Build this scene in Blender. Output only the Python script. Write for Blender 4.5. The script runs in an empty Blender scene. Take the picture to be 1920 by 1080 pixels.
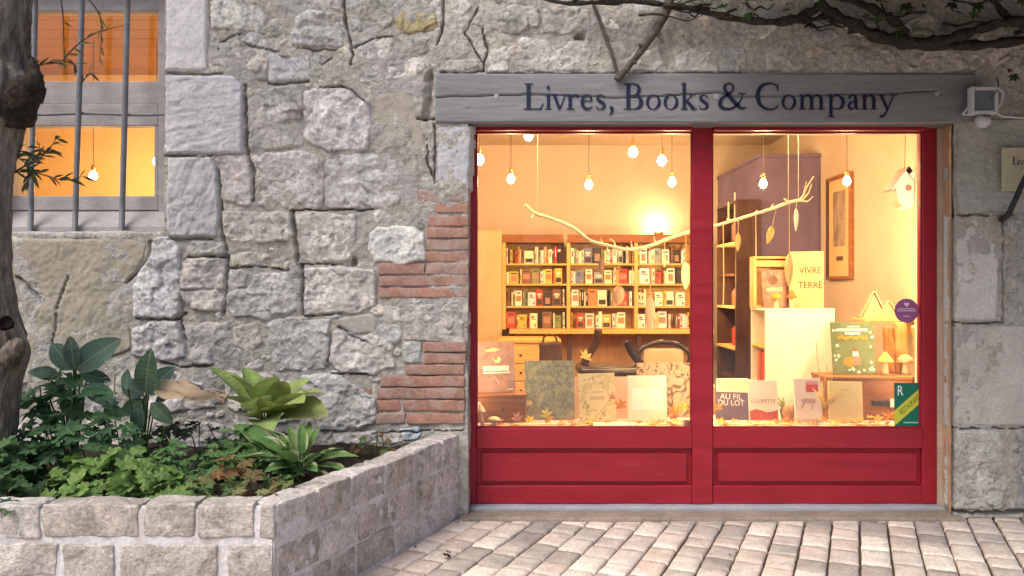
import bpy, math, random
import numpy as np
from mathutils import Vector, Matrix

# ------------------------------------------------------------------ camera, sky, sun, exposure
scene = bpy.context.scene
COL = scene.collection
PI = math.pi
R = math.radians
D = 4.6            # camera to facade plane (metres)
EYE = 1.344        # eye height
PXM = 320.0        # photo pixels per metre on the facade plane

cam_data = bpy.data.cameras.new('camera')
cam = bpy.data.objects.new('camera', cam_data)
COL.objects.link(cam)
cam.location = (0, -D, EYE)
cam.rotation_euler = (R(90), 0, 0)
cam_data.sensor_width = 36
cam_data.lens = 36 * PXM * D / 1920
cam_data.clip_end = 2000
scene.camera = cam

SUN_EL, SUN_AZ = 52, 222
world = bpy.data.worlds.new('World')
scene.world = world
world.use_nodes = True
wn = world.node_tree
sky = wn.nodes.new('ShaderNodeTexSky')
sky.sky_type = 'NISHITA'
sky.sun_disc = False
sky.sun_elevation = R(SUN_EL)
sky.sun_rotation = R(SUN_AZ)
sky.air_density = 1.0
sky.dust_density = 3.8
sky.ozone_density = 1.0
wn.links.new(sky.outputs[0], wn.nodes['Background'].inputs[0])
wn.nodes['Background'].inputs[1].default_value = 0.12

sun_data = bpy.data.lights.new('sun', 'SUN')
sun = bpy.data.objects.new('sun', sun_data)
COL.objects.link(sun)
sun_data.energy = 1.0
sun_data.angle = R(30)
sun_data.color = (1.0, 0.965, 0.92)
sdir = Vector((math.sin(R(SUN_AZ)) * math.cos(R(SUN_EL)), math.cos(R(SUN_AZ)) * math.cos(R(SUN_EL)), math.sin(R(SUN_EL))))
sun.rotation_euler = sdir.to_track_quat('Z', 'Y').to_euler()
sun.location = sdir * 30

scene.view_settings.view_transform = 'Standard'
scene.view_settings.look = 'None'
scene.view_settings.exposure = 0.95
scene.view_settings.gamma = 1.0
scene.view_settings.use_curve_mapping = False
scene.render.engine = 'CYCLES'
scene.cycles.use_denoising = True
scene.cycles.max_bounces = 7
scene.cycles.diffuse_bounces = 4
scene.cycles.glossy_bounces = 3
scene.cycles.transparent_max_bounces = 12
scene.cycles.sample_clamp_indirect = 6.0
scene.cycles.caustics_reflective = False
scene.cycles.caustics_refractive = False


# ------------------------------------------------------------------ helpers
def W(px, py, Y=0.0):
    k = (D + Y) / D
    return Vector(((px - 960) / PXM * k, Y, EYE + (540 - py) / PXM * k))


def fx(px):
    return (px - 960) / PXM


def fz(py):
    return EYE + (540 - py) / PXM


def _hash(ix, iy, seed):
    h = (ix.astype(np.int64) * 374761393 + iy.astype(np.int64) * 668265263 + seed * 1274126177) & 0xFFFFFFFF
    h = ((h ^ (h >> 13)) * 1274126177) & 0xFFFFFFFF
    h = h ^ (h >> 16)
    return (h & 0xFFFF) / 32767.5 - 1.0


def vnoise(x, y, seed=0):
    ix, iy = np.floor(x), np.floor(y)
    dx, dy = x - ix, y - iy
    ix, iy = ix.astype(np.int64), iy.astype(np.int64)
    sx = dx * dx * dx * (dx * (dx * 6 - 15) + 10)
    sy = dy * dy * dy * (dy * (dy * 6 - 15) + 10)
    a, b = _hash(ix, iy, seed), _hash(ix + 1, iy, seed)
    c, d = _hash(ix, iy + 1, seed), _hash(ix + 1, iy + 1, seed)
    return (a + (b - a) * sx) * (1 - sy) + (c + (d - c) * sx) * sy


def fbm(x, y, octv=4, seed=0, gain=0.5):
    s, a, f = 0, 1.0, 1.0
    for i in range(octv):
        s = s + a * vnoise(x * f + 17.3 * i, y * f - 9.1 * i, seed + i)
        a *= gain
        f *= 2.03
    return s


def ridged(x, y, octv=3, seed=0):
    s, a, f = 0, 1.0, 1.0
    for i in range(octv):
        s = s + a * (1 - 2 * np.abs(vnoise(x * f + 5.7 * i, y * f + 3.3 * i, seed + i)))
        a *= 0.5
        f *= 2.1
    return s


def link(o, parent=None):
    COL.objects.link(o)
    if parent is not None:
        o.parent = parent
    return o


def new_mesh(name, verts, faces, mats=None, smooth=False, fm=None):
    me = bpy.data.meshes.new(name)
    if isinstance(verts, np.ndarray):
        verts = verts.tolist()
    if isinstance(faces, np.ndarray):
        faces = faces.tolist()
    me.from_pydata([tuple(v) for v in verts], [], faces)
    if mats is not None:
        for m in (mats if isinstance(mats, (list, tuple)) else [mats]):
            me.materials.append(m)
    if fm is not None:
        me.polygons.foreach_set('material_index', fm)
    if smooth:
        me.polygons.foreach_set('use_smooth', [True] * len(me.polygons))
    me.update()
    return me


def mobj(name, me, parent=None, color=None, loc=None, rot=None):
    """mesh object; children of a root at the origin keep world coordinates"""
    o = bpy.data.objects.new(name, me)
    link(o, parent)
    if color is not None:
        o.color = (*color[:3], 1)
    if loc is not None:
        o.location = loc
    if rot is not None:
        o.rotation_euler = rot
    return o


def tag(o, label, cat, group=None):
    o['label'] = label
    o['category'] = cat
    if group:
        o['group'] = group
    return o


def thing(name, label, cat, loc=(0, 0, 0), rot=(0, 0, 0), group=None):
    o = bpy.data.objects.new(name, None)
    o.empty_display_size = 0.1
    COL.objects.link(o)
    o.location = loc
    o.rotation_euler = rot
    return tag(o, label, cat, group)


def struct(name, me, parent=None):
    o = mobj(name, me, parent)
    if parent is None:
        o['kind'] = 'structure'
    return o


class MB:
    """collects shapes into one mesh"""
    def __init__(self):
        self.v, self.f, self.m = [], [], []

    def add(self, v, f, mi=0):
        b = len(self.v)
        self.v += [tuple(p) for p in v]
        self.f += [tuple(i + b for i in q) for q in f]
        self.m += [mi] * len(f)
        return self

    def box(self, x0, x1, y0, y1, z0, z1, mi=0):
        v = [(x0, y0, z0), (x1, y0, z0), (x1, y1, z0), (x0, y1, z0), (x0, y0, z1), (x1, y0, z1), (x1, y1, z1), (x0, y1, z1)]
        f = [(0, 3, 2, 1), (4, 5, 6, 7), (0, 1, 5, 4), (1, 2, 6, 5), (2, 3, 7, 6), (3, 0, 4, 7)]
        return self.add(v, f, mi)

    def bbox(self, x0, x1, y0, y1, z0, z1, b=0.004, mi=0):
        """box with chamfered edges"""
        v, f = chamfer_box(x0, x1, y0, y1, z0, z1, b)
        return self.add(v, f, mi)

    def tube(self, pts, radii, n=8, mi=0, rough=0.0, seed=0):
        v, f = tube_geo(pts, radii, n, rough, seed)
        return self.add(v, f, mi)

    def lathe(self, prof, n=16, c=(0, 0, 0), mi=0):
        v, f = lathe_geo(prof, n)
        return self.add([(p[0] + c[0], p[1] + c[1], p[2] + c[2]) for p in v], f, mi)

    def mesh(self, name, mats, smooth=False):
        return new_mesh(name, self.v, self.f, mats, smooth, self.m)


def chamfer_box(x0, x1, y0, y1, z0, z1, b):
    b = min(b, (x1 - x0) * .45, (y1 - y0) * .45, (z1 - z0) * .45)
    v, idx = [], {}
    for sx in (0, 1):
        for sy in (0, 1):
            for sz in (0, 1):
                X, Y, Z = (x0, x1)[sx], (y0, y1)[sy], (z0, z1)[sz]
                ix, iy, iz = (b, -b)[sx], (b, -b)[sy], (b, -b)[sz]
                for a in range(3):
                    idx[(sx, sy, sz, a)] = len(v)
                    v.append((X if a == 0 else X + ix, Y if a == 1 else Y + iy, Z if a == 2 else Z + iz))
    f = []
    I = lambda x, y, z, a: idx[(x, y, z, a)]
    f += [(I(0, 0, 0, 0), I(0, 0, 1, 0), I(0, 1, 1, 0), I(0, 1, 0, 0)), (I(1, 0, 0, 0), I(1, 1, 0, 0), I(1, 1, 1, 0), I(1, 0, 1, 0))]
    f += [(I(0, 0, 0, 1), I(1, 0, 0, 1), I(1, 0, 1, 1), I(0, 0, 1, 1)), (I(0, 1, 0, 1), I(0, 1, 1, 1), I(1, 1, 1, 1), I(1, 1, 0, 1))]
    f += [(I(0, 0, 0, 2), I(0, 1, 0, 2), I(1, 1, 0, 2), I(1, 0, 0, 2)), (I(0, 0, 1, 2), I(1, 0, 1, 2), I(1, 1, 1, 2), I(0, 1, 1, 2))]
    for p in (0, 1):
        for q in (0, 1):
            f.append((I(p, q, 0, 0), I(p, q, 0, 1), I(p, q, 1, 1), I(p, q, 1, 0)))
            f.append((I(p, 0, q, 0), I(p, 0, q, 2), I(p, 1, q, 2), I(p, 1, q, 0)))
            f.append((I(0, p, q, 1), I(0, p, q, 2), I(1, p, q, 2), I(1, p, q, 1)))
    for c in [(a, b_, c_) for a in (0, 1) for b_ in (0, 1) for c_ in (0, 1)]:
        f.append((I(*c, 0), I(*c, 1), I(*c, 2)))
    # consistent outward winding
    cx, cy, cz = (x0 + x1) / 2, (y0 + y1) / 2, (z0 + z1) / 2
    out = []
    for q in f:
        p = [Vector(v[i]) for i in q]
        n = (p[1] - p[0]).cross(p[2] - p[0])
        c = sum(p, Vector()) / len(p) - Vector((cx, cy, cz))
        out.append(q if n.dot(c) > 0 else tuple(reversed(q)))
    return v, out


def tube_geo(pts, radii, n=8, rough=0.0, seed=0):
    pts = [Vector(p) for p in pts]
    if not isinstance(radii, (list, tuple)):
        radii = [radii] * len(pts)
    rnd = random.Random(seed)
    v, f = [], []
    up = None
    for i, p in enumerate(pts):
        t = (pts[min(i + 1, len(pts) - 1)] - pts[max(i - 1, 0)]).normalized()
        if up is None:
            up = Vector((0, 0, 1)) if abs(t.z) < .9 else Vector((1, 0, 0))
        a = t.cross(up).normalized()
        b = a.cross(t).normalized()
        up = b
        for j in range(n):
            an = 2 * PI * j / n
            r = radii[i] * (1 + rough * rnd.uniform(-1, 1))
            v.append(p + a * math.cos(an) * r + b * math.sin(an) * r)
    for i in range(len(pts) - 1):
        for j in range(n):
            k = (j + 1) % n
            f.append((i * n + j, i * n + k, (i + 1) * n + k, (i + 1) * n + j))
    f.append(tuple(range(n)))
    f.append(tuple(reversed(range((len(pts) - 1) * n, len(pts) * n))))
    return v, f


def lathe_geo(prof, n=16):
    v, f = [], []
    for r, z in prof:
        for j in range(n):
            a = 2 * PI * j / n
            v.append((r * math.cos(a), r * math.sin(a), z))
    for i in range(len(prof) - 1):
        for j in range(n):
            k = (j + 1) % n
            f.append((i * n + j, i * n + k, (i + 1) * n + k, (i + 1) * n + j))
    f.append(tuple(reversed(range(n))))
    f.append(tuple(range((len(prof) - 1) * n, len(prof) * n)))
    return v, f


def smooth_path(pts, n=6):
    """Catmull-Rom through tuples of any length"""
    P = [np.array(p, float) for p in pts]
    out = []
    for i in range(len(P) - 1):
        p0, p1, p2, p3 = P[max(i - 1, 0)], P[i], P[i + 1], P[min(i + 2, len(P) - 1)]
        for s in range(n):
            t = s / n
            out.append(.5 * ((2 * p1) + (-p0 + p2) * t + (2 * p0 - 5 * p1 + 4 * p2 - p3) * t * t + (-p0 + 3 * p1 - 3 * p2 + p3) * t ** 3))
    out.append(P[-1])
    return out


def rough_box(sx, sy, sz, res=0.02, r=0.008, amp=0.003, freq=14, seed=0, warp=0.0):
    """rounded box centred on the origin with an uneven, worn surface"""
    h = np.array([sx, sy, sz]) / 2
    verts, key, faces = [], {}, []

    def vid(p):
        k = tuple(np.round(p, 6))
        if k not in key:
            key[k] = len(verts)
            verts.append(p)
        return key[k]
    n = [max(2, int(round(s / res))) for s in (sx, sy, sz)]
    for ax in range(3):
        u, w = (ax + 1) % 3, (ax + 2) % 3
        for sg in (-1, 1):
            gu = np.concatenate(([-h[u], -h[u] + r * .6], np.linspace(-h[u] + r, h[u] - r, n[u]), [h[u] - r * .6, h[u]]))
            gw = np.concatenate(([-h[w], -h[w] + r * .6], np.linspace(-h[w] + r, h[w] - r, n[w]), [h[w] - r * .6, h[w]]))
            ids = []
            for a in gu:
                row = []
                for b in gw:
                    p = np.zeros(3)
                    p[ax], p[u], p[w] = sg * h[ax], a, b
                    row.append(vid(p))
                ids.append(row)
            for i in range(len(gu) - 1):
                for j in range(len(gw) - 1):
                    q = (ids[i][j], ids[i + 1][j], ids[i + 1][j + 1], ids[i][j + 1])
                    faces.append(q if sg > 0 else q[::-1])
    P = np.array(verts)
    core = np.clip(P, -(h - r), h - r)
    d = P - core
    L = np.linalg.norm(d, axis=1, keepdims=True)
    nrm = d / np.maximum(L, 1e-9)
    P = core + nrm * r
    s = seed * 7.31
    nz = fbm(P[:, 0] * freq + P[:, 1] * freq * .7 + s, P[:, 2] * freq - P[:, 1] * freq * .6 + s * .3, 4, seed)
    P = P + nrm * (nz * amp)[:, None]
    if warp:
        P[:, 0] += warp * vnoise(P[:, 2] * 5 + s, P[:, 1] * 5, seed + 3)
        P[:, 2] += warp * vnoise(P[:, 0] * 5 + s, P[:, 1] * 5, seed + 4)
    return P, faces


def poly_sd(px, py, poly):
    """signed distance, positive inside"""
    d = np.full(px.shape, 1e9)
    ins = np.zeros(px.shape, bool)
    n = len(poly)
    for i in range(n):
        x0, y0 = poly[i]
        x1, y1 = poly[(i + 1) % n]
        ex, ey = x1 - x0, y1 - y0
        t = np.clip(((px - x0) * ex + (py - y0) * ey) / (ex * ex + ey * ey + 1e-12), 0, 1)
        d = np.minimum(d, np.hypot(px - x0 - ex * t, py - y0 - ey * t))
        c = ((y0 > py) != (y1 > py)) & (px < (x1 - x0) * (py - y0) / (y1 - y0 + 1e-12) + x0)
        ins ^= c
    return np.where(ins, d, -d)


def line_dist(px, py, pts):
    d = np.full(px.shape, 1e9)
    for i in range(len(pts) - 1):
        x0, y0 = pts[i]
        x1, y1 = pts[i + 1]
        ex, ey = x1 - x0, y1 - y0
        t = np.clip(((px - x0) * ex + (py - y0) * ey) / (ex * ex + ey * ey + 1e-12), 0, 1)
        d = np.minimum(d, np.hypot(px - x0 - ex * t, py - y0 - ey * t))
    return d


def grid_faces(nu, nv, keep=None):
    i, j = np.meshgrid(np.arange(nu - 1), np.arange(nv - 1), indexing='ij')
    a = i * nv + j
    q = np.stack([a, a + nv, a + nv + 1, a + 1], -1).reshape(-1, 4)
    if keep is not None:
        q = q[keep[:-1, :-1].ravel() | keep[1:, :-1].ravel() | keep[:-1, 1:].ravel() | keep[1:, 1:].ravel()]
    return q


def compact(P, q):
    used = np.unique(q)
    m = np.full(len(P), -1)
    m[used] = np.arange(len(used))
    return P[used], m[q]


# ------------------------------------------------------------------ materials
MATS = {}


def nodes_of(name):
    m = bpy.data.materials.new(name)
    m.use_nodes = True
    nt = m.node_tree
    return m, nt, nt.nodes['Principled BSDF']


def N(nt, kind, **kw):
    n = nt.nodes.new(kind)
    for k, v in kw.items():
        setattr(n, k, v)
    return n


def noise_node(nt, vec, scale, detail=4, rough=.55, dist=0):
    n = N(nt, 'ShaderNodeTexNoise')
    n.inputs['Scale'].default_value = scale
    n.inputs['Detail'].default_value = detail
    n.inputs['Roughness'].default_value = rough
    n.inputs['Distortion'].default_value = dist
    nt.links.new(vec, n.inputs['Vector'])
    return n.outputs['Fac']


def ramp(nt, fac, stops):
    r = N(nt, 'ShaderNodeValToRGB')
    e = r.color_ramp.elements
    while len(e) < len(stops):
        e.new(.5)
    for el, (p, c) in zip(e, stops):
        el.position = p
        el.color = (*c[:3], 1) if len(c) >= 3 else (c[0], c[0], c[0], 1)
    nt.links.new(fac, r.inputs[0])
    return r.outputs[0]


def mix(nt, a, b, fac, mode='MIX'):
    m = N(nt, 'ShaderNodeMix', data_type='RGBA', blend_type=mode)
    for s, v in ((m.inputs[6], a), (m.inputs[7], b), (m.inputs[0], fac)):
        if isinstance(v, (int, float)):
            s.default_value = v
        elif isinstance(v, tuple):
            s.default_value = (*v[:3], 1)
        else:
            nt.links.new(v, s)
    return m.outputs[2]


def bump(nt, bsdf, height, strength=.4, dist=.01, prev=None):
    b = N(nt, 'ShaderNodeBump')
    b.inputs['Strength'].default_value = strength
    b.inputs['Distance'].default_value = dist
    nt.links.new(height, b.inputs['Height'])
    if prev is not None:
        nt.links.new(prev, b.inputs['Normal'])
    if bsdf is not None:
        nt.links.new(b.outputs[0], bsdf.inputs['Normal'])
    return b.outputs[0]


def coords(nt, rand=False, scale=(1, 1, 1)):
    t = N(nt, 'ShaderNodeTexCoord').outputs['Object']
    mp = N(nt, 'ShaderNodeMapping')
    mp.inputs['Scale'].default_value = scale
    nt.links.new(t, mp.inputs['Vector'])
    if rand:
        oi = N(nt, 'ShaderNodeObjectInfo')
        mu = N(nt, 'ShaderNodeMath', operation='MULTIPLY')
        mu.inputs[1].default_value = 37.0
        nt.links.new(oi.outputs['Random'], mu.inputs[0])
        nt.links.new(mu.outputs[0], mp.inputs['Location'])
    return mp.outputs[0]


def surf(name, base=None, var=.25, scale=6, fine=60, fvar=.2, bumps=((40, .3, .006),), rough=.8, spec=.3, objcol=False,
         stain=None, rand=False, stretch=(1, 1, 1), roughvar=0, blotch=None):
    """general worn surface: colour x large noise x fine noise, optional stain colour, bumps"""
    m, nt, b = nodes_of(name)
    vec = coords(nt, rand, stretch)
    if objcol:
        c = N(nt, 'ShaderNodeObjectInfo').outputs['Color']
        if base is not None:
            c = mix(nt, c, base, 1.0, 'MULTIPLY')
    else:
        rgb = N(nt, 'ShaderNodeRGB')
        rgb.outputs[0].default_value = (*base, 1)
        c = rgb.outputs[0]
    n1 = noise_node(nt, vec, scale, 5, .6, .3)
    lo, hi = 1 - var, 1 + var
    c = mix(nt, c, ramp(nt, n1, [(.3, (lo,) * 3), (.7, (hi,) * 3)]), 1.0, 'MULTIPLY')
    n2 = noise_node(nt, vec, fine, 4, .65)
    c = mix(nt, c, ramp(nt, n2, [(.3, (1 - fvar,) * 3), (.68, (1 + fvar,) * 3)]), 1.0, 'MULTIPLY')
    if stain is not None:
        col, sc, lo_, hi_, amt = stain
        n3 = noise_node(nt, vec, sc, 6, .7, .6)
        fac = ramp(nt, n3, [(lo_, (0, 0, 0)), (hi_, (amt,) * 3)])
        c = mix(nt, c, col, fac)
    if blotch is not None:
        col, sc, lo_, hi_, amt = blotch
        n4 = noise_node(nt, vec, sc, 3, .5, 1.2)
        c = mix(nt, c, col, ramp(nt, n4, [(lo_, (0, 0, 0)), (hi_, (amt,) * 3)]))
    nt.links.new(c, b.inputs['Base Color'])
    b.inputs['Roughness'].default_value = rough
    b.inputs['Specular IOR Level'].default_value = spec
    if roughvar:
        rr = ramp(nt, n1, [(.3, (rough - roughvar,) * 3), (.7, (min(1, rough + roughvar),) * 3)])
        nt.links.new(rr, b.inputs['Roughness'])
    prev = None
    for sc, st, di in bumps:
        prev = bump(nt, None, noise_node(nt, vec, sc, 6, .62), st, di, prev)
    if prev is not None:
        nt.links.new(prev, b.inputs['Normal'])
    MATS[name] = m
    return m


def plain(name, col, rough=.6, spec=.3, metal=0, objcol=False):
    m, nt, b = nodes_of(name)
    b.inputs['Base Color'].default_value = (*col, 1)
    b.inputs['Roughness'].default_value = rough
    b.inputs['Specular IOR Level'].default_value = spec
    b.inputs['Metallic'].default_value = metal
    if objcol:
        nt.links.new(N(nt, 'ShaderNodeObjectInfo').outputs['Color'], b.inputs['Base Color'])
    MATS[name] = m
    return m


def wood(name, base, dark, scale=4, stretch=(1, 8, 8), rough=.55, spec=.3, objcol=False, bst=.25):
    m, nt, b = nodes_of(name)
    vec = coords(nt, True, stretch)
    n = noise_node(nt, vec, scale, 6, .65, 1.0)
    c = ramp(nt, n, [(.25, dark), (.6, base), (.8, tuple(min(1, x * 1.15) for x in base))])
    if objcol:
        c = mix(nt, c, N(nt, 'ShaderNodeObjectInfo').outputs['Color'], 1.0, 'MULTIPLY')
    nt.links.new(c, b.inputs['Base Color'])
    b.inputs['Roughness'].default_value = rough
    b.inputs['Specular IOR Level'].default_value = spec
    bump(nt, b, noise_node(nt, vec, scale * 4, 5, .7), bst, .004)
    MATS[name] = m
    return m


def glass(name, refl=.06):
    m = bpy.data.materials.new(name)
    m.use_nodes = True
    nt = m.node_tree
    nt.nodes.clear()
    out = N(nt, 'ShaderNodeOutputMaterial')
    tr = N(nt, 'ShaderNodeBsdfTransparent')
    tr.inputs[0].default_value = (.97, .98, .97, 1)
    gl = N(nt, 'ShaderNodeBsdfGlossy')
    gl.inputs['Roughness'].default_value = .02
    fr = N(nt, 'ShaderNodeFresnel')
    fr.inputs['IOR'].default_value = 1.45
    mu = N(nt, 'ShaderNodeMath', operation='MULTIPLY')
    mu.inputs[1].default_value = refl / .04
    nt.links.new(fr.outputs[0], mu.inputs[0])
    mx = N(nt, 'ShaderNodeMixShader')
    nt.links.new(mu.outputs[0], mx.inputs[0])
    nt.links.new(tr.outputs[0], mx.inputs[1])
    nt.links.new(gl.outputs[0], mx.inputs[2])
    # thin film of dust and wipe marks
    vec = coords(nt, False, (1, 1, .35))
    df = N(nt, 'ShaderNodeBsdfDiffuse')
    df.inputs[0].default_value = (.7, .7, .7, 1)
    dn = ramp(nt, noise_node(nt, vec, 5, 5, .7, 1.5), [(.42, (.002,) * 3), (.8, (.03,) * 3)])
    m2 = N(nt, 'ShaderNodeMixShader')
    nt.links.new(dn, m2.inputs[0])
    nt.links.new(mx.outputs[0], m2.inputs[1])
    nt.links.new(df.outputs[0], m2.inputs[2])
    nt.links.new(m2.outputs[0], out.inputs[0])
    MATS[name] = m
    return m


def emit(name, col, strength):
    m, nt, b = nodes_of(name)
    b.inputs['Base Color'].default_value = (*col, 1)
    b.inputs['Emission Color'].default_value = (*col, 1)
    b.inputs['Emission Strength'].default_value = strength
    MATS[name] = m
    return m


STONE = surf('stone', None, .30, 6, 45, .34, ((12, .42, .05), (45, .6, .02), (160, .5, .006)), .94, .12, objcol=True,
             stain=((.17, .155, .135), 8, .60, .76, .5), blotch=((.56, .53, .48), 4.2, .50, .64, .5))
DRESSED = surf('dressed_stone', None, .12, 4, 70, .16, ((60, .35, .008), (200, .3, .003)), .9, .15, objcol=True,
               stain=((.22, .21, .20), 11, .58, .8, .45))
MORTAR = surf('lime_mortar', (.44, .41, .36), .22, 2.6, 38, .28, ((9, .5, .05), (28, .6, .03), (80, .7, .010), (260, .5, .004)), .95, .1,
              stain=((.20, .185, .155), 4.5, .56, .78, .5), blotch=((.40, .39, .385), 3.5, .50, .62, .7))
PLASTER = surf('tan_plaster', None, .14, 3, 50, .12, ((10, .25, .02), (90, .35, .004)), .95, .1, objcol=True,
               stain=((.17, .165, .13), 6, .58, .8, .5))
BRICK = surf('brick_clay', None, .25, 8, 60, .25, ((60, .5, .008), (220, .4, .003)), .92, .12, objcol=True,
             stain=((.40, .35, .31), 11, .50, .68, .65))
PAVER = surf('paver_clay', None, .22, 9, 70, .20, ((30, .35, .01), (150, .4, .003)), .88, .12, objcol=True, rand=True,
             stain=((.22, .185, .16), 9, .54, .72, .6), roughvar=.12)
BLOCK = surf('planter_block', None, .28, 8, 55, .28, ((18, .7, .03), (70, .7, .012), (200, .5, .004)), .93, .12, objcol=True, rand=True,
             stain=((.13, .115, .09), 10, .53, .70, .75), blotch=((.24, .23, .17), 4, .56, .70, .5))
BLOCKMORTAR = surf('planter_mortar', (.60, .58, .575), .16, 4, 60, .2, ((40, .5, .01), (180, .4, .003)), .95, .1,
                   stain=((.24, .215, .20), 9, .54, .74, .6), blotch=((.44, .39, .36), 3, .5, .62, .6))
SOIL = surf('soil', (.045, .034, .026), .4, 12, 70, .4, ((40, .8, .02), (160, .6, .006)), .98, .1)
GROUND = surf('ground_sand', (.30, .25, .21), .2, 6, 50, .2, ((60, .4, .006),), .95, .1)
RED = surf('red_paint', (.31, .013, .026), .12, 3, 60, .08, ((25, .10, .006), (90, .22, .003)), .45, .4, stretch=(.6, 1, 5), roughvar=.12,
           stain=((.36, .10, .10), 6, .60, .80, .35), blotch=((.17, .012, .016), 5, .56, .72, .4))
GREYWOOD = surf('grey_beam_paint', (.225, .225, .235), .12, 3, 40, .08, ((30, .22, .006), (120, .2, .002)), .75, .2,
                stretch=(.35, 3, 5), stain=((.16, .155, .15), 7, .62, .8, .5))
WINWOOD = surf('grey_window_paint', (.37, .345, .34), .15, 5, 50, .12, ((50, .3, .005),), .75, .2, stretch=(1, 1, 3),
               stain=((.14, .12, .10), 12, .6, .78, .6))
IRON = surf('painted_iron', (.15, .155, .17), .2, 14, 80, .15, ((90, .3, .003),), .55, .4)
NAVY = plain('navy_paint', (.012, .016, .046), .6, .3)
GLASS = glass('window_glass', .06)
OLDGLASS = glass('old_window_glass', .018)
BARK = surf('olive_bark', (.215, .185, .155), .35, 12, 60, .35, ((16, .9, .05), (50, .9, .02), (160, .6, .006)), .95, .1, stretch=(1, 1, .3),
            stain=((.05, .04, .032), 4.5, .53, .65, .9))
VINEBARK = surf('vine_bark', (.05, .044, .037), .4, 16, 80, .4, ((40, .8, .015),), .95, .1)
TWIGBARK = surf('twig_bark', (.095, .083, .072), .3, 14, 60, .3, ((60, .6, .01),), .9, .1)


def leafmat(name, rough=.45, spec=.35, veins=True, trans=.25, edge=None):
    """two-sided leaf, tinted by the object's colour"""
    m, nt, b = nodes_of(name)
    vec = coords(nt, True)
    c = N(nt, 'ShaderNodeObjectInfo').outputs['Color']
    n = noise_node(nt, vec, 3, 4, .6)
    c = mix(nt, c, ramp(nt, n, [(.3, (.72,) * 3), (.7, (1.3, 1.3, 1.15))]), 1.0, 'MULTIPLY')
    if edge:
        uv = N(nt, 'ShaderNodeTexCoord').outputs['Object']
        sp = N(nt, 'ShaderNodeSeparateXYZ')
        nt.links.new(uv, sp.inputs[0])
        ab = N(nt, 'ShaderNodeMath', operation='ABSOLUTE')
        nt.links.new(sp.outputs[0], ab.inputs[0])
        c = mix(nt, c, edge, ramp(nt, ab.outputs[0], [(.17, (0, 0, 0)), (.24, (.85,) * 3)]))
    sx0 = N(nt, 'ShaderNodeSeparateXYZ')
    nt.links.new(N(nt, 'ShaderNodeTexCoord').outputs['Object'], sx0.inputs[0])
    ab0 = N(nt, 'ShaderNodeMath', operation='ABSOLUTE')
    nt.links.new(sx0.outputs[0], ab0.inputs[0])
    rib = ramp(nt, ab0.outputs[0], [(.006, (.55,) * 3), (.020, (0, 0, 0))])
    c = mix(nt, c, (.30, .34, .17), rib)
    spt = ramp(nt, noise_node(nt, vec, 9, 3, .6), [(.62, (0, 0, 0)), (.74, (.5,) * 3)])
    c = mix(nt, c, (.16, .12, .05), spt)
    nt.links.new(c, b.inputs['Base Color'])
    b.inputs['Roughness'].default_value = rough
    b.inputs['Specular IOR Level'].default_value = spec
    if veins:
        wv = N(nt, 'ShaderNodeTexWave', wave_type='BANDS', bands_direction='Y')
        wv.inputs['Scale'].default_value = 3.2
        wv.inputs['Distortion'].default_value = 1.2
        nt.links.new(N(nt, 'ShaderNodeTexCoord').outputs['Object'], wv.inputs['Vector'])
        bump(nt, b, wv.outputs['Fac'], .10, .03)
    tl = N(nt, 'ShaderNodeBsdfTranslucent')
    nt.links.new(c, tl.inputs[0])
    mx = N(nt, 'ShaderNodeMixShader')
    mx.inputs[0].default_value = trans
    nt.links.new(b.outputs[0], mx.inputs[1])
    nt.links.new(tl.outputs[0], mx.inputs[2])
    nt.links.new(mx.outputs[0], nt.nodes['Material Output'].inputs[0])
    MATS[name] = m
    return m


LEAF = leafmat('leaf', .62, .2, trans=.3)
LEAFEDGE = leafmat('variegated_leaf', .6, .2, edge=(.55, .55, .33))
DRYLEAF = leafmat('dry_leaf', .8, .1)

# ------------------------------------------------------------------ ground
g = MB()
g.add([(-400, -400, -.03), (400, -400, -.03), (400, 400, -.03), (-400, 400, -.03)], [(0, 1, 2, 3)])
struct('ground', g.mesh('ground', GROUND))

# ------------------------------------------------------------------ the stone facade
facade = thing('stone_house_front', 'old rubble stone house front with brick patches and dressed corner stones', 'building')

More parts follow.
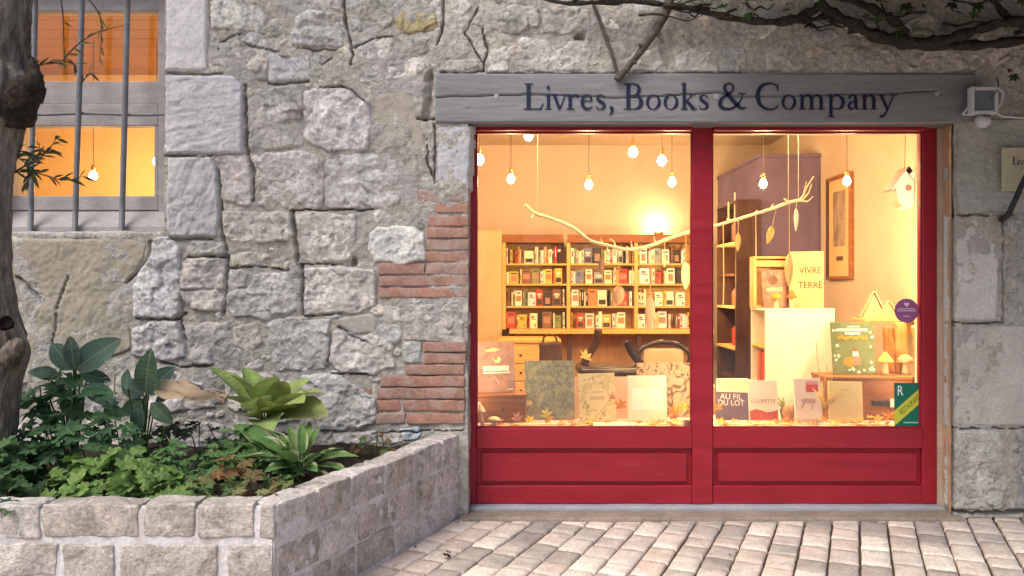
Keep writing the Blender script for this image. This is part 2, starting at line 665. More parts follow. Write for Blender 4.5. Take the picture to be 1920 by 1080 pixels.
CRACKS = [
    ([(645, -10), (648, 40), (655, 75), (662, 100), (658, 120)], 5), ([(832, -10), (830, 40), (828, 60), (820, 90)], 4),
    ([(897, 15), (872, 62), (890, 95), (905, 118)], 3), ([(905, 55), (915, 95), (905, 132)], 4),
    ([(460, 160), (461, 230), (466, 290), (476, 320), (477, 375)], 6.5), ([(411, 320), (415, 400), (420, 445), (427, 470)], 6),
    ([(550, 395), (553, 430), (556, 460), (558, 490)], 6.5), ([(568, 500), (566, 590)], 6.5),
    ([(545, 394), (615, 394)], 3), ([(620, 394), (700, 394)], 2.5), ([(320, 449), (400, 449)], 5), ([(312, 292), (400, 293)], 3.5),
    ([(312, 138), (420, 140)], 3.5), ([(240, 530), (262, 505), (282, 480), (283, 452)], 5),
    ([(427, 480), (425, 560), (418, 590)], 6), ([(430, 503), (480, 500), (540, 507)], 3.5), ([(355, 482), (420, 482)], 4),
    ([(256, 599), (335, 599), (345, 588)], 5), ([(340, 600), (348, 635)], 4.5), ([(560, 496), (660, 495)], 3.5),
    ([(664, 486), (665, 494)], 8), ([(570, 593), (640, 588)], 3), ([(620, 625), (618, 660), (612, 690)], 3.5),
    ([(635, 612), (660, 630), (690, 640)], 3), ([(300, 678), (345, 690), (400, 685)], 4),
    ([(808, 142), (806, 190), (801, 218)], 15), ([(782, 222), (815, 224)], 6),
    ([(815, 235), (816, 290), (815, 345)], 4), ([(800, 260), (803, 310), (812, 330)], 2.5),
    ([(600, 165), (640, 162), (660, 170), (690, 195)], 4), ([(822, 139), (870, 141), (905, 132)], 6),
    ([(910, 139), (1050, 140), (1200, 139), (1400, 140)], 4), ([(1078, 70), (1094, 70)], 11),
    ([(560, 90), (600, 94), (632, 93)], 3.5), ([(665, 90), (700, 75), (735, 68)], 3), ([(605, 122), (625, 108)], 3.5),
    ([(1795, 403), (1900, 403)], 3.5), ([(1770, 606), (1880, 606)], 3.5), ([(1785, 804), (1940, 802)], 3), ([(1877, 415), (1880, 600)], 3.5),
    ([(100, 650), (110, 570), (130, 520)], 1.3), ([(35, 520), (80, 560)], 4), ([(412, 95), (412, 80), (455, 62)], 3),
    ([(455, 82), (490, 92), (520, 98)], 3), ([(506, 157), (580, 153)], 4), ([(1780, 960), (1850, 962), (1930, 960)], 9),
    ([(700, 812), (870, 806)], 3), ([(690, 700), (620, 700)], 3),
]
CRK = [([(fx(x), fz(y)) for x, y in p], w * (.55 if w < 4 else .75 if w < 8 else 1) / PXM) for p, w in CRACKS]


def mortar_height(X, Z):
    h = .0055 + .010 * fbm(X * 3.1, Z * 3.1, 4, 11) + .0045 * fbm(X * 15, Z * 15, 5, 31, .58) + .0025 * ridged(X * 26, Z * 22, 3, 61)
    wx = X + .006 * vnoise(X * 30, Z * 30, 5)
    wz = Z + .006 * vnoise(X * 30, Z * 30, 9)
    for pts, w in CRK:
        x0, x1 = min(p[0] for p in pts) - .05, max(p[0] for p in pts) + .05
        z0, z1 = min(p[1] for p in pts) - .05, max(p[1] for p in pts) + .05
        m = (X > x0) & (X < x1) & (Z > z0) & (Z < z1)
        if not m.any():
            continue
        d = line_dist(wx[m], wz[m], pts)
        ww = w * (.55 + .45 * vnoise(X[m] * 25, Z[m] * 25, 77))
        h[m] -= .055 * np.clip(1.25 - d / np.maximum(ww, .002) , 0, 1)
    return h


def mortar_patch(x0, x1, z0, z1, res):
    nu, nv = max(2, int((x1 - x0) / res) + 1), max(2, int((z1 - z0) / res) + 1)
    X, Z = np.meshgrid(np.linspace(x0, x1, nu), np.linspace(z0, z1, nv), indexing='ij')
    h = mortar_height(X, Z)
    P = np.stack([X.ravel(), -h.ravel(), Z.ravel()], -1)
    mobj('mortar', new_mesh('mortar', P, grid_faces(nu, nv), MORTAR, True), facade)


WX0, WX1, WZ0, WZ1 = -3.05, fx(309), fz(441), 3.2
SX0, SX1, SZ1 = fx(878), fx(1787), 2.5
mortar_patch(-4.6, WX0, 0, 3.9, .03)
mortar_patch(WX0, WX1, 0, WZ0, .009)
mortar_patch(WX0, WX1, WZ1, 3.9, .04)
mortar_patch(WX1, SX0, .3, 3.1, .0065)
mortar_patch(WX1, SX0, 0, .3, .03)
mortar_patch(WX1, SX0, 3.1, 3.9, .03)
mortar_patch(SX0, SX1, SZ1, 3.1, .007)
mortar_patch(SX0, SX1, 3.1, 3.9, .03)
mortar_patch(SX1, 3.1, 0, 3.1, .007)
mortar_patch(SX1, 3.1, 3.1, 3.9, .03)
mortar_patch(3.1, 4.6, 0, 3.9, .03)

C_G, C_L, C_W = (.55, .518, .475), (.55, .545, .54), (.70, .68, .645)
C_B, C_D, C_P, C_O = (.52, .475, .405), (.42, .40, .37), (.53, .49, .45), (.33, .275, .15)
C_GG = (.31, .30, .265)
_sn = [0]
POLYS = []


def stone(poly, col=C_G, proud=.016, rough=.012, kind='rough', ang=0.0, mat=None, res=.0085, edge=.012, grow=.009):
    POLYS.append(poly)
    _sn[0] += 1
    sd_ = _sn[0]
    rnd = random.Random(sd_ * 13)
    pts = [(fx(x), fz(y)) for x, y in poly]
    xs, zs = [p[0] for p in pts], [p[1] for p in pts]
    x0, x1, z0, z1 = min(xs) - .03, max(xs) + .03, min(zs) - .03, max(zs) + .03
    nu, nv = int((x1 - x0) / res) + 2, int((z1 - z0) / res) + 2
    X, Z = np.meshgrid(np.linspace(x0, x1, nu), np.linspace(z0, z1, nv), indexing='ij')
    wa = .011 if kind == 'rough' else .003
    wx = X + wa * fbm(X * 11, Z * 11, 3, sd_)
    wz = Z + wa * fbm(X * 11, Z * 11, 3, sd_ + 50)
    s = poly_sd(wx, wz, pts) + (grow if kind == 'rough' else 0)
    t = np.clip(s / edge, 0, 1)
    prof = proud * 1.08 * (1 - (1 - t) ** 2)
    ca, sa = math.cos(ang), math.sin(ang)
    u, v = X * ca + Z * sa, -X * sa + Z * ca
    if kind == 'rough':
        # flat broken facets, each with its own tilt
        ns = int(min(26, max(4, (x1 - x0) * (z1 - z0) / .0028)))
        fxw, fzw = X + .012 * fbm(X * 20, Z * 20, 3, sd_ + 5), Z + .012 * fbm(X * 20, Z * 20, 3, sd_ + 6)
        best = np.full(X.shape, 1e9)
        h = np.zeros(X.shape)
        for _ in range(ns):
            xi, zi = rnd.uniform(x0, x1), rnd.uniform(z0, z1)
            dq = (fxw - xi) ** 2 + ((fzw - zi) * 1.25) ** 2
            pl = rnd.gauss(0, .08) * (X - xi) + rnd.gauss(.02, .08) * (Z - zi) + rnd.gauss(0, rough * .25)
            mk_ = dq < best
            h = np.where(mk_, pl, h)
            best = np.minimum(best, dq)
        h += rough * (.42 * fbm(X * 14, Z * 14, 5, sd_ + 7, .6) + .16 * ridged(X * 30, Z * 30, 2, sd_ + 9))
        # incised fractures
        n1 = vnoise(X * 7 + 3 * vnoise(X * 9, Z * 9, sd_ + 1), Z * 9, sd_ + 61)
        n2 = vnoise(X * 12, Z * 8 + 2 * vnoise(X * 7, Z * 7, sd_ + 2), sd_ + 71)
        h -= rough * .55 * np.clip(1 - np.abs(n1) / .06, 0, 1) * (n2 > 0)
    elif kind == 'chisel':
        h = rough * (.42 * ridged(u * 16 + 2 * vnoise(u * 5, v * 5, sd_), v * 42, 3, sd_) + .5 * fbm(X * 22, Z * 22, 4, sd_ + 3))
    else:
        h = rough * (.5 * fbm(X * 10, Z * 10, 4, sd_) + .2 * fbm(X * 50, Z * 50, 3, sd_ + 2))
    tilt = rnd.uniform(-.03, .03) * (X - (x0 + x1) / 2) + rnd.uniform(-.02, .03) * (Z - (z0 + z1) / 2)
    H = np.where(s > 0, prof + h * (.25 + .75 * t) + tilt * t, s * 3.2 - .004)
    for cp, cw_ in CRK:
        if max(p[0] for p in cp) < x0 - .03 or min(p[0] for p in cp) > x1 + .03 or max(p[1] for p in cp) < z0 - .03 or min(p[1] for p in cp) > z1 + .03:
            continue
        dc = line_dist(X + .006 * vnoise(X * 30, Z * 30, 5), Z + .006 * vnoise(X * 30, Z * 30, 9), cp)
        H = H - .06 * np.clip(1.3 - dc / max(cw_ * .65, .004), 0, 1)
    H = np.maximum(H, -.07)
    P = np.stack([X.ravel(), -H.ravel(), Z.ravel()], -1)
    q = grid_faces(nu, nv, s > -.016)
    P, q = compact(P, q)
    j = 1.06 * rnd.uniform(.92, 1.08) * (.88 if xs[0] > 1.3 and min(zs) > 2.5 else 1)  # stones high on the right toned down: dark stone plus vine shade in the colour
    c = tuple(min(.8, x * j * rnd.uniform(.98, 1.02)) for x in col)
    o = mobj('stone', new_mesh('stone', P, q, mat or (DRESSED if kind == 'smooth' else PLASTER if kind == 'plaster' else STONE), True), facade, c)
    return o


S = stone
# left jamb of the window and first courses
S([(314, -40), (391, -40), (389, 131), (312, 134)], C_L, .02, .007, 'smooth')
S([(311, 142), (440, 142), (457, 160), (458, 290), (312, 290)], (.50, .495, .49), .026, .0075, 'chisel', .15, mat=DRESSED)
S([(317, 296), (398, 294), (411, 318), (414, 400), (409, 445), (322, 446), (313, 430)], (.48, .475, .465), .028, .009, 'chisel', 1.25, mat=DRESSED)
S([(402, 297), (466, 293), (473, 330), (472, 378), (462, 383), (418, 374), (414, 318)], C_P, .018)
S([(421, 398), (545, 398), (549, 440), (543, 452), (437, 455), (421, 440)], C_G, .022, .016)
S([(480, 300), (500, 288), (560, 285), (600, 292), (611, 330), (604, 390), (545, 391), (490, 389), (479, 360)], C_G, .018, .018)
S([(612, 293), (700, 289), (743, 305), (751, 330), (748, 380), (700, 391), (613, 391)], (.47, .46, .445), .016, .014)
S([(468, 190), (490, 167), (560, 165), (567, 200), (565, 270), (500, 281), (467, 277)], C_D, .014, .010)
S([(573, 173), (600, 166), (655, 166), (689, 187), (692, 240), (689, 281), (620, 283), (573, 260)], (.58, .56, .53), .026, .018)
S([(395, 5), (470, -5), (500, 30), (480, 58), (400, 55)], C_G, .010, .012)
S([(400, 66), (448, 62), (454, 88), (412, 98)], C_D, .010, .012)
S([(440, 97), (490, 90), (505, 110), (495, 132), (430, 134), (412, 116)], C_G, .012, .014)
S([(395, 120), (425, 128), (450, 140), (395, 138)], C_B, .008)
S([(504, 104), (522, 108), (540, 116), (560, 110), (577, 102), (582, 120), (581, 150), (506, 153)], (.47, .47, .475), .010, .008)
S([(553, 30), (580, 22), (630, 30), (645, 60), (640, 86), (600, 90), (548, 85)], (.43, .42, .40), .018, .016)
S([(460, -40), (560, -40), (548, 10), (470, 8)], C_B, .008)
S([(570, -30), (640, -40), (640, 18), (585, 15)], C_G, .008)
S([(668, 0), (730, -10), (735, 40), (710, 62), (672, 60)], C_GG, .009, .01)
S([(690, 81), (735, 73), (742, 100), (720, 114), (665, 111), (662, 96)], C_G, .012)
S([(735, 20), (815, 28), (822, 55), (780, 65), (730, 50)], C_O, .010, .008)
S([(745, 78), (815, 72), (815, 98), (750, 104)], C_GG, .008, .012)
S([(660, 125), (720, 120), (745, 130), (730, 155), (665, 152)], C_G, .008, .012)
S([(755, 112), (800, 105), (790, 140), (760, 145)], C_G, .007, .010)
S([(862, 36), (880, 28), (892, 42), (878, 59), (862, 50)], (.42, .41, .385), .012)
S([(822, 136), (845, 115), (895, 112), (897, 124), (870, 137)], (.44, .43, .37), .014, .008)
S([(840, 66), (868, 60), (888, 98), (850, 110), (832, 108)], (.37, .33, .30), .008, .006)
S([(918, 96), (945, 89), (957, 101), (954, 133), (917, 135)], C_G, .012)
S([(915, 25), (960, 12), (1008, 15), (1008, 50), (960, 62), (918, 55)], C_GG, .010, .008)
S([(986, 90), (1005, 77), (1025, 83), (1045, 93), (1070, 81), (1098, 79), (1107, 100), (1104, 133), (986, 135)], (.46, .44, .415), .016, .010)
S([(1020, 20), (1100, 18), (1110, 55), (1060, 62), (1022, 58)], C_D, .008, .01)
S([(1130, 28), (1158, 25), (1162, 55), (1133, 55)], C_G, .010)
S([(1190, 14), (1212, 12), (1214, 28), (1192, 28)], (.5, .5, .51), .01)
S([(1170, 133), (1192, 100), (1235, 90), (1240, 120), (1225, 135)], C_G, .012, .012)
S([(1268, 104), (1300, 92), (1320, 100), (1345, 88), (1393, 92), (1395, 110), (1385, 135), (1268, 136)], (.42, .41, .395), .016, .010)
S([(1345, 46), (1450, 41), (1455, 55), (1430, 70), (1370, 75), (1340, 62)], C_G, .012)
S([(1435, 100), (1470, 110), (1510, 127), (1480, 135), (1440, 130)], C_G, .012)
S([(1512, 55), (1535, 45), (1560, 55), (1572, 72), (1560, 79), (1525, 75)], (.40, .40, .41), .016, .014)
S([(1555, 102), (1568, 100), (1568, 120), (1556, 120)], (.45, .44, .42), .01)
S([(1580, 132), (1590, 101), (1620, 96), (1678, 100), (1680, 134), (1600, 136)], C_P, .014, .008)
S([(1689, 122), (1700, 96), (1730, 88), (1800, 100), (1815, 128), (1750, 135), (1690, 135)], C_P, .016, .012)
S([(1575, 45), (1600, 35), (1640, 50), (1660, 65), (1640, 70), (1600, 65)], C_G, .02, .016)
S([(1695, 50), (1730, 30), (1780, 40), (1795, 58), (1760, 66), (1710, 60)], C_G, .02, .016)
S([(1815, 25), (1840, 14), (1855, 30), (1845, 48), (1820, 46)], C_G, .016)
S([(1848, 10), (1880, 4), (1895, 22), (1885, 36), (1856, 34)], C_P, .016)
S([(1820, 60), (1850, 52), (1882, 54), (1880, 72), (1825, 76)], C_G, .018, .016)
S([(1850, 92), (1885, 86), (1890, 110), (1862, 122)], C_G, .014)
S([(1895, 95), (1930, 90), (1935, 130), (1900, 140)], C_D, .012)
# void of crumbled rubble left of the beam
S([(797, 158), (812, 160), (810, 178), (798, 176)], C_B, .0, .01, res=.006)
S([(796, 196), (810, 192), (808, 212), (797, 214)], C_G, .0, .01, res=.006)
# lower left courses
S([(284, 456), (300, 446), (322, 452), (335, 465), (337, 560), (338, 584), (325, 594), (259, 596), (253, 570), (251, 540), (263, 515), (286, 480)], (.55, .55, .545), .024, .016)
S([(352, 465), (365, 453), (400, 451), (420, 459), (427, 474), (415, 479), (365, 479)], (.42, .41, .38), .02, .014)
S([(345, 491), (365, 485), (415, 486), (422, 500), (422, 537), (341, 541), (339, 510)], C_G, .02, .016)
S([(343, 549), (370, 544), (400, 546), (418, 560), (413, 579), (360, 581), (346, 565)], C_G, .018, .014)
S([(433, 510), (450, 506), (465, 515), (462, 539), (437, 544), (430, 530)], C_G, .016)
S([(431, 549), (465, 541), (480, 513), (540, 509), (557, 540), (562, 585), (500, 596), (440, 591), (428, 575)], (.49, .475, .455), .022, .018)
S([(432, 479), (470, 472), (510, 480), (545, 491), (540, 504), (470, 499), (440, 500)], C_B, .014)
S([(572, 506), (620, 501), (700, 506), (707, 520), (705, 574), (650, 586), (573, 588)], C_G, .022, .016)
S([(561, 403), (600, 398), (667, 403), (667, 440), (658, 488), (600, 492), (561, 488)], C_G, .020, .016)
S([(695, 440), (712, 426), (770, 423), (795, 440), (796, 485), (770, 491), (706, 490), (693, 470)], C_W, .024, .014)
S([(251, 615), (290, 602), (330, 604), (346, 640), (348, 670), (300, 676), (249, 665)], (.50, .49, .475), .018, .014)
S([(353, 612), (400, 602), (430, 606), (440, 660), (400, 690), (356, 680)], (.46, .42, .40), .010, .010)
S([(437, 612), (480, 606), (495, 640), (470, 660), (442, 650)], C_B, .010, .012)
S([(502, 606), (540, 599), (616, 600), (616, 640), (610, 689), (560, 696), (520, 690), (506, 650)], (.52, .51, .49), .018, .014)
S([(623, 626), (640, 619), (670, 635), (700, 626), (735, 640), (740, 690), (700, 699), (640, 699), (620, 680)], (.55, .52, .48), .018, .018)
S([(633, 596), (700, 586), (709, 600), (704, 624), (662, 627), (637, 610)], (.38, .36, .33), .008, .005, 'smooth')
S([(713, 612), (749, 610), (749, 640), (716, 640)], (.50, .49, .47), .012, .008)
S([(763, 573), (866, 567), (872, 600), (868, 639), (800, 641), (761, 635)], (.45, .43, .395), .012, .012)
S([(716, 576), (749, 571), (754, 600), (726, 604)], C_G, .010)
S([(570, 706), (620, 702), (680, 731), (705, 746), (705, 788), (660, 806), (600, 804), (575, 760)], (.50, .485, .465), .022, .018)
S([(756, 642), (791, 641), (791, 674), (759, 677)], (.40, .40, .39), .008, .006)
S([(626, 812), (688, 809), (748, 812), (748, 828), (630, 830)], C_G, .012, .012)
S([(753, 806), (787, 805), (785, 822), (756, 824)], (.42, .45, .47), .016, .008)
S([(820, 237), (884, 236), (882, 300), (879, 352), (821, 348)], (.44, .44, .45), .014, .012, 'smooth')
S([(446, 457), (512, 458), (505, 469), (460, 470)], (.26, .13, .105), .006, .004, mat=BRICK)
S([(672, 724), (708, 720), (708, 738), (690, 742)], (.28, .18, .14), .006, .004, mat=BRICK)
S([(260, 690), (330, 700), (380, 720), (400, 760), (300, 780), (250, 740)], C_G, .016, .016)
S([(420, 700), (500, 705), (560, 720), (560, 790), (440, 800)], C_G, .016, .016)
S([(230, 790), (320, 785), (420, 800), (420, 840), (230, 840)], C_D, .014, .016)
S([(440, 805), (580, 815), (600, 840), (440, 845)], C_D, .014, .016)
# smooth render below the window and along the joint beside the beam
S([(-40, 446), (250, 448), (278, 457), (275, 480), (246, 524), (243, 598), (246, 655), (150, 690), (-40, 690)], (.33, .295, .24), .012, .012, 'plaster', edge=.012)
S([(30, 528), (80, 558), (88, 584), (60, 590), (28, 590)], (.45, .45, .46), .012, .012)
S([(700, 178), (765, 165), (790, 215), (800, 250), (796, 330), (765, 345), (756, 300), (700, 280)], (.37, .335, .275), .008, .008, 'plaster', edge=.03)
S([(672, 410), (700, 400), (702, 425), (690, 440), (688, 480), (672, 490)], (.30, .275, .22), .010, .006, 'plaster', edge=.02)
# right pillar
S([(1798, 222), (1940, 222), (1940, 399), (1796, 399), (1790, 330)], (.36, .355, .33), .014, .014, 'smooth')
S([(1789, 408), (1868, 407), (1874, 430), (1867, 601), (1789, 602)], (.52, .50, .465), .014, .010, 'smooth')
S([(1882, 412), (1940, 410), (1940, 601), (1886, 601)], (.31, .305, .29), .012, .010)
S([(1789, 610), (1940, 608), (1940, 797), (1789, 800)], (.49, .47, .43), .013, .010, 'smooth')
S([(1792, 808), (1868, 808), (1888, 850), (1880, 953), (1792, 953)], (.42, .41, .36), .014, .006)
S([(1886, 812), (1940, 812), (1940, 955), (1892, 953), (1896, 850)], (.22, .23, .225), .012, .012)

# rubble chips filling the wider joints
rf = random.Random(31)
_PB = []


def _pb(ps):
    while len(_PB) < len(ps):
        p = ps[len(_PB)]
        _PB.append((min(a for a, b in p), max(a for a, b in p), min(b for a, b in p), max(b for a, b in p)))
    return _PB


def chips(x0, x1, y0, y1, n, rmin, rmax, cols):
    made = 0
    for _ in range(n * 25):
        if made >= n:
            break
        cx, cy = rf.uniform(x0, x1), rf.uniform(y0, y1)
        rr = rf.uniform(rmin, rmax)
        near = max([float(poly_sd(np.array([cx]), np.array([cy]), p)[0]) for p, q in zip(POLYS, _pb(POLYS)) if q[0] - 40 < cx < q[1] + 40 and q[2] - 40 < cy < q[3] + 40] or [-99])
        bk = min(max(abs(cx - (a + b) / 2) - (b - a) / 2, abs(cy - (c + d) / 2) - (d - c) / 2) for a, b, c, d in BRK)
        if near > -rr * .62 or bk < rr * .8:
            continue
        if abs(cx - 808) < 22 and 135 < cy < 235 or (880 - rr < cx < 1790 and cy > 134 - rr * .8):
            continue
        k = rf.randint(5, 7)
        a0, st = rf.random() * 6, rf.uniform(1.1, 1.9)
        poly = [(cx + rr * st * math.cos(a0 + 2 * PI * i / k) * rf.uniform(.75, 1.15), cy + rr * math.sin(a0 + 2 * PI * i / k) * rf.uniform(.75, 1.15)) for i in range(k)]
        stone(poly, rf.choice(cols), rf.uniform(.004, .012), .010, grow=.002, res=.0075, edge=.015)
        made += 1


# long thin bricks patching the left jamb
BRK = [(776, 880, 358, 378), (769, 878, 382, 399), (802, 879, 406, 424), (800, 879, 428, 446), (799, 879, 449, 469), (798, 878, 472, 491),
      (711, 797, 494, 514), (799, 878, 494, 514), (713, 876, 518, 536), (711, 876, 540, 558),
      (793, 875, 641, 659), (795, 874, 662, 681), (760, 871, 684, 702), (713, 871, 705, 724),
      (707, 871, 727, 747), (708, 752, 750, 770), (755, 871, 750, 770), (704, 760, 775, 794), (763, 870, 775, 794)]
rnd = random.Random(5)
chips(395, 870, 0, 620, 46, 9, 22, [C_G, C_GG, C_B, C_P, (.42, .41, .40)])
chips(395, 870, 150, 800, 30, 6, 12, [C_G, C_B, (.44, .43, .41)])
chips(830, 1900, -20, 130, 34, 8, 22, [C_G, C_GG, C_D, C_B])
chips(20, 260, 600, 840, 8, 14, 24, [C_G, C_D])
for i, (a, b, c, d) in enumerate(BRK):
    sx, sz = (b - a) / PXM, (d - c) / PXM
    P, f = rough_box(sx, .10, sz, .03, .006, .0028, 18, 200 + i, .002)
    P = P + np.array([(fx(a) + fx(b)) / 2, -.0175 + .05 + rnd.uniform(-.003, .004), (fz(c) + fz(d)) / 2])
    k = rnd.random()
    col = (.35, .205, .16) if k < .5 else (.37, .25, .205) if k < .8 else (.37, .20, .15)
    mobj('brick', new_mesh('brick', P, f, BRICK, True), facade, col)


# reveals of the shop opening (rough rendered returns)
def reveal(name, p0, p1, z0, z1, col, seed):
    """vertical strip between two plan points"""
    p0, p1 = np.array(p0), np.array(p1)
    L = np.linalg.norm(p1 - p0)
    n = np.array([p1[1] - p0[1], -(p1[0] - p0[0])]) / L
    nu, nv = max(3, int(L / .012)), int((z1 - z0) / .012)
    T, Z = np.meshgrid(np.linspace(0, 1, nu), np.linspace(z0, z1, nv), indexing='ij')
    h = .006 * fbm(T * L * 9, Z * 9, 4, seed) * np.minimum(1, T * 6)
    X = p0[0] + (p1[0] - p0[0]) * T + n[0] * h
    Y = p0[1] + (p1[1] - p0[1]) * T + n[1] * h
    mobj(name, new_mesh(name, np.stack([X.ravel(), Y.ravel(), Z.ravel()], -1), grid_faces(nu, nv), PLASTER, True), facade, col)


reveal('reveal', (SX0 - .004, -.012), (SX0 + .012, .30), 0, 2.32, (.42, .36, .33), 3)
reveal('reveal', (SX1 - .020, -.016), (SX1 + .016, .135), 0, 2.32, (.62, .40, .24), 4)  # ochre plaster colour carries the orange glow from the shop
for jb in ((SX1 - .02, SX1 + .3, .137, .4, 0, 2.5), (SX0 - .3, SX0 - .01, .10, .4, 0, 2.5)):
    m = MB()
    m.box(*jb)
    mobj('jamb', m.mesh('jamb', PLASTER), facade, (.58, .45, .37))  # pinkish tint holds some of the shop glow in the colour
for jb in ((WX1 + .002, WX1 + .25, .02, .35, WZ0 - .2, 3.3), (WX0 - .25, WX0 - .002, .02, .35, WZ0 - .2, 3.3), (WX0, WX1, .02, .35, WZ0 - .2, WZ0 - .012)):
    m = MB()
    m.box(*jb)
    mobj('jamb', m.mesh('jamb', PLASTER), facade, (.40, .37, .34))

# ------------------------------------------------------------------ sign beam with painted lettering
BX0, BX1, BZ0, BZ1, BY = fx(817), fx(1825), fz(232), fz(140), -.03
beam_root = thing('sign_beam', 'grey painted timber lintel beam above the shop window with shop name lettering', 'sign', (0, 0, 0))
nu, nv = 420, 46
X, Z = np.meshgrid(np.linspace(BX0, BX1, nu), np.linspace(BZ0, BZ1, nv), indexing='ij')
crk = [(fx(x), fz(y)) for x, y in [(817, 184), (880, 183), (925, 181), (1010, 180), (1090, 183), (1150, 186), (1230, 183), (1300, 178), (1345, 176), (1375, 184), (1440, 183), (1560, 180), (1680, 176), (1752, 172), (1758, 180)]]
dd = line_dist(X + .002 * vnoise(X * 40, Z * 40, 3), Z + .003 * vnoise(X * 12, Z * 12, 4), crk)
H = .0018 * fbm(X * 4, Z * 22, 4, 81) + .0008 * fbm(X * 12, Z * 90, 3, 82)
H -= .018 * np.clip(1.35 - dd / .0042, 0, 1)
for (a, b, rr) in ((880, 206, .012), (1330, 224, .007), (1745, 214, .008), (860, 200, .006)):
    H -= .006 * np.clip(1 - np.hypot((X - fx(a)) * .5, Z - fz(b)) / rr, 0, 1)
e = np.minimum(np.minimum(X - BX0, BX1 - X), np.minimum(Z - BZ0, BZ1 - Z))
H -= .008 * np.clip(1 - e / .008, 0, 1) ** 2
Pf = np.stack([X.ravel(), (BY - H).ravel(), Z.ravel()], -1)
mb = MB()
mb.add(Pf, grid_faces(nu, nv))
yb = BY + .008
mb.add([(BX0, yb, BZ0), (BX1, yb, BZ0), (BX1, .30, BZ0), (BX0, .30, BZ0)], [(3, 2, 1, 0)])
mb.add([(BX0, yb, BZ1), (BX1, yb, BZ1), (BX1, .30, BZ1), (BX0, .30, BZ1)], [(0, 1, 2, 3)])
mb.add([(BX0, yb, BZ0), (BX0, .30, BZ0), (BX0, .30, BZ1), (BX0, yb, BZ1)], [(0, 1, 2, 3)])
mb.add([(BX1, yb, BZ0), (BX1, .30, BZ0), (BX1, .30, BZ1), (BX1, yb, BZ1)], [(3, 2, 1, 0)])
mobj('beam', mb.mesh('beam', GREYWOOD, True), beam_root)
# small pale plugs where the beam was patched
for (a, b) in ((931, 183), (1341, 184), (1752, 178)):
    m = MB()
    m.bbox(fx(a) - .014, fx(a) + .014, BY - .0025, BY + .02, fz(b) - .014, fz(b) + .014, .003)
    mobj('plug', m.mesh('plug', surf('pale_plug', (.34, .345, .36), .1, 8, 40, .1) if 'pale_plug' not in MATS else MATS['pale_plug']), beam_root)

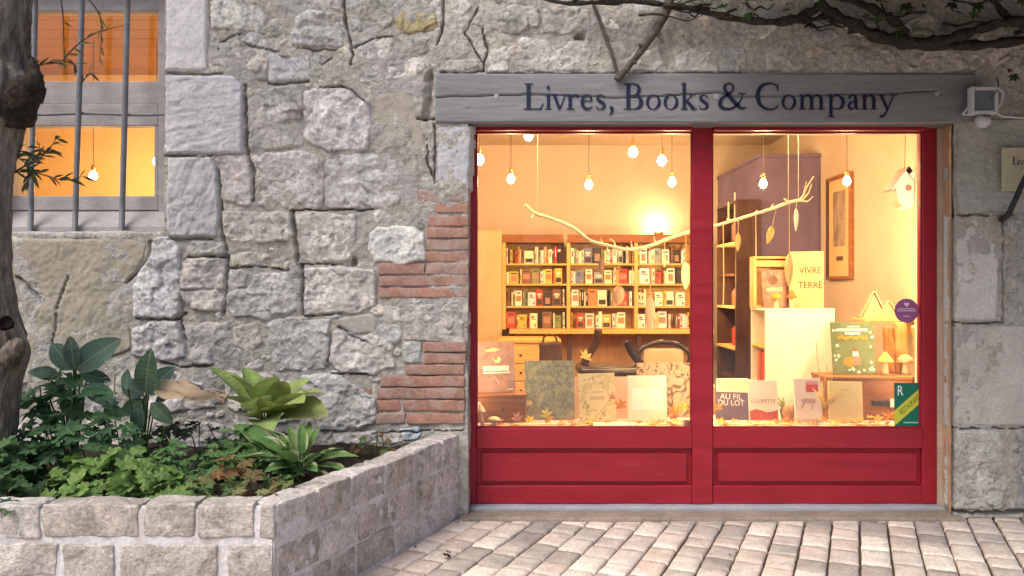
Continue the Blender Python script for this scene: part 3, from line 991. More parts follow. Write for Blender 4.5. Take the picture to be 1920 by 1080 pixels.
GL = {  # name: (advance box width, list of strokes); a stroke is [(x, y, w), ...], 's' first = smooth
    'L': [[(9, 0, 6.5), (9, 49, 6.5)], [(0, 1, 2), (34, 1, 2.4)], [(31, 1.2, 3), (37, 12, 1)], [(1, 48, 2), (18, 48, 2)]],
    'i': [[(6.5, 0, 5.5), (6.5, 28, 5.5)], [(0, .9, 1.8), (13, .9, 1.8)], [(.5, 24.5, 1.4), (7, 27.6, 2.6)], [(3, 41, 3.4), (4.2, 41, 6), (6, 41, 6.8), (7.8, 41, 6), (9, 41, 3.4)]],
    'v': [[(4, 28, 5.5), (14.6, 0, 4.6)], [(25, 28, 2.1), (14.8, .5, 2.4)], [(-1, 27.2, 1.7), (10, 27.2, 1.7)], [(19, 27.2, 1.7), (30, 27.2, 1.7)]],
    'r': [[(7, 0, 5.5), (7, 28, 5.5)], [(0, .9, 1.8), (15, .9, 1.8)], [(.5, 24.5, 1.4), (7, 27.6, 2.6)], ['s', (8, 20, 1.4), (12, 26, 2.6), (17, 27, 4.2), (20, 25.6, 5), (21.6, 23.6, 4)]],
    'e': [[(4, 16.2, 1.9), (21.5, 16.2, 1.9)], ['s', (20.6, 16, 3.6), (19.5, 23, 3.4), (13, 27.6, 2), (6, 23.5, 4.4), (3.6, 14, 5.8), (6.2, 5.5, 5.2), (13, 1.4, 3.6), (19.5, 3, 2.4), (23, 7, 1)]],
    's': [['s', (17, 20.5, 1.2), (16.2, 25, 2), (10.5, 27.4, 2), (5, 24.2, 4), (5.5, 18.6, 5.2), (11, 14.4, 5.8), (16.4, 9.6, 5.4), (16, 3.6, 4), (10, .8, 2), (4, 2.2, 2), (2.2, 7.5, 1.2)]],
    ',': [['s', (2.4, 3, 4), (5, 3, 6.4), (6.6, 1, 5.4), (6, -5, 3.4), (1, -11, 1)]],
    'B': [[(9, 0, 6.5), (9, 49, 6.5)], [(0, 1, 2), (15, 1, 2)], [(0, 48, 2), (15, 48, 2)],
          ['s', (9, 48, 2), (19, 48, 2.2), (27, 44.5, 4.6), (29, 37.5, 6), (26, 29.5, 4.6), (18, 26.4, 2), (9, 26.2, 2)],
          ['s', (12, 26.2, 2), (22, 26, 2.2), (30.5, 21.5, 5), (33, 13.5, 6.6), (29.5, 4.8, 5), (21, 1.2, 2.2), (9, 1, 2)]],
    'o': ['ring'],
    'k': [[(7, 0, 5.5), (7, 50, 5.5)], [(.5, 47, 1.4), (7, 50, 2.6)], [(0, .9, 1.8), (14, .9, 1.8)], [(9, 13, 2.2), (21, 27, 2.2)], [(15, 27.2, 1.7), (28, 27.2, 1.7)], [(12, 16, 5), (25, .8, 5.8)], [(19, .9, 1.8), (31, .9, 1.8)]],
    '&': [[(37, 30, 1.8), (53, 30, 1.8)], ['s', (46.5, 29.5, 2), (43, 18, 2.2), (34, 7, 2.8), (22, 1, 4), (9, 3, 5.6), (3.6, 11, 6.4), (7, 20, 5), (16, 27, 3.6), (26, 34, 3), (29, 42, 3.4), (24.5, 48.4, 2.6), (17, 48.4, 2.6), (12.6, 43, 4.8), (14.5, 35, 5.6), (24, 22, 6.6), (37, 8, 6.6), (45, 2.4, 4), (53, 5, 1.4)]],
    'C': [['s', (41, 36, 1.4), (38, 45, 2.2), (28, 49, 3), (14, 46, 4.8), (5.6, 36, 6.4), (3.8, 24, 7), (7, 12, 6.2), (15, 3.6, 4.6), (27, .2, 3), (37, 3, 2.2), (43, 10, 1.4)], [(41, 34, 1.6), (41.6, 48, 2)]],
    'm': [[(7, 0, 5.5), (7, 28, 5.5)], [(0, .9, 1.8), (14, .9, 1.8)], [(.5, 24.5, 1.4), (7, 27.6, 2.6)],
          ['s', (8, 20, 1.4), (13, 25.6, 2.8), (18.5, 26.4, 4), (23.6, 22.6, 5.2), (24.5, 15, 5.5), (24.5, 7, 5.5), (24.5, 0, 5.5)], [(18, .9, 1.8), (31, .9, 1.8)],
          ['s', (26, 20, 1.4), (31, 25.6, 2.8), (36.5, 26.4, 4), (41.6, 22.6, 5.2), (42.5, 15, 5.5), (42.5, 7, 5.5), (42.5, 0, 5.5)], [(36, .9, 1.8), (50, .9, 1.8)]],
    'n': [[(7, 0, 5.5), (7, 28, 5.5)], [(0, .9, 1.8), (14, .9, 1.8)], [(.5, 24.5, 1.4), (7, 27.6, 2.6)],
          ['s', (8, 20, 1.4), (13, 25.6, 2.8), (18.5, 26.4, 4), (23.6, 22.6, 5.2), (24.5, 15, 5.5), (24.5, 7, 5.5), (24.5, 0, 5.5)], [(18, .9, 1.8), (31, .9, 1.8)]],
    'p': [[(7, -14, 5.5), (7, 28, 5.5)], [(0, -13.2, 1.8), (15, -13.2, 1.8)], [(.5, 24.5, 1.4), (7, 27.6, 2.6)],
          ['s', (8, 21, 1.4), (14, 26.2, 3), (21, 26.2, 3.6), (28, 20, 5.6), (29.6, 13, 6.2), (27, 5, 5.2), (20, 1.2, 2.6), (13, 1.6, 2), (8, 5, 1.4)]],
    'a': [['s', (4, 21, 4.4), (6, 25.4, 3.2), (11, 27, 2.4), (15.6, 24, 4.6), (16.6, 17, 5.5), (16.6, 10, 5.5), (17, 4.6, 5), (19, 1.6, 3), (22.6, 3, 1.4)], ['s', (16, 17, 1.4), (8, 13.4, 3), (4, 8, 5.2), (5, 3, 4.6), (9, 1.4, 3), (16, 5.6, 1.4)]],
    'y': [[(5, 28, 5.6), (17.2, 0, 4.6)], ['s', (29, 28, 2.1), (23, 14, 2.1), (17, 0, 2.5), (12, -9.5, 3), (7, -13, 4), (3, -12, 4)], [(0, 27.2, 1.7), (12, 27.2, 1.7)], [(23, 27.2, 1.7), (35, 27.2, 1.7)]],
}


def glyph_mesh(ch, unit, depth=0.0012):
    """painted serif letter, strokes stacked a hair apart so none share a plane"""
    mb = MB()
    lay = 0
    for st in GL[ch]:
        lay += 1
        off = -.00025 * lay
        if st == 'ring':
            v, f, n = [], [], 40
            for i in range(n):
                a = 2 * PI * i / n
                v.append((14 + 14 * math.cos(a), 13.9 + 14.4 * math.sin(a)))
                v.append((14 + 8.3 * math.cos(a - .22) , 13.9 + 12.3 * math.sin(a - .10)))
            for i in range(n):
                j = (i + 1) % n
                f.append((2 * i, 2 * i + 1, 2 * j + 1, 2 * j))
            mb.add([(x * unit, off, y * unit) for x, y in v], f)
            continue
        pts = smooth_path(st[1:], 7) if st[0] == 's' else [np.array(p, float) for p in st]
        v, f = [], []
        for i, p in enumerate(pts):
            t = pts[min(i + 1, len(pts) - 1)] - pts[max(i - 1, 0)]
            L = math.hypot(t[0], t[1]) or 1
            nx, ny = -t[1] / L, t[0] / L
            w = p[2] * .58
            v += [(p[0] + nx * w, p[1] + ny * w), (p[0] - nx * w, p[1] - ny * w)]
        for i in range(len(pts) - 1):
            f.append((2 * i, 2 * i + 2, 2 * i + 3, 2 * i + 1))
        mb.add([(x * unit, off, y * unit) for x, y in v], f)
    return mb.mesh('letter', NAVY)


SIGN = [('L', 982), ('i', 1022), ('v', 1035), ('r', 1062), ('e', 1088), ('s', 1116), (',', 1141), ('B', 1169), ('o', 1211), ('o', 1244),
        ('k', 1276), ('s', 1309), ('&', 1346), ('C', 1417), ('o', 1465), ('m', 1497), ('p', 1551), ('a', 1588), ('n', 1614), ('y', 1647)]
U_ = (D + BY) / D / PXM
for ch, x in SIGN:
    p = W(x, 205.5, BY - .0042)
    mobj('letter', glyph_mesh(ch, U_), beam_root, loc=p)

# ------------------------------------------------------------------ red shopfront
FY = .13
KF = (D + FY) / D
sx_ = lambda px: fx(px) * KF
sz_ = lambda py: EYE + (540 - py) / PXM * KF
shop = thing('shopfront', 'red painted wooden shopfront with two large panes and low panels', 'shop window', (0, 0, 0))


def red_part(name, a, b, c, d, y0=FY, y1=FY + .07, bev=.004):
    m = MB()
    m.bbox(sx_(a), sx_(b), y0, y1, sz_(d), sz_(c), bev)
    return mobj(name, m.mesh(name, RED), shop)


red_part('stile', 879, 893, 232, 945)
red_part('stile', 1730, 1757, 232, 945)
red_part('mullion', 1298, 1336, 232, 945, FY - .006)
red_part('top_rail', 893.3, 1297.7, 232, 247, .085, FY + .07)
red_part('top_rail', 1336.3, 1729.7, 232, 247, .085, FY + .07)
red_part('sill_rail', 893.3, 1297.7, 803, 841, FY - .004)
red_part('sill_rail', 1336.3, 1729.7, 803, 841, FY - .004)
red_part('bottom_rail', 893.3, 1297.7, 911, 945, FY + .002)
red_part('bottom_rail', 1336.3, 1729.7, 911, 945, FY + .002)
for a, b in ((893.3, 1297.7), (1336.3, 1729.7)):
    p = red_part('panel', a, b, 841.2, 910.8, FY + .026, FY + .06, .001)
    # raised field with sloping edges
    x0, x1, z0, z1 = sx_(a + 9), sx_(b - 9), sz_(904), sz_(849)
    e, yb, yf = .012, FY + .0265, FY + .006
    v = [(x0, yb, z0), (x1, yb, z0), (x1, yb, z1), (x0, yb, z1), (x0 + e * .4, yf, z0 + e * .4), (x1 - e * .4, yf, z0 + e * .4), (x1 - e * .4, yf, z1 - e * .4), (x0 + e * .4, yf, z1 - e * .4)]
    f = [(4, 5, 6, 7), (0, 1, 5, 4), (1, 2, 6, 5), (2, 3, 7, 6), (3, 0, 4, 7)]
    o = mobj('raised_field', new_mesh('raised_field', v, f, RED), p)
for a, b in ((893, 1298), (1336, 1730)):
    m = MB()
    m.box(sx_(a) - .005, sx_(b) + .005, FY + .034, FY + .038, sz_(803) - .005, sz_(247) + .005)
    mobj('pane', m.mesh('pane', GLASS), shop)
# thin bead round each pane
for a, b in ((893, 1298), (1336, 1730)):
    m = MB()
    x0, x1, z0, z1 = sx_(a), sx_(b), sz_(803), sz_(247)
    y0, y1, w = FY + .012, FY + .032, .008
    m.box(x0, x0 + w, y0, y1, z0, z1)
    m.box(x1 - w, x1, y0, y1, z0, z1)
    m.box(x0 + w, x1 - w, y0 + .001, y1, z1 - w, z1)
    m.box(x0 + w, x1 - w, y0 + .001, y1, z0, z0 + w)
    mobj('glazing_bead', m.mesh('glazing_bead', RED), shop)

# threshold: grey zinc strip over a worn stone step
STEPM = surf('step_stone', (.27, .225, .18), .2, 6, 50, .2, ((40, .4, .01),), .9, .15)
ZINC = surf('grey_sill', (.33, .34, .37), .12, 9, 60, .1, ((60, .3, .004),), .6, .3)
thr = thing('threshold', 'low worn stone threshold with grey strip below the red shopfront', 'threshold')
L_ = SX1 - SX0 + .06
P, f = rough_box(L_, .36, .07, .04, .012, .004, 9, 71)
mobj('step', new_mesh('step', P + np.array([(SX0 + SX1) / 2, .10, -.014]), f, STEPM, True), thr)
P, f = rough_box(L_ - .07, .10, .034, .05, .008, .002, 9, 72)
mobj('strip', new_mesh('strip', P + np.array([(SX0 + SX1) / 2, .115, .024]), f, ZINC, True), thr)

# ------------------------------------------------------------------ barred window at the left
WY = .15
KW = (D + WY) / D
wx_ = lambda px: fx(px) * KW
wz_ = lambda py: EYE + (540 - py) / PXM * KW
win = thing('barred_window', 'old grey wooden window behind iron bars at the left', 'window')


def win_part(name, a, b, c, d, y0, y1, mat=WINWOOD, bev=.004):
    m = MB()
    m.bbox(wx_(a), wx_(b), y0, y1, wz_(d), wz_(c), bev)
    return mobj(name, m.mesh(name, mat), win)


win_part('jamb_frame', 299, 318, -80, 397, WY - .02, WY + .08)
win_part('jamb_frame', -40, -12, -80, 397, WY - .02, WY + .08)
win_part('frame_head', -11.7, 298.7, -80, 22, WY - .01, WY + .07)
win_part('transom', -11.7, 298.7, 153, 196, WY - .005, WY + .07)
win_part('sash_rail', -11.7, 298.7, 196.4, 237, WY - .018, WY + .06)
win_part('sash_rail', -11.7, 298.7, 368, 395, WY - .016, WY + .06)
win_part('sash_stile', -11.7, 24, 237.3, 367.7, WY - .014, WY + .06)
win_part('sash_stile', 291, 298.7, 237.3, 367.7, WY - .014, WY + .06)
win_part('sash_stile', -11.7, 20, 22.3, 152.7, WY, WY + .06)
for c, d in ((22, 153), (237, 368)):
    m = MB()
    m.box(wx_(-12), wx_(299), WY + .03, WY + .034, wz_(d), wz_(c))
    mobj('pane', m.mesh('pane', OLDGLASS), win)
m = MB()
m.add([(WX0, WY + .06, wz_(395)), (WX1 + .0, WY + .06, wz_(395)), (WX1 + .0, WY - .02, wz_(397)), (WX0, WY - .02, wz_(397)),
       (WX1 + .0, .045, fz(424)), (WX0, .045, fz(424)), (WX1, .045, fz(436)), (WX0, .045, fz(436))],
      [(0, 3, 2, 1), (3, 5, 4, 2), (5, 7, 6, 4)])
mobj('sill_board', m.mesh('sill_board', WINWOOD), win)
P, f = rough_box(WX1 - WX0 - .004, .14, .042, .03, .012, .006, 12, 91)
mobj('sill_stone', new_mesh('sill_stone', P + np.array([(WX0 + WX1) / 2, .062, fz(441)]), f, STONE, True), win, (.40, .38, .35))
BYR = .02
for (xa, xb) in ((67, 57), (155, 140), (240, 228), (-20, -26)):
    m = MB()
    pts = [W(xa + (xb - xa) * t, -30 + 470 * t, BYR + .003 * math.sin(9 * t)) for t in np.linspace(0, 1, 9)]
    m.tube(pts, .0165, 10, rough=.03, seed=xa)
    mobj('bar', m.mesh('bar', IRON, True), win)
m = MB()
pts = [W(x, 214 + 1.5 * math.sin(x * .03), BYR + .012) for x in np.linspace(-60, 316, 12)]
m.tube(pts, .009, 8, rough=.05, seed=4)
mobj('crossbar', m.mesh('crossbar', IRON, True), win)

# ------------------------------------------------------------------ floodlight, plaque, hook
WHITEPL = plain('white_plastic', (.55, .55, .57), .45, .4)
LENS = plain('lamp_lens', (.16, .19, .23), .12, .6)
BLACKPL = plain('black_plastic', (.02, .02, .022), .5, .4)
fl = thing('floodlight', 'white floodlight with motion sensor at the right end of the sign beam', 'floodlight')
fy = -.12
c0, c1 = W(1821, 162, fy), W(1872, 213, fy)
m = MB()
x0, x1, z0, z1 = c0.x, c1.x, c1.z, c0.z
m.bbox(x0, x1, fy + .012, fy + .045, z0, z1, .006)
hb = mobj('housing', m.mesh('housing', WHITEPL), fl)
m = MB()
w = .02
m.bbox(x0, x0 + w, fy - .004, fy + .0115, z0, z1, .004)
m.bbox(x1 - w, x1, fy - .004, fy + .0115, z0, z1, .004)
m.bbox(x0 + w, x1 - w, fy - .003, fy + .0115, z1 - w, z1, .004)
m.bbox(x0 + w, x1 - w, fy - .003, fy + .0115, z0, z0 + w, .004)
mobj('rim', m.mesh('rim', WHITEPL), fl)
m = MB()
m.box(x0 + w, x1 - w, fy + .006, fy + .0118, z0 + w, z1 - w)
mobj('lens', m.mesh('lens', LENS), fl)
m = MB()
xc = (x0 + x1) / 2 + .005
m.lathe([(.002, -.045), (.022, -.042), (.038, -.028), (.042, -.008), (.040, .012), (.03, .022), (.004, .024)], 18, (xc, fy + .03, z0 - .032))
sn = mobj('sensor', m.mesh('sensor', WHITEPL, True), fl)
m = MB()
m.bbox(xc - .022, xc + .018, fy - .016, fy - .009, z0 - .018, z0 - .012, .001)
mobj('sensor_slot', m.mesh('sensor_slot', BLACKPL), sn)
m = MB()
m.tube(smooth_path([W(1822, 190, fy + .03), W(1810, 208, -.08), W(1806, 214, -.06), W(1830, 216, -.06)], 5), .006, 8)
m.tube(smooth_path([W(1862, 165, fy + .03), W(1880, 172, -.09), W(1876, 195, -.06), W(1868, 205, -.04)], 5), .006, 8)
m.bbox(xc - .03, xc + .03, fy + .05, .0, z0 + .01, z0 + .05, .004)
mobj('bracket', m.mesh('bracket', WHITEPL), fl)
m = MB()
m.tube(smooth_path([W(1862, 206, -.085), W(1875, 216, -.05), W(1890, 219, -.03), W(1920, 221, -.025), W(1990, 224, -.02)], 6), .007, 8)
mobj('cable', m.mesh('cable', WHITEPL, True), fl)
m = MB()
m.tube(smooth_path([W(1868, 145, -.03), W(1872, 158, -.08), W(1868, 172, fy - .012), W(1856, 185, fy - .008)], 6), .003, 6)
mobj('wire', m.mesh('wire', BLACKPL, True), fl)

PLQ = surf('plaque_cream', (.50, .46, .33), .1, 5, 40, .06, ((60, .15, .003),), .7, .2)
pq = thing('wall_plaque', 'cream plaque with dark lettering on the pillar, cut by the right picture edge', 'sign')
a, b = W(1881, 276, -.05), W(2010, 358, -.05)
m = MB()
m.bbox(a.x, b.x, -.05, -.028, b.z, a.z, .004)
mobj('board', m.mesh('board', PLQ), pq)
for ch, x in (('L', 1898), ('i', 1907.5), ('v', 1912), ('r', 1920), ('e', 1928), ('s', 1935)):
    mobj('letter', glyph_mesh(ch, U_ * .30), pq, loc=W(x, 309, -.0515))
hk = thing('iron_hook', 'black curved iron bracket on the pillar below the plaque', 'bracket')
m = MB()
m.tube(smooth_path([W(1876, 412, .02), W(1880, 410, -.05), W(1890, 402, -.08), W(1905, 372, -.10), W(1922, 335, -.11), W(1950, 290, -.12)], 6), .016, 10, rough=.05)
mobj('rod', m.mesh('rod', surf('black_iron', (.02, .02, .022), .3, 20, 80, .2, ((80, .4, .004),), .6, .4), True), hk)

# ------------------------------------------------------------------ brick paving laid at a skew
SK = .44
dl = math.hypot(SK, 1)
DV, DU = (SK / dl, 1 / dl), (1 / dl, -SK / dl)      # along a course, across it
PA, PB = (-.933, -1.51), (-.306, .0)                # planter side wall, front corner and wall end
pl_x = lambda y: PA[0] + (y - PA[1]) * (PB[0] - PA[0]) / (PB[1] - PA[1])
rnd = random.Random(42)
PV = []
for i in range(14):
    P, f = rough_box(1, 1, 1, .5, .06, .0, 1, i)
    PV.append(None)
paving = thing('brick_paving', 'pale pink and cream brick paving laid in skewed courses before the shop', 'paving')


def paver_mesh(L, wd, seed):
    r = random.Random(seed)
    nu, nv = 5, 7
    hx, hy = wd / 2, L / 2
    us = [-hx, -hx + .006, -hx * .35, hx * .35, hx - .006, hx]
    vs = [-hy, -hy + .007, -hy * .5, 0, hy * .5, hy - .007, hy]
    v, f = [], []
    s = seed * 3.7
    for u in us:
        for w in vs:
            e = (abs(u) > hx - 1e-4) or (abs(w) > hy - 1e-4)
            z = -.009 if e else .0022 * float(vnoise(np.array([u * 22 + s]), np.array([w * 16 - s]), 3)[0])
            du = .0035 * float(vnoise(np.array([w * 18 + s]), np.array([u * 9.]), 7)[0])
            dv = .0035 * float(vnoise(np.array([u * 25 + s]), np.array([w * 7.]), 8)[0])
            v.append((u + du, w + dv, z))
    m = len(vs)
    for i in range(len(us) - 1):
        for j in range(m - 1):
            f.append((i * m + j, (i + 1) * m + j, (i + 1) * m + j + 1, i * m + j + 1))
    # skirt
    rim = [i * m for i in range(len(us))] + [(len(us) - 1) * m + j for j in range(1, m)] + [i * m + m - 1 for i in range(len(us) - 2, -1, -1)] + [j for j in range(m - 2, 0, -1)]
    b = len(v)
    v += [(v[k][0], v[k][1], -.05) for k in rim]
    for i in range(len(rim)):
        j = (i + 1) % len(rim)
        f.append((rim[i], b + i, b + j, rim[j]))
    return new_mesh('paver', v, f, PAVER, True)


PALET = [(.70, .61, .54), (.72, .64, .57), (.68, .57, .50), (.56, .50, .46), (.74, .67, .60), (.62, .54, .49), (.69, .58, .51), (.49, .44, .40), (.65, .55, .49), (.43, .38, .35)]
cw = .1435
npav = 0
far_v, far_f, far_mb = [], [], MB()
meshes = {}
for iu in range(-14, 40):
    u0 = iu * cw + rnd.uniform(-.003, .003)
    v = -3.4 + rnd.uniform(0, .25)
    while v < 2.6:
        L = rnd.choice([.15, .17, .19, .22, .26])
        cx = DU[0] * (u0 + cw / 2) + DV[0] * (v + L / 2)
        cy = DU[1] * (u0 + cw / 2) + DV[1] * (v + L / 2)
        v += L
        if cy > .06 or cy < -6 or cx < pl_x(cy) + .02 and cy > -1.5 or cx < -3.4 or cx > 4.2:
            continue
        if cy < -1.45 or cx > 3.05 or npav >= 298:
            continue
        key = (L, rnd.randrange(3))
        if key not in meshes:
            meshes[key] = paver_mesh(L - .010, cw - .011, len(meshes) + 1)
        o = mobj('paver', meshes[key], paving, None, (cx, cy, rnd.uniform(-.004, .002)), (rnd.uniform(-.012, .012), rnd.uniform(-.012, .012), -math.atan(SK) + rnd.uniform(-.012, .012) + (PI if rnd.random() < .5 else 0)))
        c = rnd.choice(PALET)
        k = rnd.uniform(.77, 1.06)
        o.color = (c[0] * k, c[1] * k * .975, c[2] * k * .93, 1)
        npav += 1
for iu in range(-40, 60):          # the rest of the square towards the camera
    v = -9.5 + rnd.uniform(0, .25)
    u0 = iu * cw
    while v < 2.6:
        L = rnd.choice([.22, .25, .28])
        uc, vc = u0 + cw / 2, v + L / 2
        cx, cy = DU[0] * uc + DV[0] * vc, DU[1] * uc + DV[1] * vc
        v += L
        if cy > .06 or cy < -7 or cx < -4.5 or cx > 5.5:
            continue
        if not (cy < -1.45 or cx > 3.05):
            continue
        if cx < -.9 and cy > -1.55:
            continue
        a, b = cw / 2 - .005, L / 2 - .005
        z = rnd.uniform(-.004, .002)
        q = [(sx * a, sy * b) for sx, sy in ((-1, -1), (1, -1), (1, 1), (-1, 1))]
        top = [(cx + DU[0] * p + DV[0] * w, cy + DU[1] * p + DV[1] * w, z) for p, w in q]
        bot = [(cx + DU[0] * p * 1.06 + DV[0] * w * 1.03, cy + DU[1] * p * 1.06 + DV[1] * w * 1.03, -.03) for p, w in q]
        far_mb.add(top + bot, [(0, 1, 2, 3), (0, 4, 5, 1), (1, 5, 6, 2), (2, 6, 7, 3), (3, 7, 4, 0)])
o = mobj('far_pavers', far_mb.mesh('far_pavers', PAVER), paving, (.55, .47, .41))
o['kind'] = 'stuff'
m = MB()
m.add([(-5, -7.2, -.020), (6, -7.2, -.020), (6, .05, -.020), (-5, .05, -.020)], [(0, 1, 2, 3)])
mobj('joint_bed', m.mesh('joint_bed', surf('joint_grit', (.075, .06, .048), .3, 12, 90, .3, ((120, .6, .004),), .98, .1)), paving)

# ------------------------------------------------------------------ raised planter
planter = thing('stone_planter', 'low raised bed of pale mortared stone blocks below the barred window', 'planter')
HZ, TH = .484, .13
UX, UY = (PB[0] - PA[0]), (PB[1] - PA[1])
UL = math.hypot(UX, UY)
UX, UY = UX / UL, UY / UL
NX, NY = UY, -UX
ang = math.atan2(UY, UX)
BC = [(.50, .465, .43), (.46, .425, .38), (.54, .51, .48), (.44, .40, .355), (.52, .485, .455), (.40, .37, .34)]
rnd = random.Random(8)


def block(cx, cy, cz, L, T, H, rz, seed, col=None):
    P, f = rough_box(L, T, H, .016, .007, .005, 15, seed, .006)
    me = new_mesh('block', P, f, BLOCK, True)
    col = col or rnd.choice(BC)
    o = mobj('block', me, planter, (col[0] * 1.06, col[1] * 1.04, col[2] * 1.02), (cx, cy, cz), (0, 0, rz))
    return o


sc = 477.0
rows_f = [[(-150, -45), (-40, 72), (80, 260), (267, 363), (370, 475), (482, 511)], [(-170, -40), (-30, 105), (118, 214), (223, 405), (428, 511)]]
fzf = lambda py: EYE - (py - 540) / sc
seed = 300
for r_i, (y0, y1) in enumerate(((948, 1009), (1022, 1083))):
    for a, b in rows_f[r_i]:
        seed += 1
        x0, x1 = (a - 960) / sc, (b - 960) / sc
        block((x0 + x1) / 2, PA[1] + TH / 2, (fzf(y0) + fzf(y1)) / 2, x1 - x0, TH, fzf(y0) - fzf(y1), 0, seed)
for zc in (.155, .045):
    x = -2.4 + rnd.uniform(0, .1)
    while x < -1.15:
        L = rnd.uniform(.2, .38)
        seed += 1
        block(x + L / 2, PA[1] + TH / 2, zc, L - .02, TH, .095, 0, seed)
        x += L
# side wall, three uneven courses, the stones partly smeared over
zrows = [(.335, .484), (.175, .318), (.012, .16)]
for r_i, (z0, z1) in enumerate(zrows):
    s = .012 + (0, .11, .05)[r_i] * 0
    first = True
    while s < UL - .03:
        L = min(rnd.uniform(.20, .36), UL - .01 - s)
        if UL - .01 - s - L < .1:
            L = UL - .01 - s
        seed += 1
        c = s + L / 2
        ins = TH / 2 + rnd.uniform(0, .004)
        block(PA[0] + UX * c - NX * ins, PA[1] + UY * c - NY * ins, (z0 + z1) / 2, L - rnd.uniform(.012, .02), TH, z1 - z0, ang, seed, rnd.choice([(.54, .505, .48), (.50, .455, .425), (.56, .53, .51), (.46, .42, .385)]))
        s += L
# mortar core behind and between the blocks
m = MB()


def prism(poly, z0, z1):
    n = len(poly)
    m.add([(*p, z0) for p in poly] + [(*p, z1) for p in poly],
          [tuple(reversed(range(n))), tuple(range(n, 2 * n))] + [(i, (i + 1) % n, n + (i + 1) % n, n + i) for i in range(n)])


off = lambda s, d: (PA[0] + UX * s - NX * d, PA[1] + UY * s - NY * d)
prism([(-3.4, PA[1] + .007), (PA[0] - .012, PA[1] + .007), (PA[0] - .012 - TH * .6, PA[1] + TH - .006), (-3.4, PA[1] + TH - .006)], -.02, HZ - .012)
prism([off(.002, .006), off(UL - .0, .006), off(UL - .0, TH - .006), off(.06, TH - .006)], -.02, HZ - .012)
mobj('mortar_core', m.mesh('mortar_core', BLOCKMORTAR), planter)


def smear(ox, oy, ux, uy, nx, ny, L, z1, depth, seed, amp):
    nu, nv = int(L / .009), int(z1 / .009)
    A, Zs = np.meshgrid(np.linspace(0, L, nu), np.linspace(-.02, z1, nv), indexing='ij')
    hh_ = -depth + amp * fbm(A * 6, Zs * 6, 4, seed) + .0025 * fbm(A * 30, Zs * 30, 3, seed + 1)
    hh_ -= .02 * np.clip(1 - (z1 - Zs) / .012, 0, 1) ** 2
    mobj('mortar_face', new_mesh('mortar_face', np.stack([(ox + ux * A + nx * hh_).ravel(), (oy + uy * A + ny * hh_).ravel(), Zs.ravel()], -1), grid_faces(nu, nv), BLOCKMORTAR, True), planter)


smear(PA[0] + UX * .01, PA[1] + UY * .01, UX, UY, NX, NY, UL - .012, HZ - .004, .0085, 5, .0055)
smear(-2.6, PA[1], 1, 0, 0, -1, 2.6 + PA[0] - .012, HZ - .004, .0075, 9, .0035)
# soil
nu, nv = 70, 50
T, Y = np.meshgrid(np.linspace(0, 1, nu), np.linspace(PA[1] + TH - .01, .02, nv), indexing='ij')
X = -3.5 + T * ((PA[0] + (Y - PA[1]) * (PB[0] - PA[0]) / (PB[1] - PA[1])) - TH * 1.02 + 3.5)
Z = .425 + .02 * fbm(X * 5, Y * 5, 4, 3)
mobj('soil', new_mesh('soil', np.stack([X.ravel(), Y.ravel(), Z.ravel()], -1), grid_faces(nu, nv), SOIL, True), planter)
SZ = .43


# ------------------------------------------------------------------ leaves and plants
def blade(nl, nw, wf, curl=.25, fold=.25, wave=0.0, seed=0, mat=None, name='leaf'):
    v, f = [], []
    for i in range(nl + 1):
        t = i / nl
        w = wf(t)
        for j in range(-nw, nw + 1):
            x = w * j / nw
            z = -curl * t * t + fold * x * x / (w + .02) + wave * math.sin(t * 17 + seed + j) * abs(j) / nw
            v.append((x, t, z))
    k = 2 * nw + 1
    for i in range(nl):
        for j in range(k - 1):
            f.append((i * k + j, i * k + j + 1, (i + 1) * k + j + 1, (i + 1) * k + j))
    return new_mesh(name, v, f, mat or LEAF, True)


def lobed(rf, n=36, cup=.15, seed=0, mat=None, name='leaf', cy=.45):
    """leaf with a lobed outline, fan of two rings round a centre"""
    v, f = [(0, cy, 0)], []
    for ring, k in ((.5, 1), (1, 1)):
        for i in range(n):
            a = 2 * PI * i / n
            r = rf(a) * ring
            x, y = r * math.sin(a), cy + r * math.cos(a)
            z = cup * (r * r) * (1 if seed % 2 else -1) + .04 * math.sin(5 * a + seed) * ring
            v.append((x, y, z))
    for i in range(n):
        j = (i + 1) % n
        f.append((0, 1 + i, 1 + j))
        f.append((1 + i, 1 + n + i, 1 + n + j, 1 + j))
    return new_mesh(name, v, f, mat or LEAF, True)


_MP = [(0, .58), (9, .40), (15, .43), (25, .24), (38, .40), (48, .55), (57, .37), (65, .38), (76, .22), (95, .34), (108, .43), (120, .28), (142, .24), (165, .20), (180, .10)]


def maple_r(a):
    d = abs((math.degrees(a) + 180) % 360 - 180)
    for (a0, r0), (a1, r1) in zip(_MP[:-1], _MP[1:]):
        if d <= a1:
            return r0 + (r1 - r0) * (d - a0) / (a1 - a0)
    return .1


def geran_r(a):
    n = .15 if math.cos(a) < -.93 else 1
    return .47 * (.9 + .10 * math.cos(7 * a)) * (n + (1 - n) * .4)


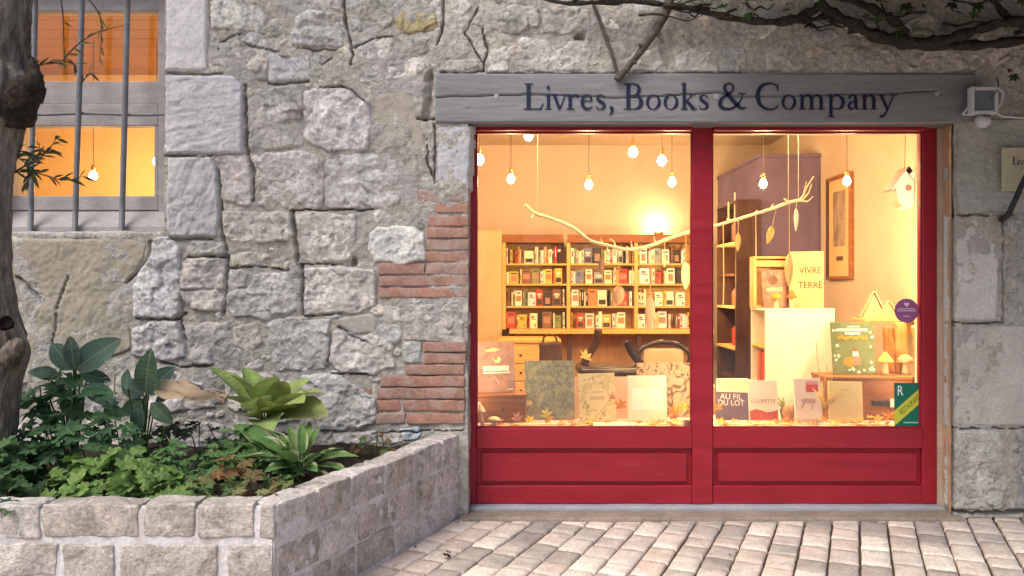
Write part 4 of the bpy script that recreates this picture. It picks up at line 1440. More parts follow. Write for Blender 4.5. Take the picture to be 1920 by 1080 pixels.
HOSTA = [blade(12, 4, lambda t: .36 * math.sin(PI * min(1, t ** .8)) ** .75, .22 + .12 * i, .35, .004, i) for i in range(3)]
HOSTAV = [blade(12, 4, lambda t: .30 * math.sin(PI * min(1, t ** .8)) ** .8, .25 + .1 * i, .35, .015, i, LEAFEDGE) for i in range(2)]
BIGL = [blade(14, 5, lambda t: .29 * math.sin(PI * min(1, t ** .9)) ** .7, .15 + .1 * i, .22, .006, i) for i in range(2)]
NARROW = [blade(6, 1, lambda t: .075 * math.sin(PI * min(1, t ** .8)) ** .7, .35 + .2 * i, .4, 0, i) for i in range(2)]
OLIVE = [blade(4, 1, lambda t: .11 * math.sin(PI * min(1, t)) ** .8, .12 + .15 * i, .3) for i in range(2)]
MAPLE = [lobed(maple_r, 60, .25, i) for i in range(3)]
GERAN = [lobed(geran_r, 28, .3, i, cy=.42) for i in range(3)]
DRYM = [lobed(maple_r, 60, .7, i, DRYLEAF) for i in range(2)]
STEMG = plain('green_stem', (.07, .11, .03), .6)
STEMD = plain('brown_stem', (.09, .06, .04), .8)


def leaf_at(par, me, pos, az, pitch, size, roll=0, col=(.06, .12, .03), name='leaf', sxy=1.0):
    o = bpy.data.objects.new(name, me)
    COL.objects.link(o)
    o.parent = par
    o.matrix_local = Matrix.Translation(Vector(pos) - par.location) @ Matrix.Rotation(az, 4, 'Z') @ Matrix.Rotation(pitch, 4, 'X') @ Matrix.Rotation(roll, 4, 'Y') @ Matrix.Diagonal((size * sxy, size, size, 1))
    o.color = (*col, 1)
    return o


def jit(c, r, a=.18):
    k = r.uniform(1 - a, 1 + a)
    return (c[0] * k * r.uniform(.9, 1.1), c[1] * k, c[2] * k * r.uniform(.85, 1.1))


def stem(par, a, b, rad=.004, mat=STEMG, sag=.02):
    a, b = Vector(a) - par.location, Vector(b) - par.location
    mid = (a + b) / 2 + Vector((0, 0, sag))
    mb = MB()
    mb.tube(smooth_path([a, mid, b], 3), [rad] * 7, 5)
    return mobj('stem', mb.mesh('stem', mat, True), par)


def rosette(name, label, px, py, Y, specs, meshes, col, seed, cat='plant', group=None, size=.2):
    """specs: list of (tip px, tip py, dY, length scale) leaf tips; leaves arch from the crown of the plant"""
    r = random.Random(seed)
    base = W(px, py, Y)
    base.z = max(SZ, base.z)
    t = thing(name, label, cat, base, group=group)
    for (tx, ty, dY, wid) in specs:
        tip = W(tx, ty, Y + dY)
        # leaf covers the outer 65 percent of the way from the crown to its tip
        st = base.lerp(tip, .30) + Vector((0, 0, .03))
        d = tip - st
        L = d.length
        az = math.atan2(-d.x, d.y)
        pitch = math.atan2(d.z, math.hypot(d.x, d.y)) + .22
        leaf_at(t, r.choice(meshes), st, az, pitch, L, r.uniform(-.5, .5), jit(col, r), sxy=wid)
        stem(t, base, st, .005)
    return t


# yellow-green hosta against the wall
rosette('hosta_plant', 'yellow green hosta with broad pointed leaves against the wall in the planter', 495, 800, -.42,
        [(390, 690, .05, 1.0), (440, 700, -.1, 1.0), (462, 688, .1, .9), (500, 700, -.15, 1.1), (540, 715, -.1, 1.1), (585, 712, .05, .9),
         (598, 728, -.15, 1.0), (600, 775, -.25, 1.1), (530, 760, -.3, 1.2), (470, 745, -.25, 1.1), (420, 735, -.1, .9), (555, 748, -.3, 1.1), (450, 780, -.3, 1.0), (500, 790, -.3, 1.1)],
        HOSTA, (.29, .36, .13), 1)
# variegated hosta near the side wall
rosette('variegated_hosta', 'low hosta with cream edged green leaves beside the planter side wall', 565, 895, -.78,
        [(432, 800, .1, .7), (470, 815, 0, .9), (450, 850, -.1, .9), (510, 805, .1, .8), (540, 800, .1, .7), (568, 795, .05, .7), (600, 800, .1, .65), (585, 790, .15, .6),
         (640, 835, .0, .7), (665, 850, -.05, .7), (655, 880, -.1, .7), (610, 845, -.1, .8), (520, 850, -.2, 1.0), (560, 860, -.2, .8), (500, 880, -.2, .9), (590, 885, -.2, .7), (625, 900, -.15, .6)],
        HOSTAV, (.12, .225, .065), 2)


def leaf_axes(par, me, a, b, hint, wid, col):
    """leaf from a to b (world points) with its upper face turned towards hint"""
    y = b - a
    L = y.length
    y = y / L
    z = (hint - y * hint.dot(y)).normalized()
    x = y.cross(z)
    o = bpy.data.objects.new('leaf', me)
    COL.objects.link(o)
    o.parent = par
    M3 = Matrix((x * L * wid, y * L, z * L)).transposed().to_4x4()
    o.matrix_local = Matrix.Translation(a - par.location) @ M3
    o.color = (*col, 1)


# blue-green broad-leaved plants at the back left
def stalked(name, label, px, py, Y, leaves, col, seed):
    r = random.Random(seed)
    base = W(px, py, Y)
    base.z = SZ
    t = thing(name, label, 'plant', base)
    for (x0, y0, x1, y1, wd) in leaves:
        dy = r.uniform(-.12, .06)
        a, b = W(x0, y0, Y + dy), W(x1, y1, Y + dy + r.uniform(-.10, .05))
        leaf_axes(t, r.choice(BIGL), a, b, Vector((r.uniform(-.4, .4), -1, r.uniform(.2, .9))), wd, jit(col, r, .2))
        stem(t, base, a, .0045, STEMG, .0)
    return t


stalked('broad_leaf_plant', 'tall plant with large dark blue green leaves right of the trunk', 140, 800, -.6,
        [(142, 694, 212, 634, 1.0), (138, 694, 96, 642, 1.1), (140, 692, 128, 630, .8), (112, 706, 58, 692, 1.0), (150, 700, 205, 712, .9), (128, 712, 80, 742, 1.0), (160, 722, 216, 756, .9), (120, 730, 150, 790, 1.0), (92, 745, 52, 782, 1.1), (165, 690, 178, 640, .7)],
        (.095, .16, .12), 3)
stalked('broad_leaf_plant', 'second blue green broad leaved plant just left of the dry papery leaf', 268, 815, -.55,
        [(274, 738, 272, 662, .9), (278, 738, 312, 690, .9), (270, 742, 222, 712, 1.0), (268, 748, 224, 776, 1.0), (292, 756, 322, 732, 1.0), (284, 756, 318, 792, 1.0), (262, 760, 252, 812, 1.0), (240, 730, 232, 690, .8)],
        (.09, .155, .115), 4)


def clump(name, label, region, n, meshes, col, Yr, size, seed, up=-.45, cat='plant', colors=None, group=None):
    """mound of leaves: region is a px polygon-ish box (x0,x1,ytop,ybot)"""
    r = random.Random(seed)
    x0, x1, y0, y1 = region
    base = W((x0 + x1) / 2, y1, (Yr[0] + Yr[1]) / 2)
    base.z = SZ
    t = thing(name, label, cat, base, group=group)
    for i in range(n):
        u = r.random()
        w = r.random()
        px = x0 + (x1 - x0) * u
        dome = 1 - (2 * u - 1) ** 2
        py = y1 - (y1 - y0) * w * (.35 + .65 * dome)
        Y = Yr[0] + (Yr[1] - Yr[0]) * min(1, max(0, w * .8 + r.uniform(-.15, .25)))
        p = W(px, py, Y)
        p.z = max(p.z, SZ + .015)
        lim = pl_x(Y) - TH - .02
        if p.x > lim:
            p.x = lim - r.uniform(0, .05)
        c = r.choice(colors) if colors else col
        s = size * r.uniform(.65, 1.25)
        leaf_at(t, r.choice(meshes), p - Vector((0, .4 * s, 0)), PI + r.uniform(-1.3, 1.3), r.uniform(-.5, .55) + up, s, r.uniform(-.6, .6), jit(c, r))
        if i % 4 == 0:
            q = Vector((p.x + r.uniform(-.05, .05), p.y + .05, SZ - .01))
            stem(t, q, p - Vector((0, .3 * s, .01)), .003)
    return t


clump('geranium_clump', 'bright green mound of rounded leaves at the front of the planter', (95, 365, 825, 938), 150, GERAN, (.155, .255, .075), (-1.34, -.95), .085, 11)
clump('ivy_clump', 'dark green lobed leaves at the foot of the trunk', (-60, 110, 790, 940), 100, MAPLE, (.065, .13, .055), (-1.36, -.8), .13, 12)
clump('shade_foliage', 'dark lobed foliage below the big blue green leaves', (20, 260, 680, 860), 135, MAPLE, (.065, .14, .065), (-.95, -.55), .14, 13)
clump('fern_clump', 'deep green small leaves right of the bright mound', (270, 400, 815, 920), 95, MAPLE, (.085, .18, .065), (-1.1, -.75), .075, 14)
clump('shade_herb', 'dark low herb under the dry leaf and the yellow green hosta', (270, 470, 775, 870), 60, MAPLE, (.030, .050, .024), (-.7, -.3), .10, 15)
clump('autumn_strawberry', 'yellowing and brown lobed leaves behind the planter front corner', (350, 560, 845, 940), 80, MAPLE, None, (-1.32, -.95), .10, 16,
      colors=[(.13, .18, .06), (.17, .18, .08), (.16, .11, .05), (.10, .15, .05), (.20, .10, .045), (.22, .20, .10)])
clump('edge_herb', 'small brownish green herb where the planter side wall meets the house', (655, 760, 806, 840), 26, MAPLE, None, (-.45, -.2), .06, 17,
      colors=[(.10, .13, .05), (.16, .11, .05), (.2, .09, .04), (.07, .10, .04)])
clump('front_creeper', 'thin strip of dark creeper leaves along the planter front edge', (-30, 560, 915, 942), 45, GERAN, None, (-1.36, -1.2), .06, 18,
      colors=[(.05, .10, .04), (.08, .13, .05), (.12, .12, .05)])
clump('low_greenery', 'mid green leafy filler between the mound and the cream edged hosta', (390, 570, 790, 885), 95, MAPLE, (.10, .19, .07), (-.85, -.5), .11, 19)

# dry papery leaf, with white flowering sprig
v, f = [], []
r = random.Random(3)
nl, nw = 14, 8
for i in range(nl + 1):
    t = i / nl
    w = .085 * math.sin(PI * min(1, .12 + t * .86)) ** .8 * (1 - .45 * t)
    for j in range(nw + 1):
        s = j / nw * 2 - 1
        z = .010 * math.sin(s * 8 + t * 5) - .03 * t * t + .010 * math.sin(t * 13 + s * 4) + r.uniform(-.004, .004)
        v.append((t * .34 + .01 * s, s * w * .6 + .015 * math.sin(t * 9) + .012 * math.sin(s * 14), z - .02 * s * s + s * w * .55))
for i in range(nl):
    for j in range(nw):
        f.append((i * (nw + 1) + j, i * (nw + 1) + j + 1, (i + 1) * (nw + 1) + j + 1, (i + 1) * (nw + 1) + j))
p = W(300, 718, -.62)
dl_ = tag(mobj('dry_leaf', new_mesh('dry_leaf', v, f, DRYLEAF, True), None, (.40, .30, .225), p, (0, .14, 0)),
          'large crumpled tan dry leaf lying between the blue green plant and hosta', 'leaf')
sp = thing('flower_sprig', 'thin pale sprig with tiny white flowers among blue green leaves', 'flower', W(214, 740, -.78))
PALEST = plain('pale_stem', (.30, .33, .20), .7)
FLW = plain('white_petal', (.6, .6, .52), .7)
stem(sp, W(214, 745, -.78), W(216, 685, -.80), .004, PALEST)
for i in range(9):
    p = W(212 + r.uniform(-16, 10), 680 + i * 4 + r.uniform(-6, 6), -.8 + r.uniform(-.02, .02))
    leaf_at(sp, GERAN[i % 3], p, r.uniform(0, 6), r.uniform(-.5, 1), .022, 0, (.5, .52, .40), 'flower')

# fallen leaves on the paving and in the bed
for i, (x, y, lab, c, s) in enumerate([(836, 1052, 'curled dark brown leaf on the paving near the planter', (.05, .03, .025), .06), (848, 1044, 'small reddish brown leaf on the paving beside the curled one', (.12, .05, .035), .04),
                                       (862, 982, 'tiny dark leaf on the paving at the planter end', (.05, .035, .025), .03), (735, 1068, 'yellowish leaf scrap on the paving by the planter wall', (.3, .24, .06), .035),
                                       (1365, 1046, 'small dark leaf scrap on the paving below the right panel', (.06, .04, .03), .02), (778, 1034, 'tiny brown leaf scrap close to the planter side wall', (.10, .07, .05), .025)]):
    dist = EYE * PXM * D / (y - 540)
    Y = dist - D
    t = mobj('fallen_leaf', DRYM[i % 2], None, c, (fx(x) * dist / D, Y, .012 + s * .1), (.2, .3, i * 1.3))
    t.scale = (s, s, s)
    tag(t, lab, 'leaf', 'fallen leaves on the paving')

# ------------------------------------------------------------------ olive tree at the left edge
TY = -1.0
tp = [(930, -25, 78, 0), (880, -27, 58, 0), (800, -24, 54, 0), (720, -14, 52, 0), (665, -4, 58, 0), (630, -6, 56, 0), (590, -20, 56, 0), (520, -28, 54, 0), (440, -32, 52, 0), (360, -30, 53, 0), (300, -24, 54, 0), (240, -14, 58, 0),
      (195, -4, 62, 0), (150, 0, 62, 0), (110, -6, 56, 0), (40, -4, 56, 0), (-40, 2, 56, 0), (-140, 14, 54, 0), (-260, 34, 50, 0)]
base = W(-25, 930, TY)
base.z = SZ - .02
tree = thing('olive_tree', 'gnarled grey olive tree trunk at the left picture edge', 'tree', base)
path = smooth_path([(x - 4, y, hw * .95) for y, x, hw, _ in tp], 12)
nseg = 72
v, f = [], []
for i, (x, y, hw) in enumerate(path):
    c = W(x, y, TY)
    rr = hw / 409.0
    for j in range(nseg):
        a = 2 * PI * j / nseg
        ru = 1 + .07 * float(vnoise(np.array([a * 2.2]), np.array([c.z * 5]), 5)[0]) + .07 * float(vnoise(np.array([math.cos(a) * 4 + 9]), np.array([c.z * 9 + math.sin(a) * 4]), 6)[0]) + .06 * float(ridged(np.array([a * 5.5 + 1.2 * math.sin(c.z * 4)]), np.array([c.z * 5.0]), 3, 12)[0]) - .04
        v.append((c.x + math.cos(a) * rr * ru - base.x, c.y + math.sin(a) * rr * ru - base.y, c.z - base.z))
for i in range(len(path) - 1):
    for j in range(nseg):
        k = (j + 1) % nseg
        f.append((i * nseg + j, i * nseg + k, (i + 1) * nseg + k, (i + 1) * nseg + j))
mobj('trunk', new_mesh('trunk', v, f, BARK, True), tree)
DARKBARK = surf('dark_bark', (.045, .036, .029), .5, 14, 50, .4, ((22, .9, .03), (70, .7, .01)), .95, .1)
for nm, pts in (('branch_stub', [((20, 215), .085, 0), ((40, 185), .075, -.05), ((58, 165), .055, -.1), ((64, 140), .032, -.12), ((58, 108), .010, -.12)]),
                ('branch_stub', [((5, 690), .06, 0), ((22, 662), .045, -.08), ((34, 644), .030, -.11), ((38, 634), .016, -.11)])):
    mb = MB()
    SPt = smooth_path([(*(W(*p, TY + dy) - base), r_) for p, r_, dy in pts], 5)
    mb.tube([p[:3] for p in SPt], [float(p[3]) for p in SPt], 20, rough=.26, seed=3)
    mobj(nm, mb.mesh(nm, DARKBARK if nm == 'branch_stub' and pts[0][0][1] < 400 else BARK, True), tree)
mb = MB()
mb.tube([W(10, 606, TY - .115) - base, W(12, 604, TY - .150) - base], [.035, .027], 10, rough=.1, seed=9)
mobj('knot_hole', mb.mesh('knot_hole', surf('knot_dark', (.012, .010, .009), .3, 20, 60, .2, ((60, .6, .01),), 1, .05), True), tree)
r = random.Random(77)


def twig(pts, Y, n, col, size, seed, leafy=(.15, 1.0)):
    r = random.Random(seed)
    P3 = smooth_path([W(x, y, Y + .04 * i) for i, (x, y) in enumerate(pts)], 6)
    mb = MB()
    mb.tube([Vector(p) - base for p in P3], [.0042 * (1 - .7 * i / len(P3)) for i in range(len(P3))], 5)
    mobj('twig', mb.mesh('twig', TWIGBARK, True), tree)
    for i in range(n):
        t = leafy[0] + (leafy[1] - leafy[0]) * i / n
        p = Vector(P3[min(len(P3) - 1, int(t * len(P3)))])
        q = Vector(P3[min(len(P3) - 1, int(t * len(P3)) + 1)]) - Vector(P3[max(0, int(t * len(P3)) - 1)])
        az = math.atan2(-q.x, q.y) + (1 if i % 2 else -1) * r.uniform(.3, 1.0)
        pit = math.atan2(q.z, math.hypot(q.x, q.y)) * .6 + r.uniform(-.8, .8)
        leaf_at(tree, OLIVE[i % 2], p, az, pit, size * r.uniform(.7, 1.2), r.uniform(-1.5, 1.5), jit(col, r, .3))


OC = (.055, .075, .050)
twig([(45, 150), (70, 125), (95, 118), (130, 112), (142, 128)], -.95, 14, OC, .075, 1)
twig([(150, 160), (165, 140), (172, 136)], -.6, 5, OC, .07, 2)
twig([(15, 330), (40, 315), (70, 300), (95, 275), (108, 255)], -.95, 20, OC, .07, 3)
twig([(15, 325), (50, 322), (90, 330), (120, 338), (160, 330)], -.95, 18, OC, .07, 4)
twig([(20, 290), (40, 300), (60, 320), (50, 345)], -.98, 14, OC, .075, 5)
twig([(20, 280), (45, 285), (75, 290), (70, 265)], -1.0, 14, (.06, .08, .07), .075, 8)
twig([(110, -40), (118, 30), (120, 90), (122, 140)], -.7, 8, (.16, .19, .07), .05, 6, (.4, .95))
twig([(120, 110), (150, 80), (190, 58), (232, 48)], -.7, 9, (.17, .20, .08), .055, 7)
twig([(150, -20), (185, 25), (190, 70), (186, 110)], -.7, 9, (.15, .19, .07), .055, 9, (.3, 1))
# crown above the picture
r = random.Random(5)
lv, lf = [], []
for i in range(2200):
    c = Vector((-2.2 + r.gauss(0, .75), TY - .2 + r.gauss(0, .5), 4.35 + r.gauss(0, .38)))
    if c.z < 3.75:
        continue
    d = Vector((r.gauss(0, 1), r.gauss(0, 1), r.gauss(-.2, .7))).normalized() * .065
    s = d.cross(Vector((r.gauss(0, 1), r.gauss(0, 1), r.gauss(0, 1)))).normalized() * .010
    c -= base
    b = len(lv)
    lv += [c, c + d * .5 + s, c + d, c + d * .5 - s]
    lf.append((b, b + 1, b + 2, b + 3))
o = mobj('crown', new_mesh('crown', lv, lf, LEAF), tree, OC)
o['kind'] = 'stuff'
mb = MB()
top = W(34, -260, TY) - base
for k in range(6):
    e = Vector((r.uniform(-.9, .9), r.uniform(-.6, .4), r.uniform(.7, 1.2)))
    mb.tube(smooth_path([top, top + e * .5 + Vector((.05, 0, .1)), top + e], 4), [.06 - .005 * i for i in range(9)], 7)
mobj('limb', mb.mesh('limb', BARK, True), tree)

# ------------------------------------------------------------------ vine over the shop
vb = W(1960, 60, -.1)
vine = thing('old_vine', 'dark gnarled vine running along the wall above the sign beam', 'vine', vb)
VN = [([(1000, -14), (1060, 6), (1130, 4), (1200, 2), (1262, 12), (1300, 16), (1345, 28), (1400, 38), (1462, 41), (1505, 30), (1540, 10)], -.09, [6, 5, 7, 8, 8, 9, 9, 9, 11, 12, 12]),
      ([(1535, 5), (1560, 26), (1600, 46), (1640, 66), (1690, 78), (1750, 80), (1800, 66), (1850, 50), (1900, 40), (1960, 30)], -.12, [16, 15, 15, 15, 17, 16, 14, 13, 12, 12]),
      ([(1520, -30), (1580, -6), (1640, 18), (1680, 42), (1700, 62)], -.13, [12, 10, 10, 11, 10]),
      ([(1680, 74), (1760, 86), (1840, 84), (1900, 78), (1970, 70)], -.10, [12, 13, 12, 13, 13]),
      ([(1480, 38), (1520, 38), (1560, 24)], -.07, [8, 8, 8]),
      ([(1840, -30), (1870, 10), (1900, 40), (1960, 60)], -.10, [7, 8, 8, 9])]
for i, (pts, Y, ws) in enumerate(VN):
    mb = MB()
    P3 = smooth_path([(*(W(x, y, Y + .015 * math.sin(j * 2.1)) - vb), w / PXM) for j, ((x, y), w) in enumerate(zip(pts, ws))], 7)
    mb.tube([p[:3] for p in P3], [float(p[3]) * .64 * (1 + .22 * math.sin(j * .9 + i)) for j, p in enumerate(P3)], 14, rough=.22, seed=i)
    mobj('stem', mb.mesh('stem', VINEBARK, True), vine)
VL = (.035, .062, .028)
rt_ = random.Random(55)
for i in range(18):                                 # thin bare shoots tangled along the old stems
    x, y = rt_.uniform(1000, 1930), rt_.uniform(-15, 60)
    if x < 1480:
        y = rt_.uniform(-15, 25)
    dx, L_s = rt_.choice([-1, 1]), rt_.uniform(50, 150)
    pts = [(x + dx * L_s * t, y + rt_.uniform(-9, 9) + 10 * math.sin(3 * t), -.08 - .08 * rt_.random()) for t in (0, .25, .5, .75, 1)]
    mb = MB()
    P3 = smooth_path([W(*p) - vb for p in pts], 4)
    mb.tube(P3, [.008 - .006 * j / len(P3) for j in range(len(P3))], 6, rough=.15, seed=i)
    mobj('shoot', mb.mesh('shoot', VINEBARK, True), vine)
r = random.Random(21)
for (x, y, n, sp_, s, c) in [(1385, 8, 14, 26, .08, (.06, .13, .045)), (1250, -5, 8, 25, .07, VL), (1640, 38, 14, 30, .07, VL), (1690, 35, 10, 22, .07, VL), (1790, 8, 14, 30, .08, VL), (1890, 60, 10, 35, .07, VL), (1560, -5, 10, 40, .08, VL),
                             (1690, -5, 10, 50, .08, (.05, .09, .04)), (1880, -8, 14, 40, .08, VL), (1050, 2, 8, 30, .045, (.07, .06, .045)), (1330, 22, 8, 40, .045, (.16, .10, .06)), (1340, 62, 5, 10, .03, (.45, .45, .38)), (1900, 130, 8, 20, .06, VL), (1470, 12, 8, 40, .06, VL)]:
    for i in range(max(3, int(n * .6))):
        p = W(x + r.gauss(0, sp_ * .7), y + r.gauss(0, sp_ * .35), -.12 - r.random() * .12)
        leaf_at(vine, MAPLE[i % 3], p, PI + r.uniform(-1.2, 1.2), r.uniform(-1.3, .3), s * r.uniform(.6, 1.2), r.uniform(-.6, .6), jit(c, r, .3))
lv, lf = [], []
for i in range(12000):  # unseen leaf canopy, invented and spread forward to shade the upper wall
    cy = -.12 - 1.7 * r.random()
    cx = r.uniform(.9, 4.6) if r.random() < .3 else r.uniform(1.7, 4.8)
    c = Vector((cx, cy, 3.03 + .367 * cy + .13 + abs(r.gauss(0, .2)))) - vb
    u = Vector((r.gauss(0, 1), r.gauss(0, 1), r.gauss(0, .5))).normalized() * .055
    w = u.cross(Vector((r.gauss(0, .4), r.gauss(0, .4), 1))).normalized() * .05
    b = len(lv)
    lv += [c - u, c - u * .2 + w, c + u * .3 + w * .6, c + u * 1.1, c + u * .3 - w * .6, c - u * .2 - w]
    lf.append(tuple(range(b, b + 6)))
o = mobj('foliage', new_mesh('foliage', lv, lf, LEAF), vine, VL)
o['kind'] = 'stuff'
# two cut sticks standing on the beam
for nm, lab, pts, ws, cat in [('stick', 'thin straight stick leaning down onto the sign beam', [(1098, -30, -.05), (1125, 40, -.05), (1145, 95, -.05), (1158, 138, -.05)], [3, 3.4, 3.4, 3], 'stick'),
                              ('pruned_branch', 'thicker pruned branch leaning onto the sign beam beside the thin stick', [(1262, -20, -.1), (1248, 22, -.09), (1230, 55, -.08), (1200, 98, -.07), (1172, 132, -.06), (1156, 150, -.058)], [8, 9, 8.5, 6.5, 6, 6.5], 'branch')]:
    b0 = W(*pts[-1])
    t = thing(nm, lab, cat, b0)
    mb = MB()
    P3 = smooth_path([(*(W(*p) - b0), w / PXM) for p, w in zip(pts, ws)], 6)
    mb.tube([p[:3] for p in P3], [float(p[3]) for p in P3], 10, rough=.10, seed=5)
    mobj('shaft', mb.mesh('shaft', TWIGBARK, True), t)
    if nm == 'pruned_branch':
        for (x, y, x2, y2) in ((1232, 60, 1244, 80), (1205, 86, 1197, 84), (1186, 116, 1194, 118)):
            mb = MB()
            mb.tube([W(x, y, -.08) - b0, W((x + x2) / 2, (y + y2) / 2, -.09) - b0, W(x2, y2, -.09) - b0], [.014, .011, .009], 8, rough=.15)
            mobj('spur', mb.mesh('spur', TWIGBARK, True), t)

# ------------------------------------------------------------------ house across the square (added only to give the panes something to reflect)
oh = thing('opposite_house', 'long plain house added across the square for the panes to reflect', 'building', (0, -17, 0))
OHM = surf('ochre_render', (.36, .32, .27), .15, 1.2, 20, .08, ((12, .2, .02),), .9, .1)
OHW = plain('dark_window', (.04, .045, .05), .15, .5)
OHS = plain('pale_shutter', (.55, .56, .58), .6, .2)
OHR = surf('clay_roof', (.24, .12, .08), .2, 3, 20, .1, ((10, .5, .03),), .9, .1)
m = MB()
m.box(-16, 16, -6, 0, 0, 4.6)
mobj('wall', m.mesh('wall', OHM), oh)
m = MB()
m.add([(-16.4, .4, 4.5), (16.4, .4, 4.5), (16.4, -3, 6.3), (-16.4, -3, 6.3), (-16.4, -6.4, 4.5), (16.4, -6.4, 4.5)], [(0, 1, 2, 3), (3, 2, 5, 4)])
mobj('roof', m.mesh('roof', OHR), oh)
for i in range(9):
    x = -13 + i * 3.2
    m = MB()
    m.bbox(x - .5, x + .5, -.02, .03, 1.5, 3.3, .01)
    wnd = mobj('window', m.mesh('window', OHW), oh)
    for s_ in (-1, 1):
        m = MB()
        m.bbox(x + s_ * .8 - .26, x + s_ * .8 + .26, .005, .05, 1.48, 3.32, .01)
        mobj('shutter', m.mesh('shutter', OHS), oh)

# ------------------------------------------------------------------ the shop room
WALLM = surf('cream_wall', (.56, .455, .35), .06, 1.5, 30, .03, ((30, .12, .004),), .85, .15)
CEILM = surf('plank_ceiling', (.52, .42, .315), .08, 2, 30, .04, ((20, .15, .004),), .8, .15, stretch=(.4, 6, 1))
FLOORM = wood('floor_boards', (.30, .17, .075), (.16, .08, .03), 3, (1, 6, 1))
OAK = wood('oak', (.74, .47, .15), (.58, .34, .10), 4, (1, 6, 6))
OAKV = wood('oak_upright', (.76, .49, .17), (.60, .36, .11), 4, (6, 6, 1))
DARKWOOD = wood('dark_wood', (.075, .028, .014), (.03, .012, .007), 4, (6, 6, 1))
BROWNWOOD = wood('brown_wood', (.30, .115, .04), (.19, .065, .022), 4, (1, 6, 6))
PLUM = surf('plum_paint', (.155, .115, .20), .12, 3, 40, .06, ((40, .15, .004),), .8, .2)
WHITEM = surf('white_lacquer', (.80, .76, .66), .03, 3, 30, .02, ((40, .05, .002),), .5, .3)
ORANGEWOOD = wood('orange_panel', (.55, .30, .10), (.45, .22, .06), 3, (6, 6, 1))
RX0, RX1, RYF, RYB, RZ = -1.6, 2.97, .40, 4.5, 3.0


def slab(name, x0, x1, y0, y1, z0, z1, mat):
    m = MB()
    m.box(x0, x1, y0, y1, z0, z1)
    return struct(name, m.mesh(name, mat))


slab('room_floor', RX0, RX1, .32, RYB, -.02, .005, FLOORM)
slab('back_wall', RX0 - .1, RX1 + .1, RYB, RYB + .1, -.02, RZ, WALLM)
slab('room_right_wall', RX1, RX1 + .1, .16, RYB, -.02, RZ, WALLM)
slab('room_left_wall', RX0 - .1, RX0, .1, RYB, -.02, 3.4, WALLM)
# ceiling boards with real joints
cm = MB()
cm.box(RX0 - .1, RX1 + .1, .1, RYB + .1, RZ + .02, RZ + .1)
ceil_o = struct('room_ceiling', cm.mesh('room_ceiling', CEILM))
y = .32
while y < RYB:
    m = MB()
    m.bbox(RX0, RX1, y + .003, y + .157, RZ - .002, RZ + .019, .004)
    mobj('ceiling_plank', m.mesh('ceiling_plank', CEILM), ceil_o)
    y += .16
# inner side of the facade around the opening
fm_ = MB()
fm_.box(RX0, SX0 - .012, .32, .40, 0, RZ)
fm_.box(SX1 + .03, RX1, .1, .16, 0, RZ)
fm_.box(SX0 - .3, SX1 + .3, .301, .36, 2.31, RZ)
struct('front_inner_wall', fm_.mesh('front_inner_wall', WALLM))

BULB = emit('bulb_glow', (1.0, .80, .50), 30.0)
WARM = (1.0, .60, .28)
CORD = plain('cord', (.10, .07, .05), .7)
BRASS = plain('brass', (.45, .30, .12), .35, .5, .8)


def pendant(label, px, py, Y, watt, rad=.028, group='pendant bulbs in the shop', ceil=RZ, globe=False):
    p = W(px, py, Y)
    t = thing('pendant_bulb', label, 'lamp', p, group=group)
    m = MB()
    if globe:
        prof = [(.004, -rad), (rad * .6, -rad * .8), (rad, 0), (rad * .75, rad * .75), (rad * .3, rad * 1.2)]
    else:
        prof = [(.003, -rad * 1.1), (rad * .62, -rad * .86), (rad, -rad * .1), (rad * .8, rad * .6), (rad * .42, rad * 1.25)]
    m.lathe(prof, 16)
    mobj('bulb', m.mesh('bulb', BULB, True), t)
    m = MB()
    m.lathe([(rad * .42, rad * 1.26), (.016, rad * 1.5), (.016, rad * 2.6), (.006, rad * 2.9)], 12)
    mobj('socket', m.mesh('socket', BRASS, True), t)
    m = MB()
    m.tube([(0, 0, rad * 2.9), (0, 0, ceil - p.z)], .0028, 6)
    mobj('cord', m.mesh('cord', CORD), t)
    ld = bpy.data.lights.new('bulb_light', 'POINT')
    ld.energy = watt
    ld.color = WARM
    ld.shadow_soft_size = rad * 1.1
    lo = bpy.data.objects.new('bulb_light', ld)
    link(lo, t)
    lo.location = (0, 0, -rad * 1.4)
    return t


BW = 12.0
for px, py, lab in ((958, 336, 'hanging bulb at the left above the birch branch tip'), (1104, 347, 'hanging bulb in the middle of the left pane'), (1260, 342, 'hanging bulb near the mullion in the left pane'),
                    (1431, 345, 'hanging bulb before the dark plum chimney breast'), (1588, 340, 'hanging bulb before the framed picture on the right wall')):
    pendant(lab, px, py, 1.0, BW)
for px, py, lab in ((899, 300, 'globe bulb half hidden by the left edge of the shopfront'), (991, 255, 'globe bulb high up at the top of the left pane'),
                    (1187, 286, 'higher of two globe bulbs right of centre in left pane'), (1241, 302, 'lower of two globe bulbs right of centre in left pane')):
    pendant(lab, px, py, 2.5, BW * 1.9, .043, globe=True)

# ------------------------------------------------------------------ back bookcase and its books
BKY = 4.2
kb = (D + BKY) / D
bz = lambda py: EYE + (540 - py) / PXM * kb
bx_ = lambda px: fx(px) * kb
case = thing('oak_bookcase', 'wide golden oak bookcase along the back wall of the shop', 'bookcase', (0, 0, 0))
ups = [945, 1066, 1193, 1320]


def part(root, name, mat, *boxes, bev=.003):
    m = MB()
    for b in boxes:
        m.bbox(*b, bev)
    return mobj(name, m.mesh(name, mat), root)


